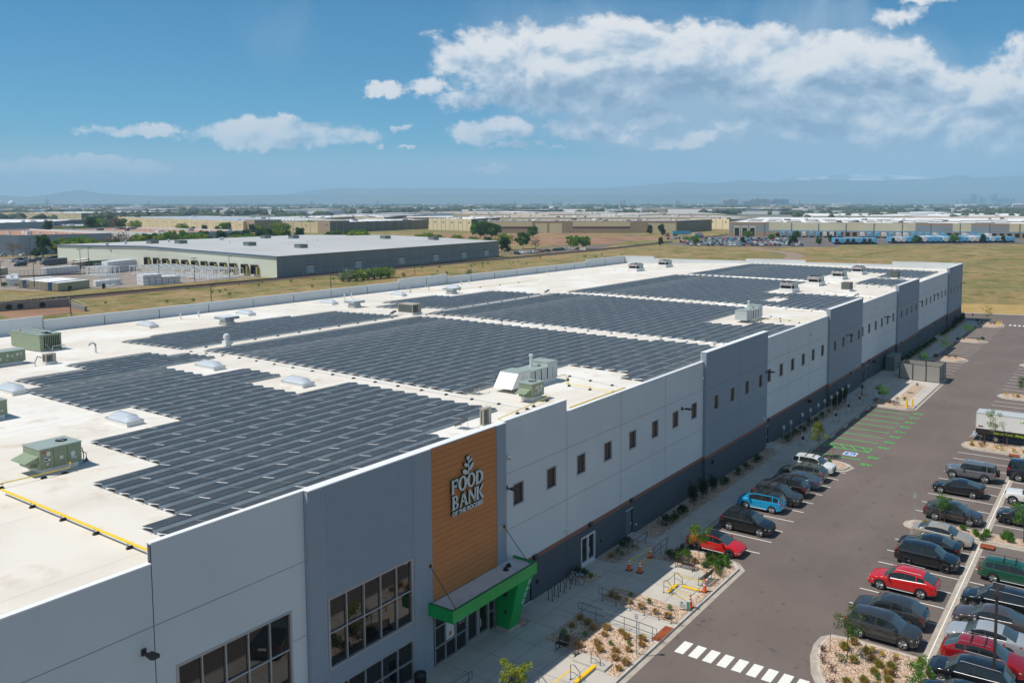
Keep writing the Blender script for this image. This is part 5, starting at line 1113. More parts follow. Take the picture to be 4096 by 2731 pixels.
# ------------------------------------------------------------ plants
def leafmat(n, a, b):
    m = mat(n, a, .65, c2=b, scale=3.0, lo=.3, hi=.7, spec=.2); t = m.node_tree; bs = t.nodes['Principled BSDF']; out = t.nodes['Material Output']
    tr = t.nodes.new('ShaderNodeBsdfTranslucent'); src = bs.inputs['Base Color'].links[0].from_socket; t.links.new(src, tr.inputs[0]); mx = t.nodes.new('ShaderNodeMixShader'); mx.inputs[0].default_value = .45
    t.links.new(bs.outputs[0], mx.inputs[1]); t.links.new(tr.outputs[0], mx.inputs[2]); t.links.new(mx.outputs[0], out.inputs[0]); return m
lf = dict(green=leafmat('leaf_green', (0.070, 0.202, 0.028), (0.155, 0.326, 0.046)), yellow=leafmat('leaf_yellow_green', (0.202, 0.264, 0.031), (0.419, 0.434, 0.046)), dark=leafmat('leaf_dark', (0.019, 0.050, 0.019), (0.046, 0.093, 0.031)), olive=leafmat('leaf_olive', (0.093, 0.132, 0.031), (0.186, 0.217, 0.062)), tan=leafmat('grass_tan', (0.512, 0.341, 0.116), (0.372, 0.310, 0.093)), plum=leafmat('leaf_plum', (0.078, 0.023, 0.028), (0.139, 0.046, 0.039)), gold=leafmat('leaf_gold', (0.600, 0.512, 0.031), (0.558, 0.403, 0.031)), bare=leafmat('twig', (0.155, 0.124, 0.093), (0.248, 0.202, 0.155)), orange=leafmat('leaf_orange', (0.465, 0.139, 0.031), (0.248, 0.155, 0.031)), straw=leafmat('straw_blade', (.60, .42, .17), (.50, .36, .14)), sage=leafmat('leaf_sage', (0.264, 0.341, 0.217), (0.372, 0.434, 0.279)), mid=leafmat('leaf_mid', (0.046, 0.116, 0.023), (0.093, 0.186, 0.039)))
bark = mat('bark', (.10, .07, .05), .9, c2=(.16, .12, .09), scale=6)
def leaves(M, c, r, n, size, m, rnd, flat=1.0):
    k = M._mi(m)
    for _ in range(n):
        while True:
            p = Vector((rnd.uniform(-1, 1), rnd.uniform(-1, 1), rnd.uniform(-1, 1)))
            if p.length < 1: break
        p = Vector((c[0] + p.x * r[0], c[1] + p.y * r[1], c[2] + p.z * r[2]))
        u = Vector((rnd.gauss(0, 1), rnd.gauss(0, 1), rnd.gauss(0, 1))).normalized(); w = u.cross(Vector((rnd.gauss(0, 1), rnd.gauss(0, 1), rnd.gauss(0, 1)))).normalized()
        s = size * rnd.uniform(.6, 1.3); i = len(M.v)
        M.v += [tuple(p - u * s), tuple(p + w * s * .45), tuple(p + u * s), tuple(p - w * s * .45)]; M.f.append((i, i + 1, i + 2, i + 3)); M.mi.append(k)
def tree(name, label, h, r, m, seed, n=700, size=.055, trunk=.035, shape='round', m2=None, clumps=14, base=.38, cat='tree', group=None, limbs=7):
    rnd = random.Random(seed); T = thing(name, label, cat, (0, 0, 0), 0, group)
    M = MB(); top = h * .8; lean = rnd.uniform(-.03, .03) * h
    M.tube([(0, 0, 0), (lean * .3, 0, h * .3), (lean * .6, 0, h * .55), (lean, 0, top)], [trunk, trunk * .8, trunk * .55, trunk * .2], bark, 6)
    cs = []
    for i in range(limbs):
        a = i * 2.4 + rnd.uniform(-.4, .4); z0 = h * (base - .05 + (.75 - base) * i / limbs); rr = r * rnd.uniform(.5, .95) * (1 if shape == 'round' else (1 - .6 * i / limbs))
        e_ = (math.cos(a) * rr, math.sin(a) * rr, z0 + h * rnd.uniform(.12, .22)); M.tube([(lean * z0 / h, 0, z0), (e_[0] * .5, e_[1] * .5, z0 + (e_[2] - z0) * .6), e_], [trunk * .45, trunk * .3, trunk * .12], bark, 4); cs.append(e_)
    M.build('trunk', T)
    M = MB()
    for i in range(clumps):
        if i < len(cs): c = cs[i]
        else:
            a = rnd.uniform(0, 6.28); zz = rnd.uniform(base, .93); w = (1 - abs((zz - .62) / .42) ** 2.2) if shape == 'round' else (1.02 - zz) * 1.55; rr = r * max(.08, w) * rnd.uniform(.3, .85); c = (math.cos(a) * rr + lean, math.sin(a) * rr, zz * h)
        q = r * rnd.uniform(.26, .46); leaves(M, c, (q, q, q * .8), n // clumps, size, (m2 if m2 and rnd.random() < .35 else m), rnd)
    M.build('crown', T)
    return T
def shrub(name, label, r, h, m, seed, n=160, size=.05, cat='shrub', group=None, spiky=False, m2=None):
    rnd = random.Random(seed); M = MB()
    if spiky:
        for _ in range(n):
            a = rnd.uniform(0, 6.28); t_ = rnd.uniform(.1, 1); e_ = Vector((math.cos(a) * r * t_, math.sin(a) * r * t_, h * (1 - .45 * t_) * rnd.uniform(.7, 1.1))); b = Vector((e_.x * .25, e_.y * .25, 0)); s = Vector((-math.sin(a), math.cos(a), 0)) * .012
            M.face([b - s * 2, b + s * 2, e_ + s, e_ - s], m if not m2 or rnd.random() < .6 else m2)
    else:
        M.tube([(0, 0, 0), (0, 0, h * .5)], .02, bark, 4)
        for i in range(9):
            a = rnd.uniform(0, 6.28); q = rnd.uniform(0, .6) * r; leaves(M, (math.cos(a) * q, math.sin(a) * q, h * rnd.uniform(.35, .75)), (r * .5, r * .5, h * .32), n // 9, size, m if not m2 or rnd.random() < .6 else m2, rnd)
    o = M.build(name); return tag(o, label, cat, group)
def stakes(x, y, d, h, label, z=.16):
    for s_ in (-1, 1):
        M = MB(); M.tube([(0, s_ * d, 0), (.03, s_ * d, h)], .022, wood, 5); o = M.build('tree_stake', loc=(x, y, z)); tag(o, label, 'stake', 'wooden stakes beside young trees')
G_ = 'young trees around the parking lot'
def nt_(x, y, h, r, m, seed, label, **k):
    k['n'] = int(k.get('n', 700) * 1.7); k['size'] = k.get('size', .055) * 1.3; place(tree('young_tree', label, h, r * 1.05, lf[m], seed, group=G_, **k), (x, y, .16))
nt_(59.64, -6.98, 3.0, .85, 'green', 1, 'young tree with bright green leaves in front of the red sedan', m2=lf['yellow'], n=900)
nt_(92.0, -6.3, 3.9, 1.15, 'yellow', 2, 'yellow-green young tree at the start of the green-lined charging stalls', n=1300, m2=lf['olive'], shape='cone')
nt_(122.78, -5.74, 2.6, .95, 'green', 3, 'round bright green young tree on the plaza beyond the charging stalls', n=900)
nt_(153.7, -5.0, 2.6, 1.0, 'green', 4, 'bright green young tree behind the slatted enclosure', n=700)
nt_(167.3, -6.4, 3.7, 1.1, 'olive', 5, 'loose green young tree on the second island beyond the enclosure', n=800, m2=lf['green'])
nt_(191.8, -6.4, 3.0, 1.1, 'green', 6, 'green young tree on the third island beyond the enclosure', n=700)
nt_(218.2, -6.6, 4.2, 1.1, 'gold', 7, 'brown-gold young tree at the far corner of the lot', n=600, m2=lf['olive'])
nt_(51.5, -21.0, 3.4, .95, 'mid', 8, 'sparse dark green young tree on the planted island in front of the grey-brown SUV', n=900, size=.045, m2=lf['olive'])
nt_(79.0, -21.8, 2.6, .8, 'green', 9, 'thin green young tree in front of the grey crossover', n=520, m2=lf['mid'])
nt_(107.4, -22.2, 4.6, 1.0, 'green', 10, 'tall thin young tree in front of the white box truck', n=600, m2=lf['yellow'])
nt_(48.5, -25.8, 3.1, .8, 'green', 11, 'leafy green sapling at the bottom edge of the planted island', n=600)
nt_(137.6, -22.4, 3.2, 1.0, 'mid', 12, 'dark green young tree at the right edge on the farther island', n=900)
nt_(77.5, -28.2, 3.7, 1.0, 'green', 13, 'green young tree at the right edge beside the black SUV', n=700)
nt_(36.2, -6.6, 2.7, .85, 'yellow', 14, 'yellow-green young tree in the plaza bed at the bottom edge, left of the crosswalk', n=900, shape='round')
stakes(59.64, -6.98, 1.2, 1.3, 'thin wooden stake beside the young tree by the red sedan'); stakes(92.0, -6.6, 1.3, 1.3, 'thin wooden stake beside the yellow-green tree at the charging stalls'); stakes(51.5, -21.0, 1.1, 1.2, 'thin wooden stake on the planted island by the grey-brown SUV'); stakes(107.4, -22.3, 1.2, 1.2, 'thin wooden stake in front of the box truck'); stakes(122.8, -5.7, 1.2, 1.3, 'thin wooden stake on the plaza beyond the charging stalls'); stakes(79, -22.6, 1.2, 1.2, 'thin wooden stake in front of the grey crossover')
SH = {}
def sp_(kind, x, y, label, z=.16, sc=1, rz_=None, cat=None, group=None):
    D = dict(tuft=('grass_tuft', .36, .42, lf['straw'], dict(spiky=True, n=170, m2=lf['straw'])), otuft=('grass_tuft', .42, .46, lf['yellow'], dict(spiky=True, n=200, m2=lf['straw'])), bush=('green_shrub', .42, .55, lf['mid'], dict(n=420, size=.06, m2=lf['green'])), dark=('dark_shrub', .55, .66, lf['dark'], dict(n=380, size=.06, m2=lf['mid'])), plum=('plum_shrub', .38, .5, lf['plum'], dict(n=150, m2=lf['plum'])), gold=('gold_grass', .3, .42, lf['gold'], dict(n=120)), fount=('fountain_grass', .62, .62, lf['green'], dict(spiky=True, n=260, m2=lf['olive'])), jun=('upright_juniper', .55, 1.9, lf['dark'], dict(n=1100, size=.07, m2=lf['dark'])), sm=('small_shrub', .32, .40, lf['green'], dict(n=200, m2=lf['sage'])), olive=('olive_shrub', .46, .6, lf['olive'], dict(n=240, m2=lf['mid'])))
    nm, r, h, m, kw = D[kind]
    cat = cat or {'tuft': 'grass tuft', 'otuft': 'grass tuft', 'gold': 'grass tuft', 'fount': 'grass tuft', 'jun': 'juniper'}.get(kind, 'shrub')
    if kind not in SH: o = shrub(nm, label, r, h, m, len(SH) + 50, cat=cat, **kw); SH[kind] = o
    else: o = copy_tree(SH[kind])
    place(o, (x, y, z), random.uniform(0, 6.28) if rz_ is None else rz_, label, sc * random.uniform(.85, 1.15), group or 'plants in the gravel beds'); return o
c7 = [('tuft', 'tan grass tuft in the gravel bed between bench and crosswalk'), ('sm', 'small green plant in the gravel bed between bench and crosswalk')]
for x, y, k in ((46.1, -5.2, 0), (45.7, -5.9, 0), (46.2, -6.6, 0), (45.4, -6.9, 0), (46.3, -7.7, 0), (45.9, -8.3, 0), (46.2, -9.3, 0), (45.6, -9.6, 0), (44.6, -6.0, 1), (44.2, -7.1, 0), (44.6, -7.9, 1), (43.6, -7.7, 0), (44.0, -8.6, 0), (43.3, -9.0, 0), (44.6, -9.2, 0), (45.2, -8.9, 1), (43.2, -9.8, 0), (42.4, -9.8, 0), (43.7, -5.2, 0), (44.1, -4.6, 1), (45.2, -4.5, 0), (43.3, -6.3, 0), (46.4, -4.4, 0)): sp_(('tuft', 'sm')[k], x, y, c7[k][1])
for x, y, k in ((50.3, -5.0, 'tuft'), (50.2, -6.0, 'tuft'), (50.0, -7.1, 'tuft'), (49.9, -8.3, 'tuft'), (49.8, -9.3, 'tuft'), (51.2, -5.6, 'sm'), (51.0, -7.2, 'sm'), (50.9, -8.9, 'sm'), (50.5, -4.4, 'tuft')): sp_(k, x, y, ('tan grass tuft' if k == 'tuft' else 'small green plant') + ' in the gravel bed beside the ramp, nearer the yard sign')
for x, y, k, s_ in ((58.7, -5.0, 'dark', 1.1), (59.3, -5.3, 'bush', 1.2), (58.6, -5.7, 'bush', 1.1), (59.6, -5.9, 'bush', 1.2), (58.6, -6.5, 'olive', .9), (60.3, -5.2, 'dark', 1), (59.4, -8.2, 'fount', 1.1), (60.1, -7.8, 'bush', 1.1), (59.6, -8.9, 'fount', 1), (60.2, -8.6, 'bush', 1.2), (58.9, -8.9, 'bush', 1.1), (58.6, -8.1, 'bush', 1), (59.5, -9.5, 'bush', 1), (58.0, -9.2, 'olive', 1), (60.5, -9.0, 'bush', .9), (57.7, -9.7, 'olive', .9), (58.9, -7.0, 'tuft', 1.1)): sp_(k, x, y, {'dark': 'dark shrub', 'bush': 'green shrub', 'olive': 'olive shrub', 'fount': 'fountain grass', 'tuft': 'pale grass tuft'}[k] + ' around the benches by the red sedan', sc=s_)
pl = [('plum', 50.0, -19.9), ('plum', 49.3, -20.7), ('plum', 51.2, -19.5), ('plum', 47.6, -21.3), ('plum', 52.2, -23.7), ('plum', 50.7, -24.0), ('plum', 48.2, -24.3), ('otuft', 52.3, -20.6), ('otuft', 51.1, -21.5), ('otuft', 52.6, -21.9), ('otuft', 48.5, -21.8), ('otuft', 49.2, -22.6), ('otuft', 51.4, -22.9), ('otuft', 50.4, -22.9), ('otuft', 51.6, -23.6), ('otuft', 47.7, -22.6), ('otuft', 48.8, -23.5), ('otuft', 46.8, -22.6), ('otuft', 49.8, -23.9), ('olive', 50.6, -20.9), ('sm', 49.9, -23.2), ('gold', 52.7, -22.8), ('gold', 52.9, -22.2), ('gold', 52.9, -23.6), ('gold', 47.4, -21.9), ('gold', 46.9, -23.4), ('tuft', 52.0, -22.4), ('tuft', 50.7, -23.6), ('tuft', 46.5, -24.0), ('tuft', 53.3, -20.9), ('otuft', 53.2, -25), ('plum', 52.5, -26), ('otuft', 47.2, -25.2)]
for k, x, y in pl: sp_(k, x, y, {'plum': 'dark plum shrub', 'otuft': 'olive grass tuft', 'olive': 'olive shrub', 'sm': 'small grey-green plant', 'gold': 'golden yellow plant', 'tuft': 'tan grass tuft'}[k] + ' on the planted island at the bottom right', sc=1.05)
for k, x, y in (('bush', 76.9, -24.6), ('bush', 77.2, -25.5), ('bush', 76.4, -25.3), ('bush', 77.5, -26.8), ('bush', 76.9, -27.2), ('bush', 77.9, -27.0), ('bush', 76.8, -28.6), ('bush', 78, -28.6), ('bush', 77.6, -23.6), ('otuft', 77.0, -20.6)): sp_(k, x, y, ('rounded green shrub' if k == 'bush' else 'green tuft') + ' on the island below the grey crossover', sc=1.15)
for k, x, y in (('gold', 106.8, -19.9), ('gold', 106.0, -21.0), ('tuft', 106.0, -20.0), ('plum', 106.2, -20.9), ('gold', 106.1, -22.6), ('gold', 105.7, -23.2), ('gold', 105.6, -24.4), ('plum', 106.9, -21.2), ('gold', 105.7, -25.4), ('gold', 137.4, -19.9), ('gold', 136.9, -20.9), ('tuft', 136.5, -21.6)): sp_(k, x, y, {'gold': 'golden yellow plant', 'tuft': 'tan grass tuft', 'plum': 'dark plum shrub'}[k] + (' on the island in front of the box truck' if x < 110 else ' on the farther right island'), sc=1.2)
for k, x, y in [('dark', 64.6, -1.5), ('dark', 65.7, -1.6), ('dark', 67.5, -1.5), ('dark', 68.2, -1.3), ('dark', 77.3, -1.3), ('dark', 81, -1.4), ('dark', 83.3, -1.4), ('dark', 86.1, -1.4), ('dark', 87.0, -1.2), ('dark', 95.7, -1.3), ('dark', 97.4, -1.1), ('dark', 99.2, -1.3), ('dark', 101.4, -1.3), ('dark', 104.2, -1.3), ('dark', 106.4, -1.5), ('dark', 109.2, -1.4), ('plum', 77.6, -1.5), ('plum', 101.2, -1.6), ('plum', 112, -1.3)] + [('dark', 153 + 1.7 * i, -1.2 - .3 * (i % 2)) for i in range(19)] + [('dark', 191.5 + 1.9 * i, -1.3) for i in range(8)]:
    sp_(k, x, y, ('dark green shrub' if k == 'dark' else 'dark plum shrub') + (' in the shaded bed beside the far wall base' if x > 150 else ' in the shaded bed between wall and sidewalk'), sc=1.3)
for i, (x, l) in enumerate([(70.4, 'nearest upright juniper on the wall side of the sidewalk, with stakes'), (72.5, 'middle one of the three nearest upright junipers'), (74.8, 'farthest of the three nearest upright junipers'), (114.8, 'upright juniper in the dark clump by the charging stations, nearest'), (116.5, 'upright juniper in the dark clump by the charging stations, middle'), (119.2, 'upright juniper in the dark clump by the charging stations, farthest')] + [(205.8 + 2.3 * j, 'upright juniper in the row at the far end of the wall') for j in range(6)]): sp_('jun', x, -1.35, l, sc=1.05 if x < 100 else 1.15)
for x, y, k in ((56.2, -1.0, 'tuft'), (57.2, -.9, 'sm'), (58.3, -.8, 'dark'), (59.2, -.7, 'dark'), (56.9, -1.5, 'sm'), (58.7, -1.5, 'sm'), (52.1, -.9, 'dark'), (52.2, -1.5, 'sm'), (51.9, -.5, 'dark')): sp_(k, x, y, {'tuft': 'tan grass tuft', 'sm': 'small green plant', 'dark': 'dark low shrub'}[k] + ' in the shaded bed beside the double glass door')
for x, y, k in ((36.7, -7.6, 'bush'), (35.0, -6.2, 'dark'), (35.2, -7.7, 'dark'), (34.8, -7.0, 'bush'), (37.0, -6.2, 'fount'), (123.4, -4.9, 'plum'), (122.0, -4.9, 'plum'), (122.3, -6.9, 'plum'), (121.6, -7.6, 'plum'), (122.0, -8.0, 'plum'), (124.9, -7.3, 'plum'), (125.6, -8.2, 'sm'), (136.8, -7.6, 'sm'), (90.0, -8.2, 'bush'), (90.9, -7.2, 'plum'), (89.5, -5.4, 'dark'), (163.4, -5.2, 'dark'), (164.5, -5.4, 'olive'), (165, -8.4, 'olive'), (164.8, -7.2, 'plum'), (187.3, -5.2, 'dark'), (188.2, -6.1, 'olive'), (188.4, -8.9, 'olive'), (189.5, -9.4, 'dark'), (213.5, -5.3, 'plum'), (217.8, -5.4, 'otuft'), (216.2, -7.6, 'olive'), (215.8, -8.4, 'olive'), (218.8, -4.4, 'dark')):
    sp_(k, x, y, {'bush': 'green shrub', 'dark': 'dark shrub', 'plum': 'dark plum shrub', 'fount': 'fountain grass', 'sm': 'small green plant', 'olive': 'olive shrub', 'otuft': 'olive grass tuft'}[k] + (' in the bed around the plaza tree at the bottom' if x < 60 else ' on the small island before the charging stalls' if x < 100 else ' on the plaza bed by the yellow hydrant' if x < 150 else ' on the first kerbed island beyond the enclosure' if x < 170 else ' on the second kerbed island beyond the enclosure' if x < 200 else ' at the far corner island'), sc=1.1)

# ------------------------------------------------------------ plaza and lot furniture
def cone(x, y, l):
    T = thing('traffic_cone', l, 'traffic cone', (x, y, .155), 0, 'orange traffic cones'); T.scale = (1.12, 1.12, 1.12); om = mat('cone_orange', (.85, .13, .02), .5)
    M = MB(); M.box(-.2, .2, -.2, .2, 0, .035, rubber); M.build('base', T)
    M = MB(); M.lathe([(.155, .035), (.045, .86), (0, .88)], om, n=14); b = M.build('body', T, True); M = MB(); M.lathe([(.103, .45), (.088, .56)], whitep, n=14); M.lathe([(.077, .64), (.062, .74)], whitep, n=14); M.v = [(a * 1.06, b_ * 1.06, c) for a, b_, c in M.v]; M.build('reflective_band', T)
for x, y, l in ((54.93, -3.3, 'orange cone on the shaded walk, left of the pair'), (55.0, -4.2, 'orange cone on the shaded walk, nearest the sunlit paving'), (57.9, -3.5, 'orange cone by the handrail of the walk'), (54.75, -9.75, 'orange cone near the two benches and kerb'), (51.95, -9.95, 'orange cone beside the white and green yard sign')): cone(x, y, l)
tape_m = mat('yellow_tape', (.75, .62, .03), .5)
def tape(pts, l):
    M = MB(); 
    for a, b in zip(pts, pts[1:]):
        a, b = Vector(a), Vector(b); n_ = 6
        for i in range(n_):
            p = a.lerp(b, i / n_); q = a.lerp(b, (i + 1) / n_); s1 = -.12 * math.sin(math.pi * i / n_); s2 = -.12 * math.sin(math.pi * (i + 1) / n_)
            M.face([p + Vector((0, 0, s1 - .035)), q + Vector((0, 0, s2 - .035)), q + Vector((0, 0, s2 + .035)), p + Vector((0, 0, s1 + .035))], tape_m)
    tag(M.build('caution_tape'), l, 'tape')
tape([(57.85, -3.85, .95), (55.0, -4.2, .98), (54.93, -3.3, .98), (57.9, -3.5, .98)], 'yellow caution tape strung between cones over the shaded ramp')
tape([(53.13, -7.3, 1.0), (51.95, -9.95, 1.0), (54.75, -9.75, 1.0), (54.65, -7.4, 1.0), (53.1, -7.3, 1.0)], 'yellow caution tape round the sunlit step by the benches')
def rail(pts, l, h=.9, low_=.45, ends=True, posts=None):
    T = thing('handrail', l, 'handrail', (pts[0][0], pts[0][1], .155)); ox, oy = pts[0]
    P = [(x - ox, y - oy) for x, y in pts]
    M = MB(); a, b = Vector((*P[0], 0)), Vector((*P[-1], 0)); d = (b - a).normalized() * .3
    loop = [a - d + Vector((0, 0, low_)), a - d + Vector((0, 0, h))] + [Vector((x, y, h)) for x, y in P] + [b + d + Vector((0, 0, h)), b + d + Vector((0, 0, low_))]
    M.tube(loop, .024, railm, 6); M.tube([a - d + Vector((0, 0, low_))] + [Vector((x, y, low_)) for x, y in P] + [b + d + Vector((0, 0, low_))], .022, railm, 6); M.build('rail', T)
    for x, y in P: M = MB(); M.tube([(x, y, 0), (x, y, h)], .022, railm, 6); M.box(x - .07, x + .07, y - .06, y + .06, 0, .012, railm); M.build('post', T)
rail([(49.55, -4.2), (49.45, -5.4), (49.38, -6.6), (49.3, -7.75), (49.26, -8.9), (49.24, -9.85)], 'grey handrail along the crosswalk ramp, on the cone side')
rail([(46.9, -4.2), (46.86, -5.35), (46.81, -6.5), (46.74, -7.65), (46.68, -8.8), (46.6, -9.85)], 'grey handrail along the crosswalk ramp, on the tufted bed side')
rail([(56.0, -1.75), (57.4, -1.85), (58.8, -1.85), (60.2, -1.85)], 'grey handrail by the wall-side bed near the double glass door')
rail([(57.9, -3.9), (59.1, -3.85), (60.2, -3.8)], 'short grey handrail beside the cone, on the kerb side')
rail([(33.2, -3.2), (34.5, -3.3), (36.0, -3.4)], 'grey handrail near the black litter bin at the bottom edge')
def srail(x, y, l):
    M = MB(); M.tube([(0, 0, 0), (0, 0, .9), (.02, -.25, .95), (.05, -.62, .6), (.06, -.66, 0)], .024, railm, 6); M.tube([(0, 0, .45), (.02, -.25, .48), (.06, -.64, .25)], .018, railm, 6)
    for yy_ in (0, -.66): M.box(-.08, .08, yy_ - .06, yy_ + .06, 0, .012, railm)
    tag(M.build('step_rail', loc=(x, y, .155)), l, 'handrail', 'looped step rails on the plaza')
for x, y, l in ((53.04, -7.3, 'looped step rail nearest the taped step, left one'), (54.65, -7.35, 'looped step rail behind the taped step, by the bench'), (41.95, -8.1, 'looped step rail beside the tufted bed at the bottom'), (40.0, -7.9, 'looped step rail cut by the bottom edge'), (37.9, -7.1, 'looped step rail mirrored in the ribbed wall window')): srail(x, y, l)
bench_m = mat('bench_metal', (.03, .026, .024), .5)
def bench(x, y, a, l):
    T = thing('park_bench', l, 'bench', (x, y, .155), a, 'black slatted benches on the plaza'); M = MB()
    for i in range(5): M.box(-.8, .8, .0 + i * .09, .06 + i * .09, .43, .45, bench_m)
    M.build('seat', T); M = MB()
    for i in range(5): M.box(-.8, .8, .46 + i * .02, .475 + i * .02, .50 + i * .085, .56 + i * .085, bench_m)
    M.build('backrest', T)
    for s_ in (-.72, .72):
        M = MB(); M.tube([(s_, .0, .43), (s_, .05, 0)], .025, bench_m, 5); M.tube([(s_, .42, .43), (s_, .36, 0)], .025, bench_m, 5); M.tube([(s_, -.08, .02), (s_, .5, .02)], .025, bench_m, 5); M.tube([(s_, .42, .43), (s_, .56, .92)], .025, bench_m, 5); M.tube([(s_, 0, .45), (s_, .02, .64), (s_, .48, .64)], .02, bench_m, 5); M.build('leg_frame', T)
    M = MB(); M.tube([(-.72, .2, .05), (0, .2, .42), (.72, .2, .05)], .015, bench_m, 4); M.build('brace', T)
bench(57.3, -6.8, R(-90), 'black slatted bench with its back to the shrubs and red sedan'); bench(56.2, -8.9, R(180), 'black slatted bench seen from the side near the kerb'); bench(42.2, -6.0, R(-90), 'black slatted bench on the edge of the building shadow'); bench(37.2, -5.4, R(200), 'black slatted bench by the plaza tree at the bottom edge')
def rack(x, y, l):
    M = MB(); M.tube([(0, 0, 0), (0, 0, .75), (0, -.05, .86), (0, -.17, .92), (0, -.29, .86), (0, -.34, .75), (0, -.34, 0)], .028, black, 8)
    for yy_ in (0, -.34): M.lathe([(.06, 0), (.06, .02), (0, .02)], black, (0, yy_, 0), 8)
    tag(M.build('bike_rack', loc=(x, y, .155)), l, 'bike rack', 'black hoop bike racks')
for i, x in enumerate((47.52, 48.27, 49.04, 49.8, 50.55)): rack(x, -.92, ['nearest black hoop bike rack, beside the green column', 'second black hoop bike rack from the green column', 'middle black hoop bike rack of five', 'fourth black hoop bike rack from the green column', 'farthest black hoop bike rack, holding the bicycle'][i])
T = thing('bicycle', 'white bicycle leaning on the farthest hoop rack by the double door', 'bicycle', (50.95, -.55, .155), R(-100))
for x in (.0, 1.05):
    M = MB(); n_ = 20
    M.tube([(x + .33 * math.cos(2 * math.pi * i / n_), 0, .34 + .33 * math.sin(2 * math.pi * i / n_)) for i in range(n_ + 1)], .018, tyre_m, 5, False)
    for i in range(6): M.tube([(x, 0, .34), (x + .32 * math.cos(i * 1.05), 0, .34 + .32 * math.sin(i * 1.05))], .004, alu, 3)
    M.build('wheel', T)
M = MB(); fr = whitep
for p, q in (((0, 0, .34), (.15, 0, .8)), ((.15, 0, .8), (.62, 0, .78)), ((.15, 0, .72), (.5, 0, .33)), ((.5, 0, .33), (.65, 0, .86)), ((1.05, 0, .34), (.5, 0, .33)), ((1.05, 0, .34), (.62, 0, .78))): M.tube([p, q], .02, fr, 5)
M.build('frame', T); M = MB(); M.tube([(.15, 0, .8), (.12, 0, 1.02), (.05, -.25, 1.05)], .014, black, 5); M.tube([(.12, 0, 1.02), (.05, .25, 1.05)], .014, black, 5); M.build('handlebar', T)
M = MB(); M.box(.55, .8, -.06, .06, .86, .91, black); M.build('saddle', T); M = MB(); M.box(.85, 1.2, -.1, .1, .74, .86, mat('pannier_blue', (.15, .28, .38), .6)); M.build('rear_bag', T)
T = thing('litter_bin', 'black metal litter bin against the ribbed wall at the bottom edge', 'bin', (34.3, -1.2, .155)); M = MB(); M.lathe([(.27, 0), (.3, .1), (.32, .85), (.35, .88)], black, n=18)
for i in range(24): a = i * math.pi / 12; M.tube([(.315 * math.cos(a), .315 * math.sin(a), .08), (.345 * math.cos(a), .345 * math.sin(a), .9)], .012, black, 3)
M.build('bin_body', T, True); M = MB(); M.lathe([(.36, .9), (.37, .97), (.3, 1.06), (.16, 1.1), (.14, 1.08), (.0, 1.0)], black, n=18); M.build('lid', T, True)
# small signs
def signpost(x, y, h, l, name='sign_post', w=.3, hh=.45, z=.16, face=-1, m=whitep, back=None, group=None, txt=True):
    T = thing(name, l, 'sign', (x, y, z), 0, group); M = MB(); M.box(-.03, .03, -.02, .02, 0, h, galv if h > 1 else black); M.build('post', T)
    M = MB(); M.box(-.045, -.033, -w / 2, w / 2, h - hh, h, m); p = M.build('sign_panel', T)
    if txt:
        M = MB()
        for i in range(3): M.box(-.05, -.046, -w * .38, w * .38, h - hh * (.25 + i * .25) - .015, h - hh * (.25 + i * .25) + .02, green_line if group and 'charging' in group else red_m if i == 0 else black)
        M.build('sign_marking', p)
    return T
signpost(44.5, -9.85, 2.75, 'tall post with a small white and red no-parking sign beside the crosswalk ramp', z=.16)
signpost(77.7, -19.5, 2.5, 'tall dark post with a sign seen edge-on at the tip of the island', w=.3, m=galv, txt=False)
CG = 'charging stall signs along the sidewalk'
for i, (x, y) in enumerate(((93.2, -1.85), (95.9, -1.75), (100.2, -1.7), (103.0, -1.8), (106.1, -1.8), (108.9, -1.75), (111.5, -1.85), (114.2, -1.83), (117.2, -1.7), (119.7, -1.8))): signpost(x, y, 2.6, ['nearest', 'second', 'third', 'fourth', 'fifth', 'sixth', 'seventh', 'eighth', 'ninth', 'farthest'][i] + ' thin charging sign post along the wall-side bed', group=CG, w=.3, hh=.42)
T = thing('yard_sign', 'low white and teal yard sign in the gravel beside the cone', 'sign', (51.4, -9.75, .16), R(12)); teal = mat('teal_panel', (.0, .30, .24), .5)
M = MB(); M.box(-.01, .01, -.36, .36, .12, .66, whitep); p = M.build('sign_panel', T); M = MB(); M.box(-.014, -.0105, -.36, -.18, .12, .66, teal); M.prism([(-.02, .1), (-.011, .1), (-.011, .25), (-.02, .25)], .48, .58, teal)
for i in range(5): M.box(-.014, -.0105, -.12, .30, .40 - i * .055, .415 - i * .055, railm)
M.build('sign_print', p); M = MB(); M.tube([(0, .25, 0), (0, .25, .2)], .008, black, 4); M.tube([(0, -.25, 0), (0, -.25, .2)], .008, black, 4); M.build('wire_leg', T)
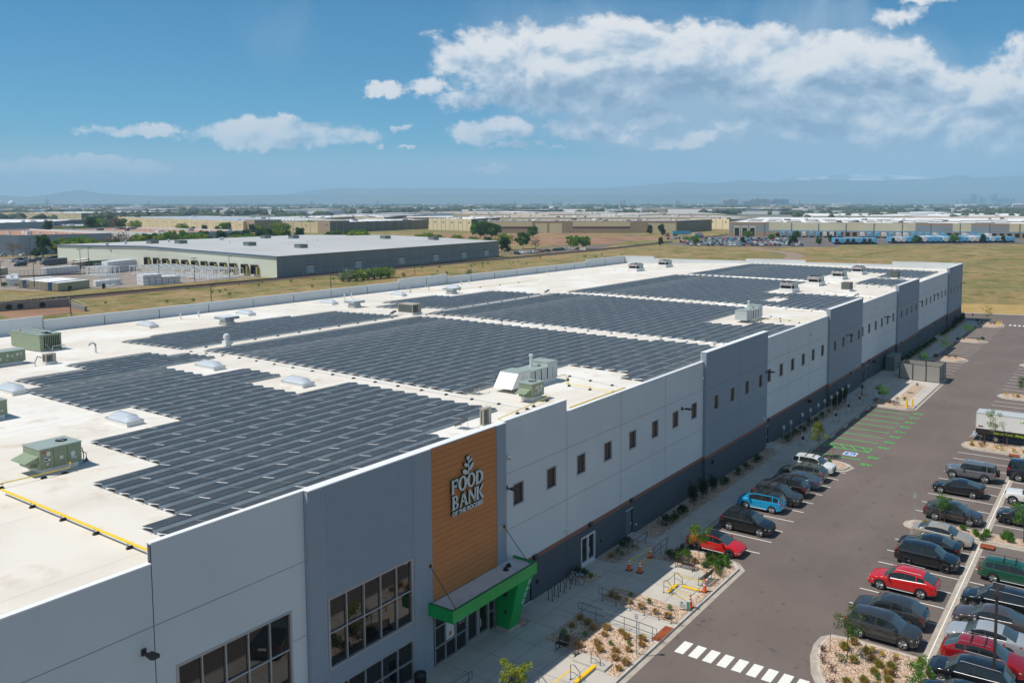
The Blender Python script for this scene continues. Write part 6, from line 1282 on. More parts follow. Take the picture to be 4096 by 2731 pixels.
# charging stations
for i, x in enumerate((94.3, 101.0, 107.2, 112.9, 118.3)):
    T = thing('charging_station', ['nearest', 'second', 'middle', 'fourth', 'farthest'][i] + ' car charging station with looped cables on the sidewalk edge', 'charging station', (x, -3.75, .152), 0, 'car charging stations')
    M = MB(); M.box(-.12, .12, -.1, .1, 0, 1.35, lightgrey); M.box(-.13, .13, -.11, .11, 1.0, 1.36, black); M.build('pedestal', T); M = MB(); M.tube([(0, .12, 0), (0, .12, 1.75)], .045, alu, 6); M.build('mast', T)
    for s_ in (-1, 1): M = MB(); M.tube([(0, s_ * .12, 1.15)] + [(s_ * .02, s_ * (.32 + .18 * math.sin(t_)), .62 - .42 * math.cos(t_ * 1.0)) for t_ in (2.6, 1.9, 1.2, .5, 0, -.6)] + [(0, s_ * .13, .6)], .018, black, 5); M.build('cable', T)
for i, (x, y) in enumerate(((118.1, -5.05), (112.5, -5.05), (107.0, -5.05), (101.5, -5.05), (161.3, -5.0), (166.5, -5.2), (186.2, -5.2), (211, -5.3))):
    M = MB(); M.v = [(-.85, -.08, 0), (.85, -.08, 0), (.85, .08, 0), (-.85, .08, 0), (-.8, -.05, .12), (.8, -.05, .12), (.8, .05, .12), (-.8, .05, .12)]; M.m = [kerbm]
    for q in ((4, 5, 6, 7), (0, 1, 5, 4), (1, 2, 6, 5), (2, 3, 7, 6), (3, 0, 4, 7)): M.f.append(q); M.mi.append(0)
    tag(M.build('wheel_stop', loc=(x, y, .006)), 'pale concrete wheel stop ' + ('in a green-lined charging stall' if x < 120 else 'in a far white-lined stall by the wall'), 'wheel stop', 'concrete wheel stops')
def bollard(x, y, l):
    M = MB(); M.lathe([(.095, 0), (.095, 1.02), (.07, 1.09), (0, 1.12)], yellow, n=12); tag(M.build('bollard', None, True, (x, y, .155)), l, 'bollard', 'yellow bollards')
bollard(120.95, -9.5, 'yellow bollard right beside the nearer yellow hydrant'); bollard(122.2, -9.95, 'yellow bollard nearest the kerb corner beyond the charging stalls'); bollard(145.2, -10.0, 'yellow bollard at the corner of the slatted enclosure'); bollard(214.5, -9.45, 'yellow bollard beside the far hydrant'); bollard(215.3, -9.9, 'yellow bollard nearest the far kerb corner')
for x, y, l in ((121.9, -9.2, 'yellow fire hydrant beside two bollards beyond the charging stalls'), (215.0, -9.1, 'far yellow fire hydrant at the end of the lot')):
    T = thing('fire_hydrant', l, 'fire hydrant', (x, y, .155)); M = MB(); M.lathe([(.17, 0), (.17, .05), (.11, .07), (.11, .6), (.15, .62), (.13, .74), (.05, .8), (0, .8)], yellow, n=12); M.build('barrel', T, True); M = MB(); M.tube([(0, -.22, .48), (0, .22, .48)], .06, yellow, 8); M.tube([(-.2, 0, .45), (0, 0, .45)], .07, yellow, 8); M.build('nozzle', T)
# transformer cabinet and slatted enclosure
T = thing('transformer_cabinet', 'large grey-green utility cabinet standing beside the dark wall base', 'utility cabinet', (146.1, -2.0, .2)); tg = mat('cabinet_green', (.15, .185, .175), .5)
M = MB(); M.box(0, 4.6, 0, 1.45, 0, 2.35, tg); M.build('casing', T); M = MB(); M.box(-.05, 4.65, -.05, 1.5, 2.35, 2.42, tg); 
for i in range(1, 4): M.box(i * 1.15 - .02, i * 1.15 + .02, -.06, 1.51, 2.42, 2.45, tg)
M.build('lid', T); M = MB()
for i in range(1, 4): M.box(i * 1.15 - .01, i * 1.15 + .01, -.008, 0, .05, 2.3, dark)
M.build('door_seam', T)
T = thing('slatted_enclosure', 'grey slatted screen enclosure with brown posts at the kerb corner', 'enclosure', (140.55, -10.2, .155)); slat = mat('grey_slat', (.30, .29, .27), .7)
PO = [(0, 0), (.0, 2.1), (.25, 4.15), (.6, 6.25), (4.4, 0), (2.2, 0), (4.4, 6.25), (4.4, 3)]
for x, y in PO: M = MB(); M.box(x - .07, x + .07, y - .07, y + .07, 0, 2.62, brown); M.build('post', T)
def slats(x0, y0, x1, y1):
    M = MB(); d = Vector((x1 - x0, y1 - y0, 0)); L_ = d.length; d.normalize(); n_ = Vector((-d.y, d.x, 0)) * .02
    for i in range(13):
        z = .1 + i * .185; a = Vector((x0, y0, 0)) + d * .07; b = Vector((x1, y1, 0)) - d * .07
        M.prism([(a.x - n_.x, a.y - n_.y), (b.x - n_.x, b.y - n_.y), (b.x + n_.x, b.y + n_.y), (a.x + n_.x, a.y + n_.y)], z, z + .175, slat, True)
    a, b = Vector((x0, y0, 0)), Vector((x1, y1, 0)); n_ *= 1.6
    for z in (.04, 2.52): M.prism([(a.x - n_.x, a.y - n_.y), (b.x - n_.x, b.y - n_.y), (b.x + n_.x, b.y + n_.y), (a.x + n_.x, a.y + n_.y)], z, z + .06, brown, True)
    M.build('slat_panel', T)
for a, b in ((0, 1), (1, 2), (2, 3), (0, 5), (5, 4), (4, 7), (7, 6), (3, 6)): slats(*PO[a], *PO[b])
T = thing('pipe_valve', 'dark valve with handwheel on a stand in the small bed by the wall', 'valve', (125.4, -2.2, .16)); M = MB(); M.tube([(0, 0, 0), (0, 0, 1.5)], .09, railm, 8); M.tube([(0, 0, 1.0), (.6, .2, 1.0)], .09, railm, 8); M.box(-.2, .2, -.2, .2, 1.1, 1.5, railm); M.build('stand', T); M = MB(); M.tube([(-.35 * math.cos(a * .7), 0, 1.3 + .35 * math.sin(a * .7)) for a in range(10)], .03, black, 5); M.build('handwheel', T)
T = thing('parking_lot_lamp', 'tall brown lamp post with two square heads at the bottom right', 'lamp post', (51.9, -29.2, 0))
M = MB(); M.lathe([(.3, 0), (.3, .7), (.12, .72)], concrete, n=14); M.build('base', T); M = MB(); M.box(-.075, .075, -.075, .075, .7, 6.5, brown); M.build('pole', T)
for s_ in (-1, 1):
    M = MB(); M.box(s_ * .06 if s_ > 0 else -.25, .25 if s_ > 0 else -.06, -.05, .05, 6.42, 6.5, brown); M.box(.25 if s_ > 0 else -.75, .75 if s_ > 0 else -.25, -.3, .3, 6.42, 6.5, brown)
    for i in range(6): M.box((.28 if s_ > 0 else -.72), (.72 if s_ > 0 else -.28), -.27 + i * .1, -.25 + i * .1, 6.5, 6.53, black)
    M.build('lamp_head', T)
for x, y in ((75.05, -25.8), (104.45, -24.6)):
    M = MB(); M.box(-.45, .45, -.55, .55, 0, .03, rust)
    for i in range(9): M.box(-.4, .4, -.5 + i * .115, -.45 + i * .115, .03, .045, rust)
    tag(M.build('drain_grate', loc=(x, y, .14)), 'rusty drain grate at the kerb of ' + ('the island below the champagne sedan' if x < 90 else 'the box truck island'), 'drain grate')
signpost(221.2, -2.9, 1.6, 'short dark sign post beside the end road', name='road_sign_post', m=brown, txt=False)
M = MB(); M.lathe([(.45, 0), (.45, .01), (0, .012)], railm, n=16); tag(M.build('manhole_cover', loc=(131, -7.8, .167)), 'grey manhole cover in the gravel strip', 'manhole cover')
# ------------------------------------------------------------ railway, yard and far warehouses
rnd = random.Random(21)
ballast = mat('rail_ballast', (.06, .042, .036), .95, c2=(.13, .085, .065), scale=2.5, bump=.5)
rail_steel = mat('rail_steel', (.03, .022, .02), .5)
mb = MB()
mb.v = []
def embank(M, pts, w0, w1, h, m):
    for (x0, y0), (x1, y1) in zip(pts, pts[1:]):
        d = Vector((x1 - x0, y1 - y0, 0)).normalized(); n_ = Vector((-d.y, d.x, 0))
        a, b = Vector((x0, y0, 0)), Vector((x1, y1, 0))
        M.face([a - n_ * w0 + Vector((0, 0, -.05)), b - n_ * w0 + Vector((0, 0, -.05)), b - n_ * w1 + Vector((0, 0, h)), a - n_ * w1 + Vector((0, 0, h))], m)
        M.face([a - n_ * w1 + Vector((0, 0, h)), b - n_ * w1 + Vector((0, 0, h)), b + n_ * w1 + Vector((0, 0, h)), a + n_ * w1 + Vector((0, 0, h))], m)
        M.face([a + n_ * w1 + Vector((0, 0, h)), b + n_ * w1 + Vector((0, 0, h)), b + n_ * w0 + Vector((0, 0, -.05)), a + n_ * w0 + Vector((0, 0, -.05))], m)
RL = [(20, 229.5), (110, 230.3), (200, 231.2), (330, 232.2), (430, 234.5), (560, 247), (700, 268)]
embank(mb, RL, 3.2, 1.7, .45, ballast)
x = 20
while x < 330:
    y = 229.5 + (x - 20) * .0087; mb.box(x - .13, x + .13, y - 1.25, y + 1.25, .44, .52, rail_steel); x += .62 if x < 260 else 1.24
for dy in (-.75, .75):
    for (x0, y0), (x1, y1) in zip(RL, RL[1:]): mb.prism([(x0, y0 + dy - .07), (x1, y1 + dy - .07), (x1, y1 + dy + .07), (x0, y0 + dy + .07)], .5, .68, rail_steel)
structure('railway_track', mb)
yardc = mat('yard_concrete', (.30, .25, .21), .9, c2=(.24, .20, .165), scale=.12, detail=6)
mb = MB(); mb.prism([(120, 300), (131, 262), (150, 250), (170, 247.5), (203.9, 246.5), (206, 300), (209, 413), (214, 455), (150, 455), (95, 420)], -.05, -.01, yardc); structure('storage_yard', mb)
mb = MB(); mb.prism([(120, 456), (235, 441), (236, 446), (120, 462)], -.05, .0, asphalt); mb.prism([(365, 246), (440, 242), (497, 262), (484, 270), (430, 262), (367, 258)], -.05, -.005, asphalt); mb.prism([(300, 265), (560, 285), (640, 330), (636, 336), (556, 292), (300, 272)], -.05, .0, asphalt); structure('side_road', mb)
dirt = mat('orange_earth', (.34, .19, .11), .95, c2=(.24, .13, .075), scale=.06, bump=.9, bscale=.6, detail=9)
def mound(name, cx, cy, rx, ry, h, m, ang=0, n=26, rough=.35):
    M = MB(); k = M._mi(m); M.v.append((cx, cy, h)); rings = 8
    for j in range(1, rings + 1):
        for i in range(n):
            a = 2 * math.pi * i / n; f = j / rings; p = Vector((cx + rx * f * math.cos(a) * math.cos(ang) - ry * f * math.sin(a) * math.sin(ang), cy + rx * f * math.cos(a) * math.sin(ang) + ry * f * math.sin(a) * math.cos(ang), 0))
            z = h * (.5 + .5 * math.cos(math.pi * min(1, f))) * (1 + rough * noise.noise(p * .09)) + (h * .25 * noise.noise(p * .25) if j < rings else 0); M.v.append((p.x, p.y, max(z, -.05 if j == rings else -.02)))
    for i in range(n): M.f.append((0, 1 + i, 1 + (i + 1) % n)); M.mi.append(k)
    for j in range(rings - 1):
        for i in range(n): a = 1 + j * n; M.f.append((a + i, a + n + i, a + n + (i + 1) % n, a + (i + 1) % n)); M.mi.append(k)
    return tag(M.build(name, None, True), kind='structure')
mound('earth_mound', 520, 440, 80, 45, 2.2, dirt, -.7); mound('earth_mound', 560, 330, 75, 28, 1.3, dirt, -1.1); mound('earth_mound', 500, 310, 60, 30, 1.4, dirt, -.9); mound('earth_mound', 610, 290, 60, 18, .9, dirt, -1.2); mound('earth_mound', 620, 400, 70, 14, 1.4, dirt, -.9)
mound('grass_bank', 560, 250, 60, 20, 1.2, grassland, -.5)
gravelpath = mat('gravel_path', (.30, .22, .17), .95, c2=(.25, .18, .14), scale=.3)
mb = MB(); P = [(500, 165), (490, 154), (478, 140), (462, 127), (443, 117), (420, 112), (395, 110)]
for (a, b), (c, d) in zip(P, P[1:]):
    mb.prism([(a - 2, b + 4), (a + 2, b - 4), (c + 2, d - 4), (c - 2, d + 4)], -.05, -.015 + .001 * (P.index((a, b)) % 2), gravelpath)
structure('dirt_path', mb)

cream = mat('cream_wall', (.66, .56, .36), .85, c2=(.60, .50, .32), scale=.05); tanw = mat('tan_wall', (.38, .28, .20), .85); creamp = mat('pale_yellow_panel', (.70, .60, .40), .85); olivew = mat('olive_grey_wall', (.14, .14, .11), .85, c2=(.17, .17, .135), scale=.04); greyw = mat('grey_blue_wall', (.30, .36, .42), .85); darkw = mat('dark_blue_wall', (.10, .13, .18), .85); whitew = mat('far_white_wall', (.66, .67, .68), .85)
roofw = mat('far_white_roof', (.80, .79, .77), .8, c2=(.70, .69, .68), scale=.03); roofo = mat('orange_gravel_roof', (.42, .23, .15), .9, c2=(.36, .20, .13), scale=.05); roofp = mat('pinkish_gravel_roof', (.50, .36, .28), .9, c2=(.60, .46, .38), scale=.02); purple = mat('purple_stripe', (.13, .05, .07), .8); bluest = mat('sky_blue_stripe', (.18, .42, .62), .8); roofg = mat('grey_metal_roof', (.50, .50, .49), .6, c2=(.44, .44, .43), scale=.05)
def hall(name, label, q, h, wl, wr, roof, units=0, group=None, panels=0, par=.9, skyl=0, cat='warehouse'):
    """q: footprint near, right, far, left corners; wl wall on the near-left side, wr wall on the near-right side"""
    N_, R__, Fa, L_ = [Vector((*p, 0)) for p in q]; T = thing(name, label, cat, (N_.x, N_.y, -.05), 0, group); o = Vector((N_.x, N_.y, 0)); N_, R__, Fa, L_ = N_ - o, R__ - o, Fa - o, L_ - o
    M = MB()
    for a, b, m in ((L_, N_, wl), (N_, R__, wr), (R__, Fa, wr), (Fa, L_, wl)): M.face([a, b, b + Vector((0, 0, h)), a + Vector((0, 0, h))], m)
    M.build('wall', T); M = MB(); M.face([p + Vector((0, 0, h - par)) for p in (N_, R__, Fa, L_)], roof); rf = M.build('roof', T)
    M = MB()
    for a, b in ((L_, N_), (N_, R__), (R__, Fa), (Fa, L_)):
        d = (b - a).normalized(); n_ = Vector((-d.y, d.x, 0)) * .4; M.face([a + Vector((0, 0, h)), b + Vector((0, 0, h)), b + n_ + Vector((0, 0, h)), a + n_ + Vector((0, 0, h))], whitew); M.face([a + n_ + Vector((0, 0, h)), b + n_ + Vector((0, 0, h)), b + n_ + Vector((0, 0, h - par)), a + n_ + Vector((0, 0, h - par))], whitew)
    M.build('parapet', T)
    ex_, ey_ = R__ - N_, L_ - N_
    if units:
        M = MB()
        for _ in range(units):
            p = N_ + ex_ * rnd.uniform(.06, .94) + ey_ * rnd.uniform(.06, .94); s_ = rnd.uniform(1.2, 3.0); M.box(p.x - s_, p.x + s_, p.y - s_ * .8, p.y + s_ * .8, h - par, h - par + rnd.uniform(1.0, 2.0), rnd.choice([lightgrey, whitep, railm, lightgrey]))
        tag(M.build('roof_unit', T), kind='stuff')
    if skyl:
        M = MB()
        for i in range(skyl):
            for j in range(max(3, int(skyl * ey_.length / max(ex_.length, 1)) if ey_.length > ex_.length else skyl // 2)):
                p = N_ + ex_ * ((i + .5) / skyl) + ey_ * ((j + .5) / max(3, int(skyl * ey_.length / max(ex_.length, 1)) if ey_.length > ex_.length else skyl // 2)); M.box(p.x - .7, p.x + .7, p.y - 1.3, p.y + 1.3, h - par, h - par + .6, acryl)
        tag(M.build('roof_skylight', T), kind='stuff')
    if panels:
        for a, b in ((L_, N_), (N_, R__)):
            d = b - a; n_ = max(2, int(d.length / panels)); dn_ = d.normalized(); on = Vector((dn_.y, -dn_.x, 0)) * .05
            M = MB()
            for i in range(1, n_):
                p = a + d * i / n_; M.face([p - dn_ * .35 + on, p + dn_ * .35 + on, p + dn_ * .35 + on + Vector((0, 0, h - .3)), p - dn_ * .35 + on + Vector((0, 0, h - .3))], tanw)
            for i in range(n_):
                if i % 2: p = a + d * (i + .5) / n_; M.face([p - dn_ * 1.2 + on * 1.4 + Vector((0, 0, h * .62)), p + dn_ * 1.2 + on * 1.4 + Vector((0, 0, h * .62)), p + dn_ * 1.2 + on * 1.4 + Vector((0, 0, h * .74)), p - dn_ * 1.2 + on * 1.4 + Vector((0, 0, h * .74))], olivew)
            M.build('wall_panel', T)
    return T
# grey warehouse across the tracks
T = thing('grey_warehouse', 'long low grey metal warehouse with a yellow-cream end wall across the railway', 'warehouse', (0, 0, -.05))
ribg = mat('grey_ribbed_wall', (.235, .255, .265), .7, c2=(.205, .225, .235), scale=.6, stretch=(1, 1, .05)); creamw = mat('cream_end_wall', (.64, .67, .57), .8, c2=(.60, .63, .54), scale=.1)
NC, RC, LC = (203.7, 235.8), (351.5, 247.5), (209.7, 414.0); mid_ = (206.6, 330)
FC = (357, 414)
def gz(y): return 8.3 + (1.3 * (1 - abs(y - 325) / 90))
M = MB(); M.face([(*NC, 0), (*RC, 0), (*RC, 8.3), (*NC, 8.3)], ribg); M.face([(*RC, 0), (*FC, 0), (*FC, 7.8), (354.2, 330, 9.5), (*RC, 8.3)], ribg)
M.build('ribbed_wall', T); M = MB(); M.face([(*LC, 0), (*NC, 0), (*NC, 8.3), (*mid_, 9.5), (*LC, 7.6)], creamw); M.build('end_wall', T)
M = MB(); M.face([(NC[0] - .4, NC[1] - .5, 8.32), (RC[0], RC[1] - .5, 8.32), (354.2, 330, 9.55), (206.2, 330, 9.55)], roofg); M.face([(206.2, 330, 9.55), (354.2, 330, 9.55), (*FC, 7.85), (209.3, 414.4, 7.65)], roofg); rf = M.build('roof', T)
bl = mat('blue_grey_fascia', (.10, .16, .24), .5); M = MB(); M.face([(209.2, 414.4, 7.1), (203.2, 235.3, 7.8), (203.2, 235.3, 8.4), (206.1, 330, 9.6), (209.2, 414.4, 7.7)], bl)
M = MB(); 
for a, b, z0, z1 in ((NC, mid_, 8.3, 9.5), (mid_, LC, 9.5, 7.6)): M.face([(b[0] - .45, b[1], z1 - .55), (a[0] - .45, a[1], z0 - .55), (a[0] - .45, a[1], z0 + .1), (b[0] - .45, b[1], z1 + .1)], bl)
M.build('fascia', T)
M = MB()
for t_ in (.11, .29, .475, .64, .79, .92):
    x = NC[0] + (RC[0] - NC[0]) * t_; y = NC[1] + (RC[1] - NC[1]) * t_ - .12; M.box(x - 2.2, x + 2.2, y - .1, y + .3, .9, 4.9, MATS['grey_blue_wall'])
M.build('door_surround', T)
for t_ in (.11, .29, .475, .64, .79, .92):
    x = NC[0] + (RC[0] - NC[0]) * t_; y = NC[1] + (RC[1] - NC[1]) * t_ - .12; M = MB(); M.box(x - 1.5, x + 1.5, y - .3, y - .1, .9, 4.0, lightgrey); M.box(x - 1.9, x + 1.9, y - .6, y - .1, 4.0, 4.5, railm); M.build('loading_door', T)
M = MB()
for i, y in enumerate((328, 320.5, 313, 305.5, 298, 290.5, 283.5, 277, 270, 263, 255.5, 249)):
    x = NC[0] + (y - NC[1]) * .034; M = MB(); M.box(x - .5, x + .1, y - 1.5, y + 1.5, 1.0, 4.0, dark); M.box(x - 1.1, x - .4, y - 1.9, y - 1.4, .9, 4.2, mat('dock_yellow', (.45, .36, .10), .7)); M.box(x - 1.1, x - .4, y + 1.4, y + 1.9, .9, 4.2, dark); M.box(x - 1.1, x - .4, y - 1.9, y + 1.9, 4.0, 4.6, dark); M.build('dock_door', T)
for (x, y) in ((228, 361), (229.6, 340), (238, 300), (243, 271), (298, 370), (298, 346), (323.6, 303), (333.8, 277.6)):
    M = MB(); z = gz(y) - .3; M.box(x - 2, x + 2, y - 2, y + 2, z, z + 1.7, MATS['cabinet_green']); M.box(x - 2.1, x + 2.1, y - 2.1, y + 2.1, z + 1.7, z + 1.85, railm); M.build('roof_unit', T)
for (x, y) in ((207, 362), (221, 372), (244, 374), (271, 371), (275, 375), (243, 322), (284, 310), (312, 262), (270, 300)):
    M = MB(); z = gz(y) - .3; M.lathe([(.4, 0), (.4, .7), (.9, .8), (.9, 1.2), (0, 1.5)] if y > 350 else [(.15, 0), (.15, 1.2), (0, 1.2)], lightgrey, (x, y, z), 8); M.build('roof_vent', T)
# storage yard goods
wrap = mat('white_wrap', (.72, .73, .75), .45, c2=(.62, .63, .66), scale=.5, bump=.3)
def stack(x, y, a, L_, w_, h_, label, tiers=3):
    M = MB()
    for t_ in range(tiers):
        j = rnd.uniform(-.1, .1); M.box(-L_ / 2 + j, L_ / 2 + j, -w_ / 2, w_ / 2, h_ * t_ / tiers + .05, h_ * (t_ + 1) / tiers - .05, wrap)
    M.box(-L_ / 2 + .1, L_ / 2 - .1, -w_ / 2 + .1, w_ / 2 - .1, 0, h_ - .1, joint); place(tag(M.build('wrapped_stack'), label, 'pallet stack', 'white wrapped stacks in the storage yard'), (x, y, 0), a)
for i in range(6): stack(162 + i * 2.1, 253.4 - .3 * i, R(82), 5.4, 1.9, 3.6 if i < 3 else 2.6, 'white wrapped stack in the row at the yard edge nearest the railway')
for i in range(5): stack(183 + i * 3.0, 316 + 1.5 * i, R(80), 7, 2.6, 4.6, 'tall white wrapped stack in the block behind the white frames')
for i in range(7): stack(136 + (i % 4) * 2.5, 287 + (i % 4) * 6 + (i // 4) * 3, R(60), 5, 2.2, 2.6, 'white wrapped stack at the left behind the row of containers')
for i in range(4): stack(151 + i * 2.4, 262 + .6 * i, R(75), 4.5, 2, 1.9, 'low white wrapped stack under the single white frame', 2)
framew = mat('white_steel_frame', (.70, .72, .72), .4)
def frame_(x, y, a, label, L_=12, w_=3.0, h_=3.3):
    T = thing('module_frame', label, 'steel frame', (x, y, 0), a, 'white steel module frames in the yard'); M = MB()
    for z in (.15, h_): M.box(0, L_, -.08, .08, z - .1, z + .1, framew); M.box(0, L_, w_ - .08, w_ + .08, z - .1, z + .1, framew)
    n_ = 5
    for i in range(n_ + 1):
        xx = L_ * i / n_; M.box(xx - .08, xx + .08, .08, w_ - .08, h_ - .1, h_ + .1, framew); M.box(xx - .08, xx + .08, -.07, .07, .25, h_ - .1, framew); M.box(xx - .08, xx + .08, w_ - .07, w_ + .07, .25, h_ - .1, framew)
    M.box(0, L_, .08, w_ - .08, .1, .2, framew); M.build('frame', T)
for i in range(9): frame_(186.5 - i * .4, 252.5 + i * 5.6, R(3), 'white steel module frame in the long row before the dock doors', 15)
for i in range(3): frame_(171, 300 + i * 4.2, R(10), 'white steel module frame near the tall wrapped stacks', 9)
frame_(152.6, 256.5, R(42), 'single white steel frame by the railway, right of the containers', 10, 3.2, 3.4)
CC = {}
def container(x, y, a, colr, label, L_=12.2, w_=2.44, h_=2.7, z=0, rounded=False):
    m = mat('container_' + colr, dict(tan=(.42, .38, .27), blue=(.03, .09, .20), yellowgreen=(.38, .38, .24), pinkish=(.45, .36, .30), navy=(.06, .085, .12), green=(.02, .06, .035), white=(.7, .71, .73), rust=(.28, .12, .09), grey=(.36, .36, .36))[colr], .6, wave=('X', 12, .5))
    T = thing('shipping_container', label, 'container', (x, y, z), a, 'shipping containers in the storage yard'); M = MB(); M.box(0, L_, 0, w_, .1, h_, m); M.box(-.02, L_ + .02, -.02, w_ + .02, h_, h_ + .05, m if colr not in ('tan', 'yellowgreen', 'pinkish') else roofw); M.box(.05, L_ - .05, .05, w_ - .05, 0, .1, joint); M.build('body', T)
    M = MB(); M.box(-.05, -.02, .1, w_ / 2 - .03, .2, h_ - .1, m); M.box(-.05, -.02, w_ / 2 + .03, w_ - .1, .2, h_ - .1, m)
    for q in (.4, .9, 1.5, 2.0): M.tube([(-.07, q, .2), (-.07, q, h_ - .1)], .03, joint, 4)
    M.build('door', T); return T
seq = ['tan', 'blue', 'tan', 'pinkish', 'tan', 'pinkish', 'tan', 'blue', 'yellowgreen']
for i, c in enumerate(seq): container(134.6 - .05 * i, 254.0 + i * 2.75, R(18), c, ['tan container with its long side to the railway, end of the row', 'first blue container in the tan row by the railway', 'tan container right after the first blue one in the row', 'pinkish container between tan ones in the row', 'tan container in the middle of the row by the railway', 'second pinkish container in the row by the railway', 'tan container before the far blue one in the row', 'far blue container in the row by the railway', 'yellow-green container at the left end of the row'][i])
container(188.3, 376, R(35), 'navy', 'dark navy container standing alone by the parked cars', 14); container(187, 349, R(35), 'tan', 'tan container beside the green lettered one', 12); container(194, 362, R(42), 'tan', 'tan container behind the green lettered one', 12)
t = container(193, 350, R(8), 'green', 'dark green container with white lettering in the yard', 9)
text_mesh('container_lettering', 'CENCORE', 1.25, whitep, .02, t, Matrix.Translation((1.3, -.03, .95)) @ Matrix.Rotation(R(90), 4, 'X'), offset=.03)
container(163, 324, R(14), 'white', 'long white rounded container behind the yard fence', 15); container(147, 337, R(20), 'tan', 'tan container cut by the left picture edge', 10); container(203, 341, R(10), 'rust', 'low rusty open container by the fence', 7, 2.4, 1.9); container(206, 336, R(85), 'grey', 'small cream trailer backed to the first dock door', 8)
M = MB(); x0, y0, x1, y1 = 147, 325, 183, 312
for i in range(30): t_ = i / 29; M.tube([(x0 + (x1 - x0) * t_, y0 + (y1 - y0) * t_, 0), (x0 + (x1 - x0) * t_, y0 + (y1 - y0) * t_, 2.3)], .045, railm, 4)
M.tube([(x0, y0, 2.3), (x1, y1, 2.3)], .04, railm, 4); M.tube([(x0, y0, 1.2), (x1, y1, 1.2)], .03, railm, 4); M.prism([(x0, y0), (x1, y1), (x1, y1 + .3), (x0, y0 + .3)], 0, .5, railm)
tag(M.build('yard_fence'), 'dark wire fence on a low wall across the storage yard', 'fence')
M = MB()
for i in range(60): x = 214 + i * 2.4; y = 232.6 + i * .19 + 1.3; M.tube([(x, y, 0), (x, y, 1.9)], .04, alu, 4)
M.tube([(214, 233.9, 1.85), (357, 245.3, 1.85)], .03, alu, 4); M.tube([(214, 233.9, .9), (357, 245.3, .9)], .02, alu, 4); tag(M.build('wire_fence'), 'thin wire fence between railway and grey warehouse', 'fence')
def lamp(x, y, h, l, two=False):
    M = MB(); M.tube([(0, 0, 0), (0, 0, h)], [.13, .08], brown, 6); M.lathe([(.25, 0), (.25, .6), (0, .62)], kerbm, n=8)
    for s_ in ((-1, 1) if two else (1,)): M.box(min(0, s_ * 1.1), max(0, s_ * 1.1), -.2, .2, h - .12, h + .08, brown)
    tag(M.build('lamp_post', loc=(x, y, 0)), l, 'lamp post', 'lamp posts in yards and fields')
for x, y, h, l, tw in ((176.5, 324.8, 9.5, 'twin-head lamp post beside the dark green container', 1), (185.4, 336, 9.5, 'lamp post between the tan containers', 0), (134, 268.5, 8.5, 'lamp post in front of the container row', 0), (132.3, 288, 8.5, 'lamp post at the left picture edge', 0), (167, 251.8, 8, 'lamp post rising before the wrapped stacks', 0), (178.5, 249, 8.5, 'twin-head lamp post in the middle of the yard edge', 1), (192, 248, 8.5, 'lamp post near the last dock doors', 0), (181, 381, 8, 'lamp post by the black parked van', 0), (106, 187, 4.6, 'short lamp post beside the concrete basin', 0), (145.1, 188, 4.6, 'short lamp post in the field, nearest the first parapet step', 0), (188, 187.3, 4.6, 'short lamp post in the middle of the field', 0), (236, 196, 4.6, 'short lamp post in the field near the grey-green bushes', 0), (198, 416, 11, 'lamp post by the dark evergreen at the left', 0)): lamp(x, y, h, l, tw)
# culvert basin
M = MB(); M.box(0, .5, 0, 14, -.05, 2.6, concrete)
T = thing('concrete_basin', 'grey concrete basin wall with three round pipe openings and a rail', 'basin', (0, 0, 0)); cw_ = mat('basin_concrete', (.26, .25, .23), .9, c2=(.2, .19, .18), scale=.4)
M = MB(); M.prism([(92, 216), (101.5, 214.6), (101.5, 214.2), (92, 215.6)], -.05, 2.0, cw_); M.prism([(101.5, 214.2), (116.5, 209.6), (116.7, 210.2), (101.6, 214.8)], -.05, 2.2, cw_); M.prism([(116.5, 209.6), (113.5, 195.5), (114.1, 195.4), (117.1, 209.8)], -.05, 1.2, cw_); M.build('basin_wall', T)
for t_ in (.12, .28, .6): M = MB(); p = (101.5 + 15 * t_, 214.2 - 4.6 * t_ - .08, .95); d = Vector((-4.6, -15, 0)).normalized(); M.tube([p, Vector(p) + Vector((-.29, -.96, 0)) * .15], .7, dark, 14); M.build('pipe_opening', T)
M = MB()
for i in range(12): t_ = i / 11; x = 101.5 + 15 * t_; y = 214.6 - 4.6 * t_; M.tube([(x, y, 2.1), (x, y, 3.2)], .035, alu, 4)
M.tube([(101.5, 214.6, 3.2), (116.5, 210, 3.2)], .035, alu, 4); M.tube([(116.5, 210, 2.4), (113.7, 195.6, 2.0)], .035, alu, 4); M.build('guard_rail', T)
mb = MB(); mb.prism([(100, 213.8), (116.3, 209.3), (113.3, 195.6), (96, 196)], -.05, -.03, dirt); structure('basin_floor', mb)

# ---- tree prototypes for the middle distance
PT = {}
def proto_tree(key, nm, h, r, m, m2, shape, n, size, seed, base=.3): 
    t = tree(nm, '', h, r, lf[m], seed, n=n, size=size, trunk=.18, shape=shape, m2=lf[m2], clumps=22, base=base, limbs=9); PT[key] = Proto(t)
proto_tree('dark', 'dark_evergreen', 9, 3.4, 'dark', 'mid', 'cone', 2200, .45, 31, .12)
proto_tree('green', 'leafy_tree', 9, 4.2, 'mid', 'green', 'round', 2200, .45, 32)
proto_tree('bright', 'bright_green_tree', 8, 4.0, 'green', 'yellow', 'round', 1900, .44, 33)
proto_tree('yg', 'yellow_green_tree', 8, 4.4, 'yellow', 'green', 'round', 1700, .42, 34)
proto_tree('bare', 'bare_brown_tree', 8, 3.2, 'bare', 'bare', 'round', 500, .30, 35)
proto_tree('bush', 'grey_green_bush', 3.2, 2.2, 'sage', 'mid', 'round', 700, .22, 36, .1)
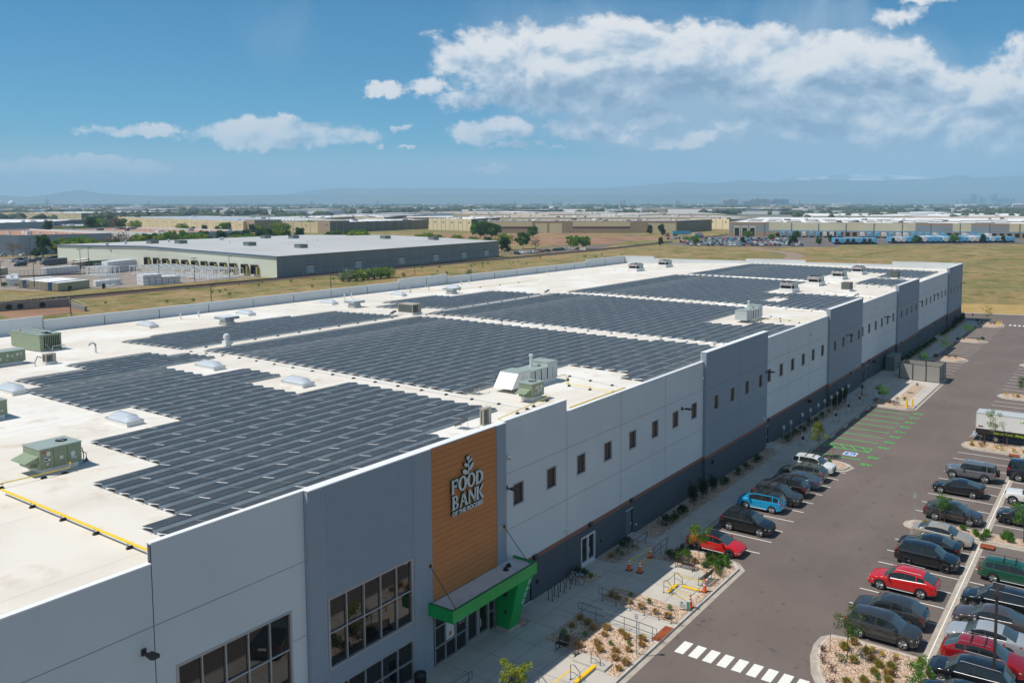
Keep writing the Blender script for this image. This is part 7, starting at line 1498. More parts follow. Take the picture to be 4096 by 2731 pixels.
proto_tree('gbush', 'green_bush', 3.0, 2.0, 'green', 'yellow', 'round', 700, .22, 37, .1)
HT = dict(dark=9, green=9, bright=8, yg=8, bare=8, bush=3.2, gbush=3)
KD = dict(dark='dark evergreen', green='leafy green tree', bright='bright green tree', yg='yellow-green tree', bare='bare brown tree', bush='grey-green bush', gbush='fresh green bush')
def pt(k, x, y, h, where, g): PT[k].put((x, y, -.05), rnd.uniform(0, 6.28), KD[k] + ' ' + where, h / HT[k] * rnd.uniform(.95, 1.1), g)
g1 = 'trees behind the grey warehouse'
ks = ['yg', 'bare', 'yg', 'yg', 'bare', 'bare', 'bare', 'bare', 'bare', 'yg', 'green', 'yg', 'bright', 'bright', 'yg', 'yg', 'dark', 'dark', 'dark', 'yg']
for (x, y, h), k in zip([(224.7, 440, 8.7), (228.0, 440, 10.0), (230.6, 440, 9.3), (235.1, 440, 10.6), (238.9, 440, 9.6), (243.5, 440, 10.6), (248.0, 440, 10.5), (254.0, 440, 12.6), (261.0, 440, 10.6), (269.6, 440, 10.1), (274.7, 440, 10.8), (279.8, 440, 11.0), (285.7, 440, 11.7), (289.6, 440, 9.8), (294.3, 440, 10.2), (301.2, 440, 10.4), (308.9, 440, 11.4), (317.6, 440, 11.2), (328.7, 440, 12.2), (336.2, 440, 8.3)], ks): pt(k, x, y + rnd.uniform(-4, 6), h, 'behind the left half of the grey warehouse', g1)
for (x, h), k in zip([(337.8, 12.1), (347.3, 11.9), (351.7, 11.4), (358.0, 11.2), (362.6, 11.5), (369.1, 10.9), (376.7, 11.5), (400.5, 8.5), (405.7, 8.7), (413.1, 8.9), (419.5, 8.3), (427.2, 8.1), (435.0, 6.6)], ['dark', 'dark', 'green', 'yg', 'dark', 'dark', 'dark', 'green', 'green', 'yg', 'green', 'dark', 'yg']): pt(k, x, 440 + rnd.uniform(-3, 5), h, 'behind the right half of the grey warehouse roof', g1)
for (x, h), k in zip([(347.6, 10.3), (352.2, 11.5), (356.8, 10.7), (377.2, 9.4), (385.4, 10.2), (390.5, 9.7), (394.7, 8.4)], ['dark', 'yg', 'yg', 'yg', 'yg', 'bare', 'yg']): pt(k, x, 330 + (25 if x < 360 else 0), h, 'rising behind the far end of the grey warehouse', g1)
for i in range(24): pt(rnd.choice(['yg', 'bright', 'yg', 'green', 'dark']), 222 + i * 5.2 + rnd.uniform(-1.5, 1.5), 428 + rnd.uniform(-4, 4), rnd.uniform(6.5, 9.5), 'in the near hedge row behind the grey warehouse', g1)
g2 = 'trees in the open field'
for x, y, h, k, w in ((382, 268, 9, 'dark', 'right beside the far corner of the grey warehouse'), (377, 276, 9.5, 'dark', 'second one beside the far corner of the grey warehouse'), (401, 284, 9, 'yg', 'beyond the far corner of the grey warehouse'), (411, 288, 9, 'bare', 'beyond the grey warehouse, in the middle of the clump'), (418, 282, 11, 'green', 'on the roadside by the parked cars'), (412, 268, 7, 'bare', 'small, by the roadside parked cars'), (430, 252.5, 8.5, 'bright', 'left of the pair by the white pickups'), (436, 249, 8, 'bright', 'right of the pair by the white pickups'), (392, 300, 8, 'yg', 'behind the grey warehouse end'), (400, 320, 8, 'yg', 'far behind the grey warehouse end'),
                      (500, 385, 16, 'green', 'tall and broad against the tan building'), (505, 377, 13, 'green', 'right beside the tall broad tree'), (560, 380, 9, 'green', 'lower, right of the tall broad tree'), (553, 374, 10, 'green', 'in front of the purple stripe'), (677, 334, 9, 'dark', 'small, at the right part of the tan wall'), (658, 312, 10, 'dark', 'cone-shaped, at the tan wall corner'), (567, 244, 4, 'gbush', 'wide, at the end of the rail line'), (571, 243, 3.6, 'gbush', 'beside the wide one at the rail line'),
                      (216, 443, 12, 'dark', 'large, left of the grey warehouse'), (224, 436, 10, 'bright', 'left of the cream end wall'), (227, 444, 9, 'bright', 'behind the cream end wall'), (209.6, 461, 9, 'bare', 'by the dark grey building at the left edge'), (136.7, 251.3, 2.0, 'dark', 'small, before the tan container'), (147.2, 250.8, 2.0, 'dark', 'small, between container row and stacks'), (131.5, 284, 1.8, 'green', 'small, at the left before the containers'), (132.1, 276.5, 1.9, 'bare', 'thin, before the containers'), (132.3, 270, 1.9, 'bare', 'thin, before the blue container')): pt(k, x, y, h, w, g2)
for x, y, h, k in ((208.3, 205, 3.2, 'bush'), (211, 204.5, 4, 'bush'), (214, 204, 3.6, 'gbush'), (217, 203.6, 4, 'gbush'), (219, 203.4, 3.4, 'bush'), (222, 203.2, 4.6, 'gbush'), (225, 203, 4.2, 'gbush'), (228.4, 202.2, 3.8, 'gbush'), (236, 202, 1.6, 'bush'), (256.3, 186.5, 2.2, 'bush')): pt(k, x, y, h, 'in the field between railway and back parapet' if x < 232 else 'standing alone in the field behind the parapet', 'bushes in the field')
for _ in range(46): 
    pt(rnd.choice(['bush', 'gbush', 'gbush']), rnd.uniform(100, 400), rnd.uniform(192, 227), rnd.uniform(.5, 1.0), 'low and small, scattered in the dry field', 'bushes in the field')
g3 = 'trees between the far warehouses'
for x, y, h, k in [(364.8, 760, 14.8, 'dark'), (400.8, 760, 15.7, 'dark'), (408.2, 760, 14.1, 'bright'), (418.9, 760, 15.9, 'bare'), (423.8, 760, 15.4, 'bare'), (430, 765, 13, 'green'), (437, 752, 11, 'yg'), (349, 700, 7, 'bright'), (363.5, 740, 7, 'yg'), (372, 730, 7.7, 'bright'), (381, 735, 9, 'bright')] + [(420 + i * 9 + rnd.uniform(-3, 3), 640 + rnd.uniform(-12, 12), rnd.uniform(8, 12), rnd.choice(['bare', 'yg', 'dark', 'dark', 'bright'])) for i in range(16)]:
    pt(k, x, y, h, 'in the far row between cream and orange-roofed warehouses', g3)
for x, y in ((505, 232), (520, 214), (545, 190), (569, 162), (541, 155), (560, 142), (612, 150), (640, 200), (655, 190), (600, 190), (627, 220), (655, 55), (662, 43), (600, 88), (634, 70)): pt(rnd.choice(['green', 'dark', 'bright']), x, y, rnd.uniform(5, 7), 'in the far parking lot by the trailers', 'trees of the far parking lot')

# ---- far warehouses
gh = 'big warehouses beyond the field'
hall('grey_blue_warehouse', 'grey-blue warehouse with an orange roof and dark skylights at the left edge', [(216, 469), (262, 462), (275, 590), (205, 600)], 11, darkw, greyw, roofo, 5, gh, skyl=3)
hall('blue_grey_warehouse', 'light grey-blue warehouse with a white roof at the far left', [(420, 870), (491, 952), (430, 1090), (300, 960), ][0:1] + [(491, 952), (430, 1060), (340, 830)], 10, greyw, darkw, roofw, 6, gh)
hall('low_dark_building', 'low dark grey building with a flat white roof behind the blue-grey warehouse', [(420, 832), (479, 855), (470, 900), (410, 880)], 6, olivew, olivew, roofw, 3, gh)
hall('white_warehouse', 'white-walled warehouse with a big orange gravel roof', [(318, 485), (376, 492), (371, 651), (308, 633)], 9, whitew, greyw, roofo, 7, gh, skyl=3)
hall('far_cream_warehouse', 'long cream warehouse at the far left with a dark olive side', [(739, 1460), (997, 1546), (960, 1800), (700, 1663)], 11, cream, olivew, roofw, 8, gh, panels=14, skyl=14)
hall('cream_warehouse', 'very long cream warehouse with a white roof in the left distance', [(494, 669), (600, 650), (674, 1007), (568, 1026)], 11, cream, cream, roofw, 10, gh, panels=14, skyl=14)
hall('cream_office_block', 'tan and cream corner block with rows of small windows on the long cream warehouse', [(494, 652), (520, 648), (524, 668), (498, 673)], 12.5, tanw, tanw, roofw, 0, gh, panels=7)
hall('cream_front_warehouse', 'cream and dark olive warehouse with a white roof behind the grey one', [(535, 599), (688, 617), (684, 713), (531, 695)], 10, cream, olivew, roofw, 8, gh, panels=12, skyl=10)
hall('corner_office_block', 'taller tan corner block at the end of the dark olive wall', [(533, 594), (560, 598), (560, 612), (532, 610)], 11.5, tanw, olivew, roofw, 0, gh, panels=7)
hall('window_office_block', 'cream office block with dark windows right of the dark olive wall', [(659, 530), (745, 562), (750, 625), (663, 592)], 12, creamp, olivew, roofw, 5, gh, panels=6)
hall('back_cream_warehouse', 'cream warehouse with a white roof behind the front cream one', [(769, 769), (820, 800), (810, 880), (762, 863)], 10, cream, olivew, roofw, 4, gh, panels=10)
hall('middle_warehouse', 'dark long warehouse with a white roof in the middle distance', [(700, 800), (900, 860), (880, 980), (640, 900)], 10, cream, olivew, roofw, 8, gh, panels=14, skyl=10)
t = hall('tan_warehouse', 'long tan warehouse with pale yellow panels and a purple stripe', [(717, 327), (800, 329), (691, 487), (608, 485)], 11.5, tanw, olivew, roofp, 22, gh, par=.6, skyl=8)
M = MB(); d = Vector((608 - 717, 485 - 327, 0)); Ld = d.length; d.normalize(); on = Vector((-d.y, d.x, 0)); on = on * (-.06 if on.x > 0 else .06)
def strip(M, s0, s1, z0, z1, m, k=1.0):
    a, b = d * s0 + on * k, d * s1 + on * k; M.face([a + Vector((0, 0, z0)), b + Vector((0, 0, z0)), b + Vector((0, 0, z1)), a + Vector((0, 0, z1))], m)
for s0, s1 in ((1, 13), (14, 27), (108, 120), (122, 133)): strip(M, s0, s1, .1, 9.3, creamp)
for s0, s1 in ((44, 98), (136, 191)): strip(M, s0, s1, 6.2, 10.9, creamp); strip(M, s0, s1, 4.4, 6.0, purple)
M.build('wall_panel', t)
hall('back_tan_warehouse', 'tan warehouse with a huge pinkish roof of many skylights', [(968, 356), (1073, 454), (892, 732), (787, 634)], 11, creamp, olivew, roofp, 30, gh, par=.6, skyl=12)
hall('far_tan_warehouse', 'farther warehouse with a pinkish roof behind the tan ones', [(1230, 500), (1380, 620), (1150, 960), (1000, 860)], 11, creamp, olivew, roofp, 24, gh, par=.6, skyl=12)
hall('cream_panel_building', 'small cream building with dark windows between the tan warehouse and the blue-striped one', [(851, 332), (900, 326), (915, 375), (866, 385)], 11, creamp, olivew, roofp, 3, gh, panels=8)
t = hall('blue_striped_warehouse', 'huge cream and tan distribution warehouse with light blue stripes behind the trailers', [(800, -90), (1055, -30), (930, 330), (677, 257)], 12, creamp, tanw, roofw, 26, gh, par=.8)
d = Vector((677 - 800, 257 + 90, 0)); d.normalize(); on = Vector((-d.y, d.x, 0)); on = on * (-.08 if on.x > 0 else .08); LL = 368
M = MB(); strip(M, 0, LL, 0, 4.4, tanw); strip(M, 0, LL, 4.6, 5.3, bluest)
for s0, s1 in ((LL - 33, LL), (LL - 178, LL - 150), (LL - 220, LL - 192)):
    strip(M, s0, s1, 5.3, 11.9, tanw)
    for z in (6.6, 8.4): strip(M, s0, s1, z, z + .6, bluest, 1.6)
for q in range(3): strip(M, LL - 4 - q * 6.5, LL - 9 - q * 6.5, .5, 8.6, creamp, 1.8); strip(M, LL - 4.6 - q * 6.5, LL - 8.4 - q * 6.5, .5, 7.2, black, 2.4)
M.build('wall_panel', t)
M = MB()
for i in range(16): s0 = 8 + i * 22; strip(M, s0, s0 + .5, .2, 11.8, railm, 2.5)
M.build('downpipe', t)
M = MB()
for i in range(52): s0 = 6 + i * 5.6; strip(M, s0, s0 + 3.2, .8, 4.0, dark, 2.0)
tag(M.build('dock_door', t), None)
M = MB()
for i in range(20):
    for j in range(9):
        a = -d * 0 ; p = d * (10 + i * 17.5) - on.normalized() * (16 + j * 22)
        if (i + j) % 3 or j > 6: continue
        for r_ in range(4): q = p - on.normalized() * r_ * 4; M.face([q + Vector((0, 0, 11.7)), q + d * 13 + Vector((0, 0, 11.7)), q + d * 13 - on.normalized() * 1.9 + Vector((0, 0, 11.35)), q - on.normalized() * 1.9 + Vector((0, 0, 11.35))], pv)
tag(M.build('solar_row', t), kind='stuff')
hall('long_white_warehouse', 'long white-roofed warehouse behind the blue-striped one', [(1500, -80), (1800, 40), (1540, 480), (1231, 364)], 9, creamp, greyw, roofw, 20, gh, par=.6)
hall('grey_striped_warehouse', 'grey purple-roofed warehouse in the middle distance', [(1235, 1040), (1504, 1100), (1480, 1250), (1180, 1190)], 9, greyw, greyw, roofp, 6, gh)

# ---- trailers at the docks and in the yard
trw = mat('trailer_white', (.62, .63, .64), .5, c2=(.52, .53, .55), scale=.4); trb = mat('trailer_blue', (.08, .33, .55), .5, c2=(.10, .38, .6), scale=.4)
def trailer(m, open_=False):
    T = thing('semi_trailer', '', 'trailer'); M = MB(); M.box(0, 16, -1.3, 1.3, 1.2, 4.1, m); M.build('box', T)
    M = MB(); M.box(-.04, 0, -1.2, 1.2, 1.3, 4.0, dark if open_ else m); M.box(-.06, -.02, -1.3, 1.3, 3.95, 4.1, lightgrey); M.box(-.06, -.02, -1.3, -1.18, 1.2, 4.1, lightgrey); M.box(-.06, -.02, 1.18, 1.3, 1.2, 4.1, lightgrey); M.build('rear_door', T)
    M = MB(); M.box(.2, 12.3, -.45, .45, .9, 1.2, trim_b); M.box(1.0, 4.2, -1.2, 1.2, 0, 1.0, tyre_m); M.box(12, 12.3, -1, 1, 0, 1.2, railm); M.build('undercarriage', T)
    return Proto(T)
TR_ = dict(w=trailer(trw), b=trailer(trb), o=trailer(trb, True), g=trailer(MATS['far_white_wall']))
mb = MB(); mb.prism([(505, 215), (521, 163), (548, 127), (577, 131), (600, 100), (668, 20), (735, -60), (800, -88), (677, 254), (640, 300), (560, 270)], -.05, -.008, mat('yard_asphalt', (.12, .10, .10), .9, c2=(.15, .13, .125), scale=.05)); structure('truck_yard', mb)
u_ = Vector((667.7 - 577.6, 30.4 - 135.2, 0)).normalized(); ang = math.atan2(.42, .91)
colr = 'obooboobowwbbbwbbbwbwbbwwbbwbwbb'; nm_ = dict(w='white', b='sky-blue', o='open-backed sky-blue', g='pale')
pf = Vector((577.6, 135.2, 0))
for i, c in enumerate(colr):
    p = pf + u_ * (i * 3.95 + (6 if i > 7 else 0)); TR_[c].put((p.x + (0 if i < 8 else 12), p.y, 0), ang, nm_[c] + ' semi trailer in the front parked row of the truck yard', group='semi trailers in the truck yard')
pb0 = Vector((740, 30, 0))
d2 = Vector((677 - 800, 257 + 90, 0)).normalized(); on2 = Vector((-d2.y, d2.x, 0)); on2 = on2 if on2.x < 0 else -on2
cc_ = 'bbbwbbwwbwbbwbwwbbbwbwbbgwbb'; k_ = 0
for s0 in [LL - 45 - i * 5.6 for i in range(9)] + [LL - 108 - i * 5.6 for i in range(12)] + [LL - 186 - i * 5.6 for i in range(4)] + [LL - 240 - 6 * i for i in range(9)]:
    p = Vector((800, -90, 0)) + d2 * s0 + on2 * 17; c = cc_[k_ % len(cc_)]; k_ += 1
    TR_[c].put((p.x, p.y, 0), math.atan2(-on2.y, -on2.x), nm_[c] + ' semi trailer backed to the dock doors of the blue-striped warehouse', group='semi trailers at the docks')
for i in range(12):
    p = Vector((650, 92, 0)) + u_ * i * 4.2; c = 'wgbwbbwbbgwb'[i]; TR_[c].put((p.x, p.y, 0), ang, nm_[c] + ' semi trailer in the second row of the truck yard', group='semi trailers in the truck yard')
TR_['b'].put((655, 300, 0), R(-50), 'sky-blue semi trailer with tractor, alone by the tan warehouse corner', group='semi trailers in the truck yard')
# ---- distant cars
LOW = {}
for c in ('white', 'black', 'silver', 'charcoal', 'red', 'blue', 'tan'):
    LOW[c] = Proto(car('suv' if c in ('white', 'charcoal', 'black') else 'sedan', c, '', low=True))
cw = ['white', 'white', 'silver', 'silver', 'charcoal', 'black', 'black', 'white', 'red', 'blue', 'tan', 'charcoal']
cn = dict(white='white', black='black', silver='silver', charcoal='dark grey', red='red', blue='blue', tan='tan')
def far_car(x, y, a, where, g, c=None):
    c = c or rnd.choice(cw); LOW[c].put((x, y, 0), a + (math.pi if rnd.random() < .5 else 0), cn[c] + ' car ' + where, group=g)
v_ = Vector((-u_.y, u_.x, 0))
org = Vector((508, 208, 0)); e1 = Vector((548 - 508, 146 - 208, 0)); n1 = int(e1.length / 2.9); e1.normalize(); f1 = Vector((-e1.y, e1.x, 0)); f1 = f1 if f1.x > 0 else -f1
for row, off in enumerate((0, 12, 20, 38, 46, 64, 72, 92, 100)):
    for i in range(int(n1 + row * 1.1)):
        if rnd.random() < .30: continue
        p = org + e1 * (i * 2.95 - row * 1.0) + f1 * (off + 3)
        if p.x > 690: continue
        far_car(p.x, p.y, math.atan2(f1.y, f1.x), 'in the crowded far lot before the blue-striped warehouse', 'cars in the crowded far lot')
for i in range(26): far_car(640 + rnd.uniform(-2, 2) + i * 2.2, 268 + i * 1.1 + rnd.uniform(-3, 3), R(70), 'in the strip lot by the corner of the blue-striped warehouse', 'cars in the strip lot')
for i, (x, y) in enumerate([(371.8, 251), (379.6, 252.9), (382, 250.7), (384.6, 250.1), (387.3, 249.7), (391.7, 250.7), (396.2, 252.3), (401, 251.5), (410.4, 252.4), (414.6, 252.7), (418.6, 253.4), (423.6, 255.1), (428.5, 252.0), (433, 250)]):
    c = ['charcoal', 'white', 'silver', 'white', 'silver', 'red', 'charcoal', 'charcoal', 'black', 'black', 'charcoal', 'white', 'white', 'white'][i]; far_car(x, y, R(75), 'in the roadside row beyond the grey warehouse', 'cars beyond the grey warehouse', c)
for i, (x, y) in enumerate([(207.5, 468), (216, 464), (191, 416.4), (196.1, 422.3), (199.4, 424.3), (205.8, 421.7), (190.4, 404.2), (193.8, 405.6), (200.6, 415.5), (210.5, 421.7), (213, 423)]):
    c = ['white', 'white', 'white', 'black', 'white', 'white', 'silver', 'charcoal', 'black', 'black', 'black'][i]; far_car(x, y, R(20), 'parked at the left beyond the storage yard', 'cars beyond the storage yard', c)
v1_ = car('van', 'black', 'black van by the fence gate of the storage yard', low=True, cat='van', name='parked_van'); place(v1_, (180, 384.5, 0), R(20)); v2_ = car('suv', 'tan', 'brown off-roader between the black van and the navy container', low=True); place(v2_, (191, 386.5, 0), R(200))
container(640, 296, R(20), 'rust', 'red shipping container by the corner of the tan warehouse', 7)
M = MB()
for i in range(3): M.box(i * 3, i * 3 + 2.6, 0, .4, 0, 1.6, concrete)
place(tag(M.build('concrete_barrier'), 'grey concrete headwall standing in the field beyond the back corner', 'barrier'), (425, 240, 0), R(60))

# ---- the far town
gt = 'low buildings of the distant town'
TB = []
for i, (m, rf_, nm2) in enumerate(((cream, roofw, 'cream'), (greyw, roofw, 'grey'), (tanw, roofp, 'tan'), (whitew, roofw, 'white'), (darkw, roofw, 'dark'), (whitew, roofo, 'brown-roofed'))):
    T = thing('distant_building', '', 'building'); M = MB(); M.box(0, 1, 0, 1, 0, 1, m, 't'); M.build('wall', T); M = MB(); M.box(-.005, 1.005, -.005, 1.005, 1, 1.02, rf_); M.build('roof', T); TB.append((Proto(T), nm2))
for i in range(298):
    D_ = 1100 * (9.5 ** (rnd.random() ** 1.3)); side = rnd.uniform(-.78, .62)
    x = math.cos(YAW) * D_ + math.sin(YAW) * side * D_; y = math.sin(YAW) * D_ - math.cos(YAW) * side * D_ - 35
    if D_ < 2100 and not (side > .28 or -.25 < side < .05): D_ *= 2; x *= 2; y *= 2
    p, nm2 = TB[rnd.choice([0, 1, 1, 2, 3, 3, 3, 4, 5])]; o = p.put((x, y, -.05), rnd.uniform(-.5, .5) + (0 if rnd.random() < .5 else 1.57), nm2 + ' low building lost in the hazy distant town', group=gt); s_ = 1 + D_ / 5000
    o.scale = (rnd.uniform(25, 110) * s_, rnd.uniform(18, 60) * s_, rnd.uniform(5, 10) * (1 + D_ / 9000))
# trees of the plain: one mass
M = MB(); far_leaf = mat('far_tree_green', (.030, .050, .022), .9, c2=(.055, .075, .028), scale=.01); k = M._mi(far_leaf)
def blob(x, y, w_, h_):
    i = len(M.v); n_ = 5; a0 = rnd.uniform(0, 6.28)
    for zz, rr in ((0, .55), (.35, 1.0), (.75, .75)):
        for q in range(n_): a = a0 + 2 * math.pi * q / n_; j = rnd.uniform(.75, 1.25); M.v.append((x + w_ * rr * j * math.cos(a), y + w_ * rr * j * math.sin(a), h_ * zz * rnd.uniform(.9, 1.1)))
    M.v.append((x, y, h_))
    for r_ in range(2):
        for q in range(n_): M.f.append((i + r_ * n_ + q, i + r_ * n_ + (q + 1) % n_, i + (r_ + 1) * n_ + (q + 1) % n_, i + (r_ + 1) * n_ + q)); M.mi.append(k)
    for q in range(n_): M.f.append((i + 2 * n_ + q, i + 2 * n_ + (q + 1) % n_, i + 3 * n_)); M.mi.append(k)
for i in range(7000):
    D_ = 1150 * (10 ** (rnd.random() ** .8)); side = rnd.uniform(-.80, .66)
    if D_ < 2000 and -.3 < side < .25: continue
    if noise.noise(Vector((side * 14, D_ / 700, 0))) < -.12: continue
    x = math.cos(YAW) * D_ + math.sin(YAW) * side * D_; y = math.sin(YAW) * D_ - math.cos(YAW) * side * D_ - 35
    s_ = 1 + D_ / 5000; blob(x, y, rnd.uniform(4, 11) * s_, rnd.uniform(6, 13) * (1 + D_ / 14000))
o = M.build('distant_trees'); o['kind'] = 'stuff'; o['label'] = 'mass of hazy green trees covering the far plain'; o['category'] = 'trees'
# landmarks
def at(vx, D_): 
    s_ = (vx - 1338.0) * K; return (math.cos(YAW) * D_ + math.sin(YAW) * s_ * D_, math.sin(YAW) * D_ - math.cos(YAW) * s_ * D_ - 34.85)
def top(vy, D_): return CAMZ + (465.7 - vy) * K * D_
for vx, r_, l in ((27, 15, 'white radar dome on the horizon at the far left'), (-2, 15, 'white radar dome cut by the left picture edge')):
    x, y = at(vx, 4600); M = MB(); M.lathe([(8, 0), (8, 12)] + [(17 * math.cos(t_), 23 + 17 * math.sin(t_)) for t_ in [-.8 + .237 * j for j in range(11)]], whitep, n=18); tag(M.build('radar_dome', None, True, (x, y, 0)), l, 'radar dome', 'white radar domes')
for vx, D_, vt in ((108, 2400, 459), (342, 3500, 463), (529, 3800, 464), (716, 3300, 463), (868, 3600, 462), (1183, 3800, 463), (1433, 4200, 463), (1490, 4200, 464)):
    x, y = at(vx, D_); M = MB(); h = top(vt, D_) + 4; w_ = .9; M.tube([(0, 0, 0), (0, 0, h)], [w_, w_ * .5], railm, 5); M.tube([(-6, 5, h - 6), (6, -5, h - 6)], .5, railm, 4); M.tube([(-6, 5, h - 13), (6, -5, h - 13)], .5, railm, 4); tag(M.build('power_pylon', loc=(x, y, 0)), 'thin power line mast above the far trees, ' + ('near the radar domes' if vx < 200 else 'left part of the horizon' if vx < 800 else 'right of the picture centre' if vx > 1300 else 'near the picture centre'), 'pylon', 'power line masts')
brick = mat('brick_red', (.26, .12, .09), .8); hz_ = mat('glass_tower', (.16, .22, .28), .4); pale = mat('pale_tower', (.42, .43, .44), .7)
def tower(name, vx0, vx1, vt, D_, m, l, g, dep=60):
    T = thing(name, l, 'building', (*at((vx0 + vx1) / 2, D_), 0), YAW - math.pi / 2, g); w_ = (vx1 - vx0) * K * D_ / 2; h = top(vt, D_); M = MB(); M.box(-w_, w_, 0, dep, 0, h, m); M.build('wall', T); M = MB()
    for j in range(1, max(2, int(h / 9))): M.box(-w_ * .92, w_ * .92, -.6, 0, j * 9 - 2, j * 9 + 1, hz_)
    M.build('window_band', T); M = MB(); M.box(-w_ * .5, w_ * .2, dep * .2, dep * .7, h, h + 5, m); M.build('roof_house', T)
gH = 'brick hospital blocks on the horizon'; HD = 7000
for a, b, t_, l in ((1663, 1673, 461, 'low brown'), (1673, 1695, 459, 'wide brick'), (1708, 1726, 463, 'pinkish low'), (1724, 1738, 459, 'stepped'), (1737, 1744, 457, 'narrow tall'), (1744, 1768, 458, 'broad purple-brown'), (1772, 1794, 461, 'brick front'), (1776, 1799, 457.5, 'dark glass-topped'), (1795, 1812, 458, 'dark right-hand')): tower('hospital_block', a, b, t_, HD, brick if 'dark' not in l else hz_, l + ' hospital block on the horizon', gH)
gD = 'downtown towers in the haze'
for a, b, t_, l in ((2231, 2236, 446, 'tallest left downtown tower'), (2238, 2243, 446.5, 'second of the twin downtown towers'), (2222, 2228, 457, 'low downtown tower left of the twins'), (2211, 2219, 459, 'low wide downtown block at the left of the skyline'), (2251, 2257, 452, 'mid-height downtown tower right of the twins'), (2258, 2266, 457, 'low downtown block in the middle of the skyline'), (2275, 2281, 452, 'narrow downtown tower before the tallest glass one'), (2282, 2289, 447, 'tall glass downtown tower with a pointed top'), (2292, 2300, 456, 'low downtown tower right of the pointed one'), (2302, 2310, 454, 'blocky downtown tower at the right'), (2311, 2320, 456, 'broad downtown block near the right edge'), (2324, 2332, 457, 'last downtown block near the right edge'), (2196, 2200, 460, 'lone short tower left of downtown'), (1431, 1436, 459, 'lone grey tower right of the centre'), (1270, 1276, 463, 'left one of the small pale towers near the centre'), (1279, 1290, 463, 'right one of the small pale towers near the centre'), (1390, 1394, 463, 'tiny tower near the centre right'), (1550, 1562, 461, 'pale square tower before the hospital'), (1833, 1837, 460, 'tiny dark tower right of the hospital')): tower('downtown_tower', a, b, t_, 10500 if a > 1900 else 7500, hz_ if a > 1900 else pale, l, gD, 40)
x, y = at(1425, 2900); M = MB(); M.tube([(0, 0, 0), (0, 0, 26)], 4, pale, 10); M.tube([(9, 3, 0), (9, 3, 20)], 4, pale, 10); M.box(-6, 16, -3, 8, 0, 12, pale); M.box(-2, 2, -2, 2, 26, 34, pale); tag(M.build('grain_silo', loc=(x, y, 0)), 'pale grain silo group left of the hospital, before the trees', 'silo')
for i in range(5): x, y = at(2328 + i * 5, 3000); M = MB(); M.lathe([(6, 0), (6, 22), (0, 26)], pale, n=12); tag(M.build('storage_silo', loc=(x, y, 0)), 'white storage silo in the cluster at the right edge', 'silo', 'white silos at the right edge')

# ---- mountains
forest = mat('mountain_forest', (.075, .10, .09), .95, c2=(.11, .125, .105), scale=.0006); snow = mat('mountain_snow', (.75, .77, .80), .9, c2=(.16, .18, .19), scale=.0009, lo=.50, hi=.60, detail=8)
def ridge(name, prof, D_, dep, m, rough, foot=0):
    M = MB(); k = M._mi(m); xs = [prof[0][0] + (prof[-1][0] - prof[0][0]) * i / 420 for i in range(421)]; rows = 7
    for i, vx in enumerate(xs):
        vy = interp(prof, vx); H_ = top(vy, D_)
        for r_ in range(rows):
            f = r_ / (rows - 1); dd = D_ - dep * (1 - f); s_ = (vx - 1338.0) * K
            X = math.cos(YAW) * dd + math.sin(YAW) * s_ * D_; Y = math.sin(YAW) * dd - math.cos(YAW) * s_ * D_ - 34.85
            nz_ = noise.noise(Vector((vx * .02, f * 3, 1))) * .5 + noise.noise(Vector((vx * .07, f * 6, 5))) * .25
            z = H_ * (f ** 1.2) * (1 + rough * nz_ * (1 - f) * 2) + (H_ * .012 * noise.noise(Vector((vx * .15, 9, 0))) if f == 1 else 0); M.v.append((X, Y, max(z, 0) + foot * f))
        dd = D_ + dep; M.v.append((math.cos(YAW) * dd + math.sin(YAW) * s_ * D_, math.sin(YAW) * dd - math.cos(YAW) * s_ * D_, 0))
    n_ = rows + 1
    for i in range(len(xs) - 1):
        for r_ in range(rows): M.f.append((i * n_ + r_, (i + 1) * n_ + r_, (i + 1) * n_ + r_ + 1, i * n_ + r_ + 1)); M.mi.append(k)
    return tag(M.build(name, None, True), kind='structure')
ridge('foothills', [(-500, 452), (0, 448), (50, 452), (110, 456), (128, 448), (150, 440), (185, 437), (230, 444), (300, 448), (380, 450), (500, 450), (560, 449), (640, 447), (700, 448), (900, 447), (1100, 446), (1300, 448), (1500, 446), (1700, 445), (1900, 446), (2100, 444), (2352, 445), (2900, 446)], 13500, 2200, forest, .5)
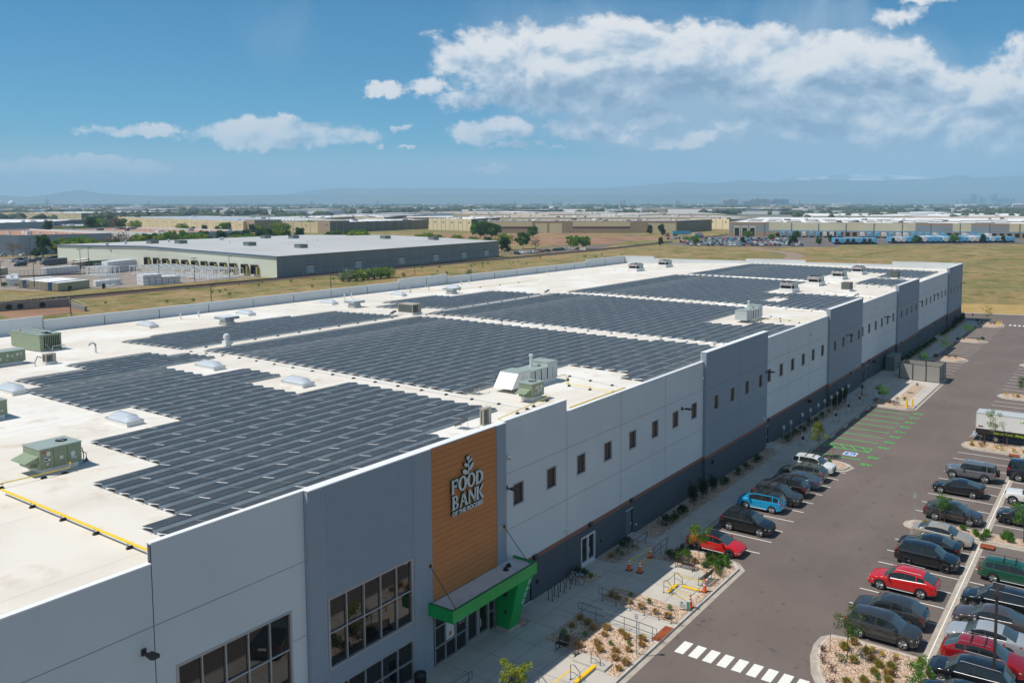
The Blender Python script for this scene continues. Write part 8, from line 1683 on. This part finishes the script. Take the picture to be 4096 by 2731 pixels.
ridge('mountain_range', [(-500, 455), (560, 455), (640, 450), (700, 440), (750, 434), (800, 432), (850, 434), (900, 431), (940, 433), (1000, 431), (1100, 434), (1200, 434), (1300, 433), (1400, 431), (1480, 426), (1560, 418), (1600, 420), (1650, 422), (1700, 414), (1760, 418), (1820, 416), (1900, 412), (1960, 415), (2020, 415), (2100, 412), (2150, 411), (2200, 402), (2240, 409), (2352, 404), (2600, 410), (2900, 420)], 18000, 3000, forest, .5)
ridge('snow_peaks', [(1780, 418), (1815, 406), (1850, 404), (1880, 406), (1900, 403), (1950, 399.5), (1975, 403), (2000, 404), (2050, 400.5), (2075, 404), (2100, 405), (2130, 409), (2160, 418)], 22000, 2500, snow, .3)

# ---- haze: one box of even air round everything
mb = MB(); hm = bpy.data.materials.new('haze_air'); hm.use_nodes = True; t = hm.node_tree
for n in list(t.nodes): t.nodes.remove(n)
pvn = t.nodes.new('ShaderNodeVolumePrincipled'); out = t.nodes.new('ShaderNodeOutputMaterial'); t.links.new(pvn.outputs[0], out.inputs['Volume'])
pvn.inputs['Color'].default_value = (.48, .76, 1.0, 1); pvn.inputs['Density'].default_value = 9.5e-5; pvn.inputs['Anisotropy'].default_value = 0.0
mb.box(-31000, 31000, -31000, 31000, -1.2, 950, hm)
hz = mb.build('haze'); hz['kind'] = 'stuff'

# ---- telling repeats apart by their place along the picture
ORD = 'first second third fourth fifth sixth seventh eighth ninth tenth eleventh twelfth thirteenth fourteenth fifteenth sixteenth seventeenth eighteenth nineteenth twentieth'.split()
by = {}
for o in bpy.data.objects:
    if o.parent is None and 'label' in o and 'group' in o: by.setdefault(o['label'], []).append(o)
def scrx(o):
    d = o.location - cam.matrix_world.translation; return d.dot(R_) / max(.1, d.dot(F_))
for l, os_ in by.items():
    if 2 <= len(os_) <= 20 and len(l.split()) <= 12:
        os_.sort(key=scrx)
        for i, o in enumerate(os_): o['label'] = l + ', ' + ('leftmost' if i == 0 else 'rightmost' if i == len(os_) - 1 else ORD[i] + ' from the left')
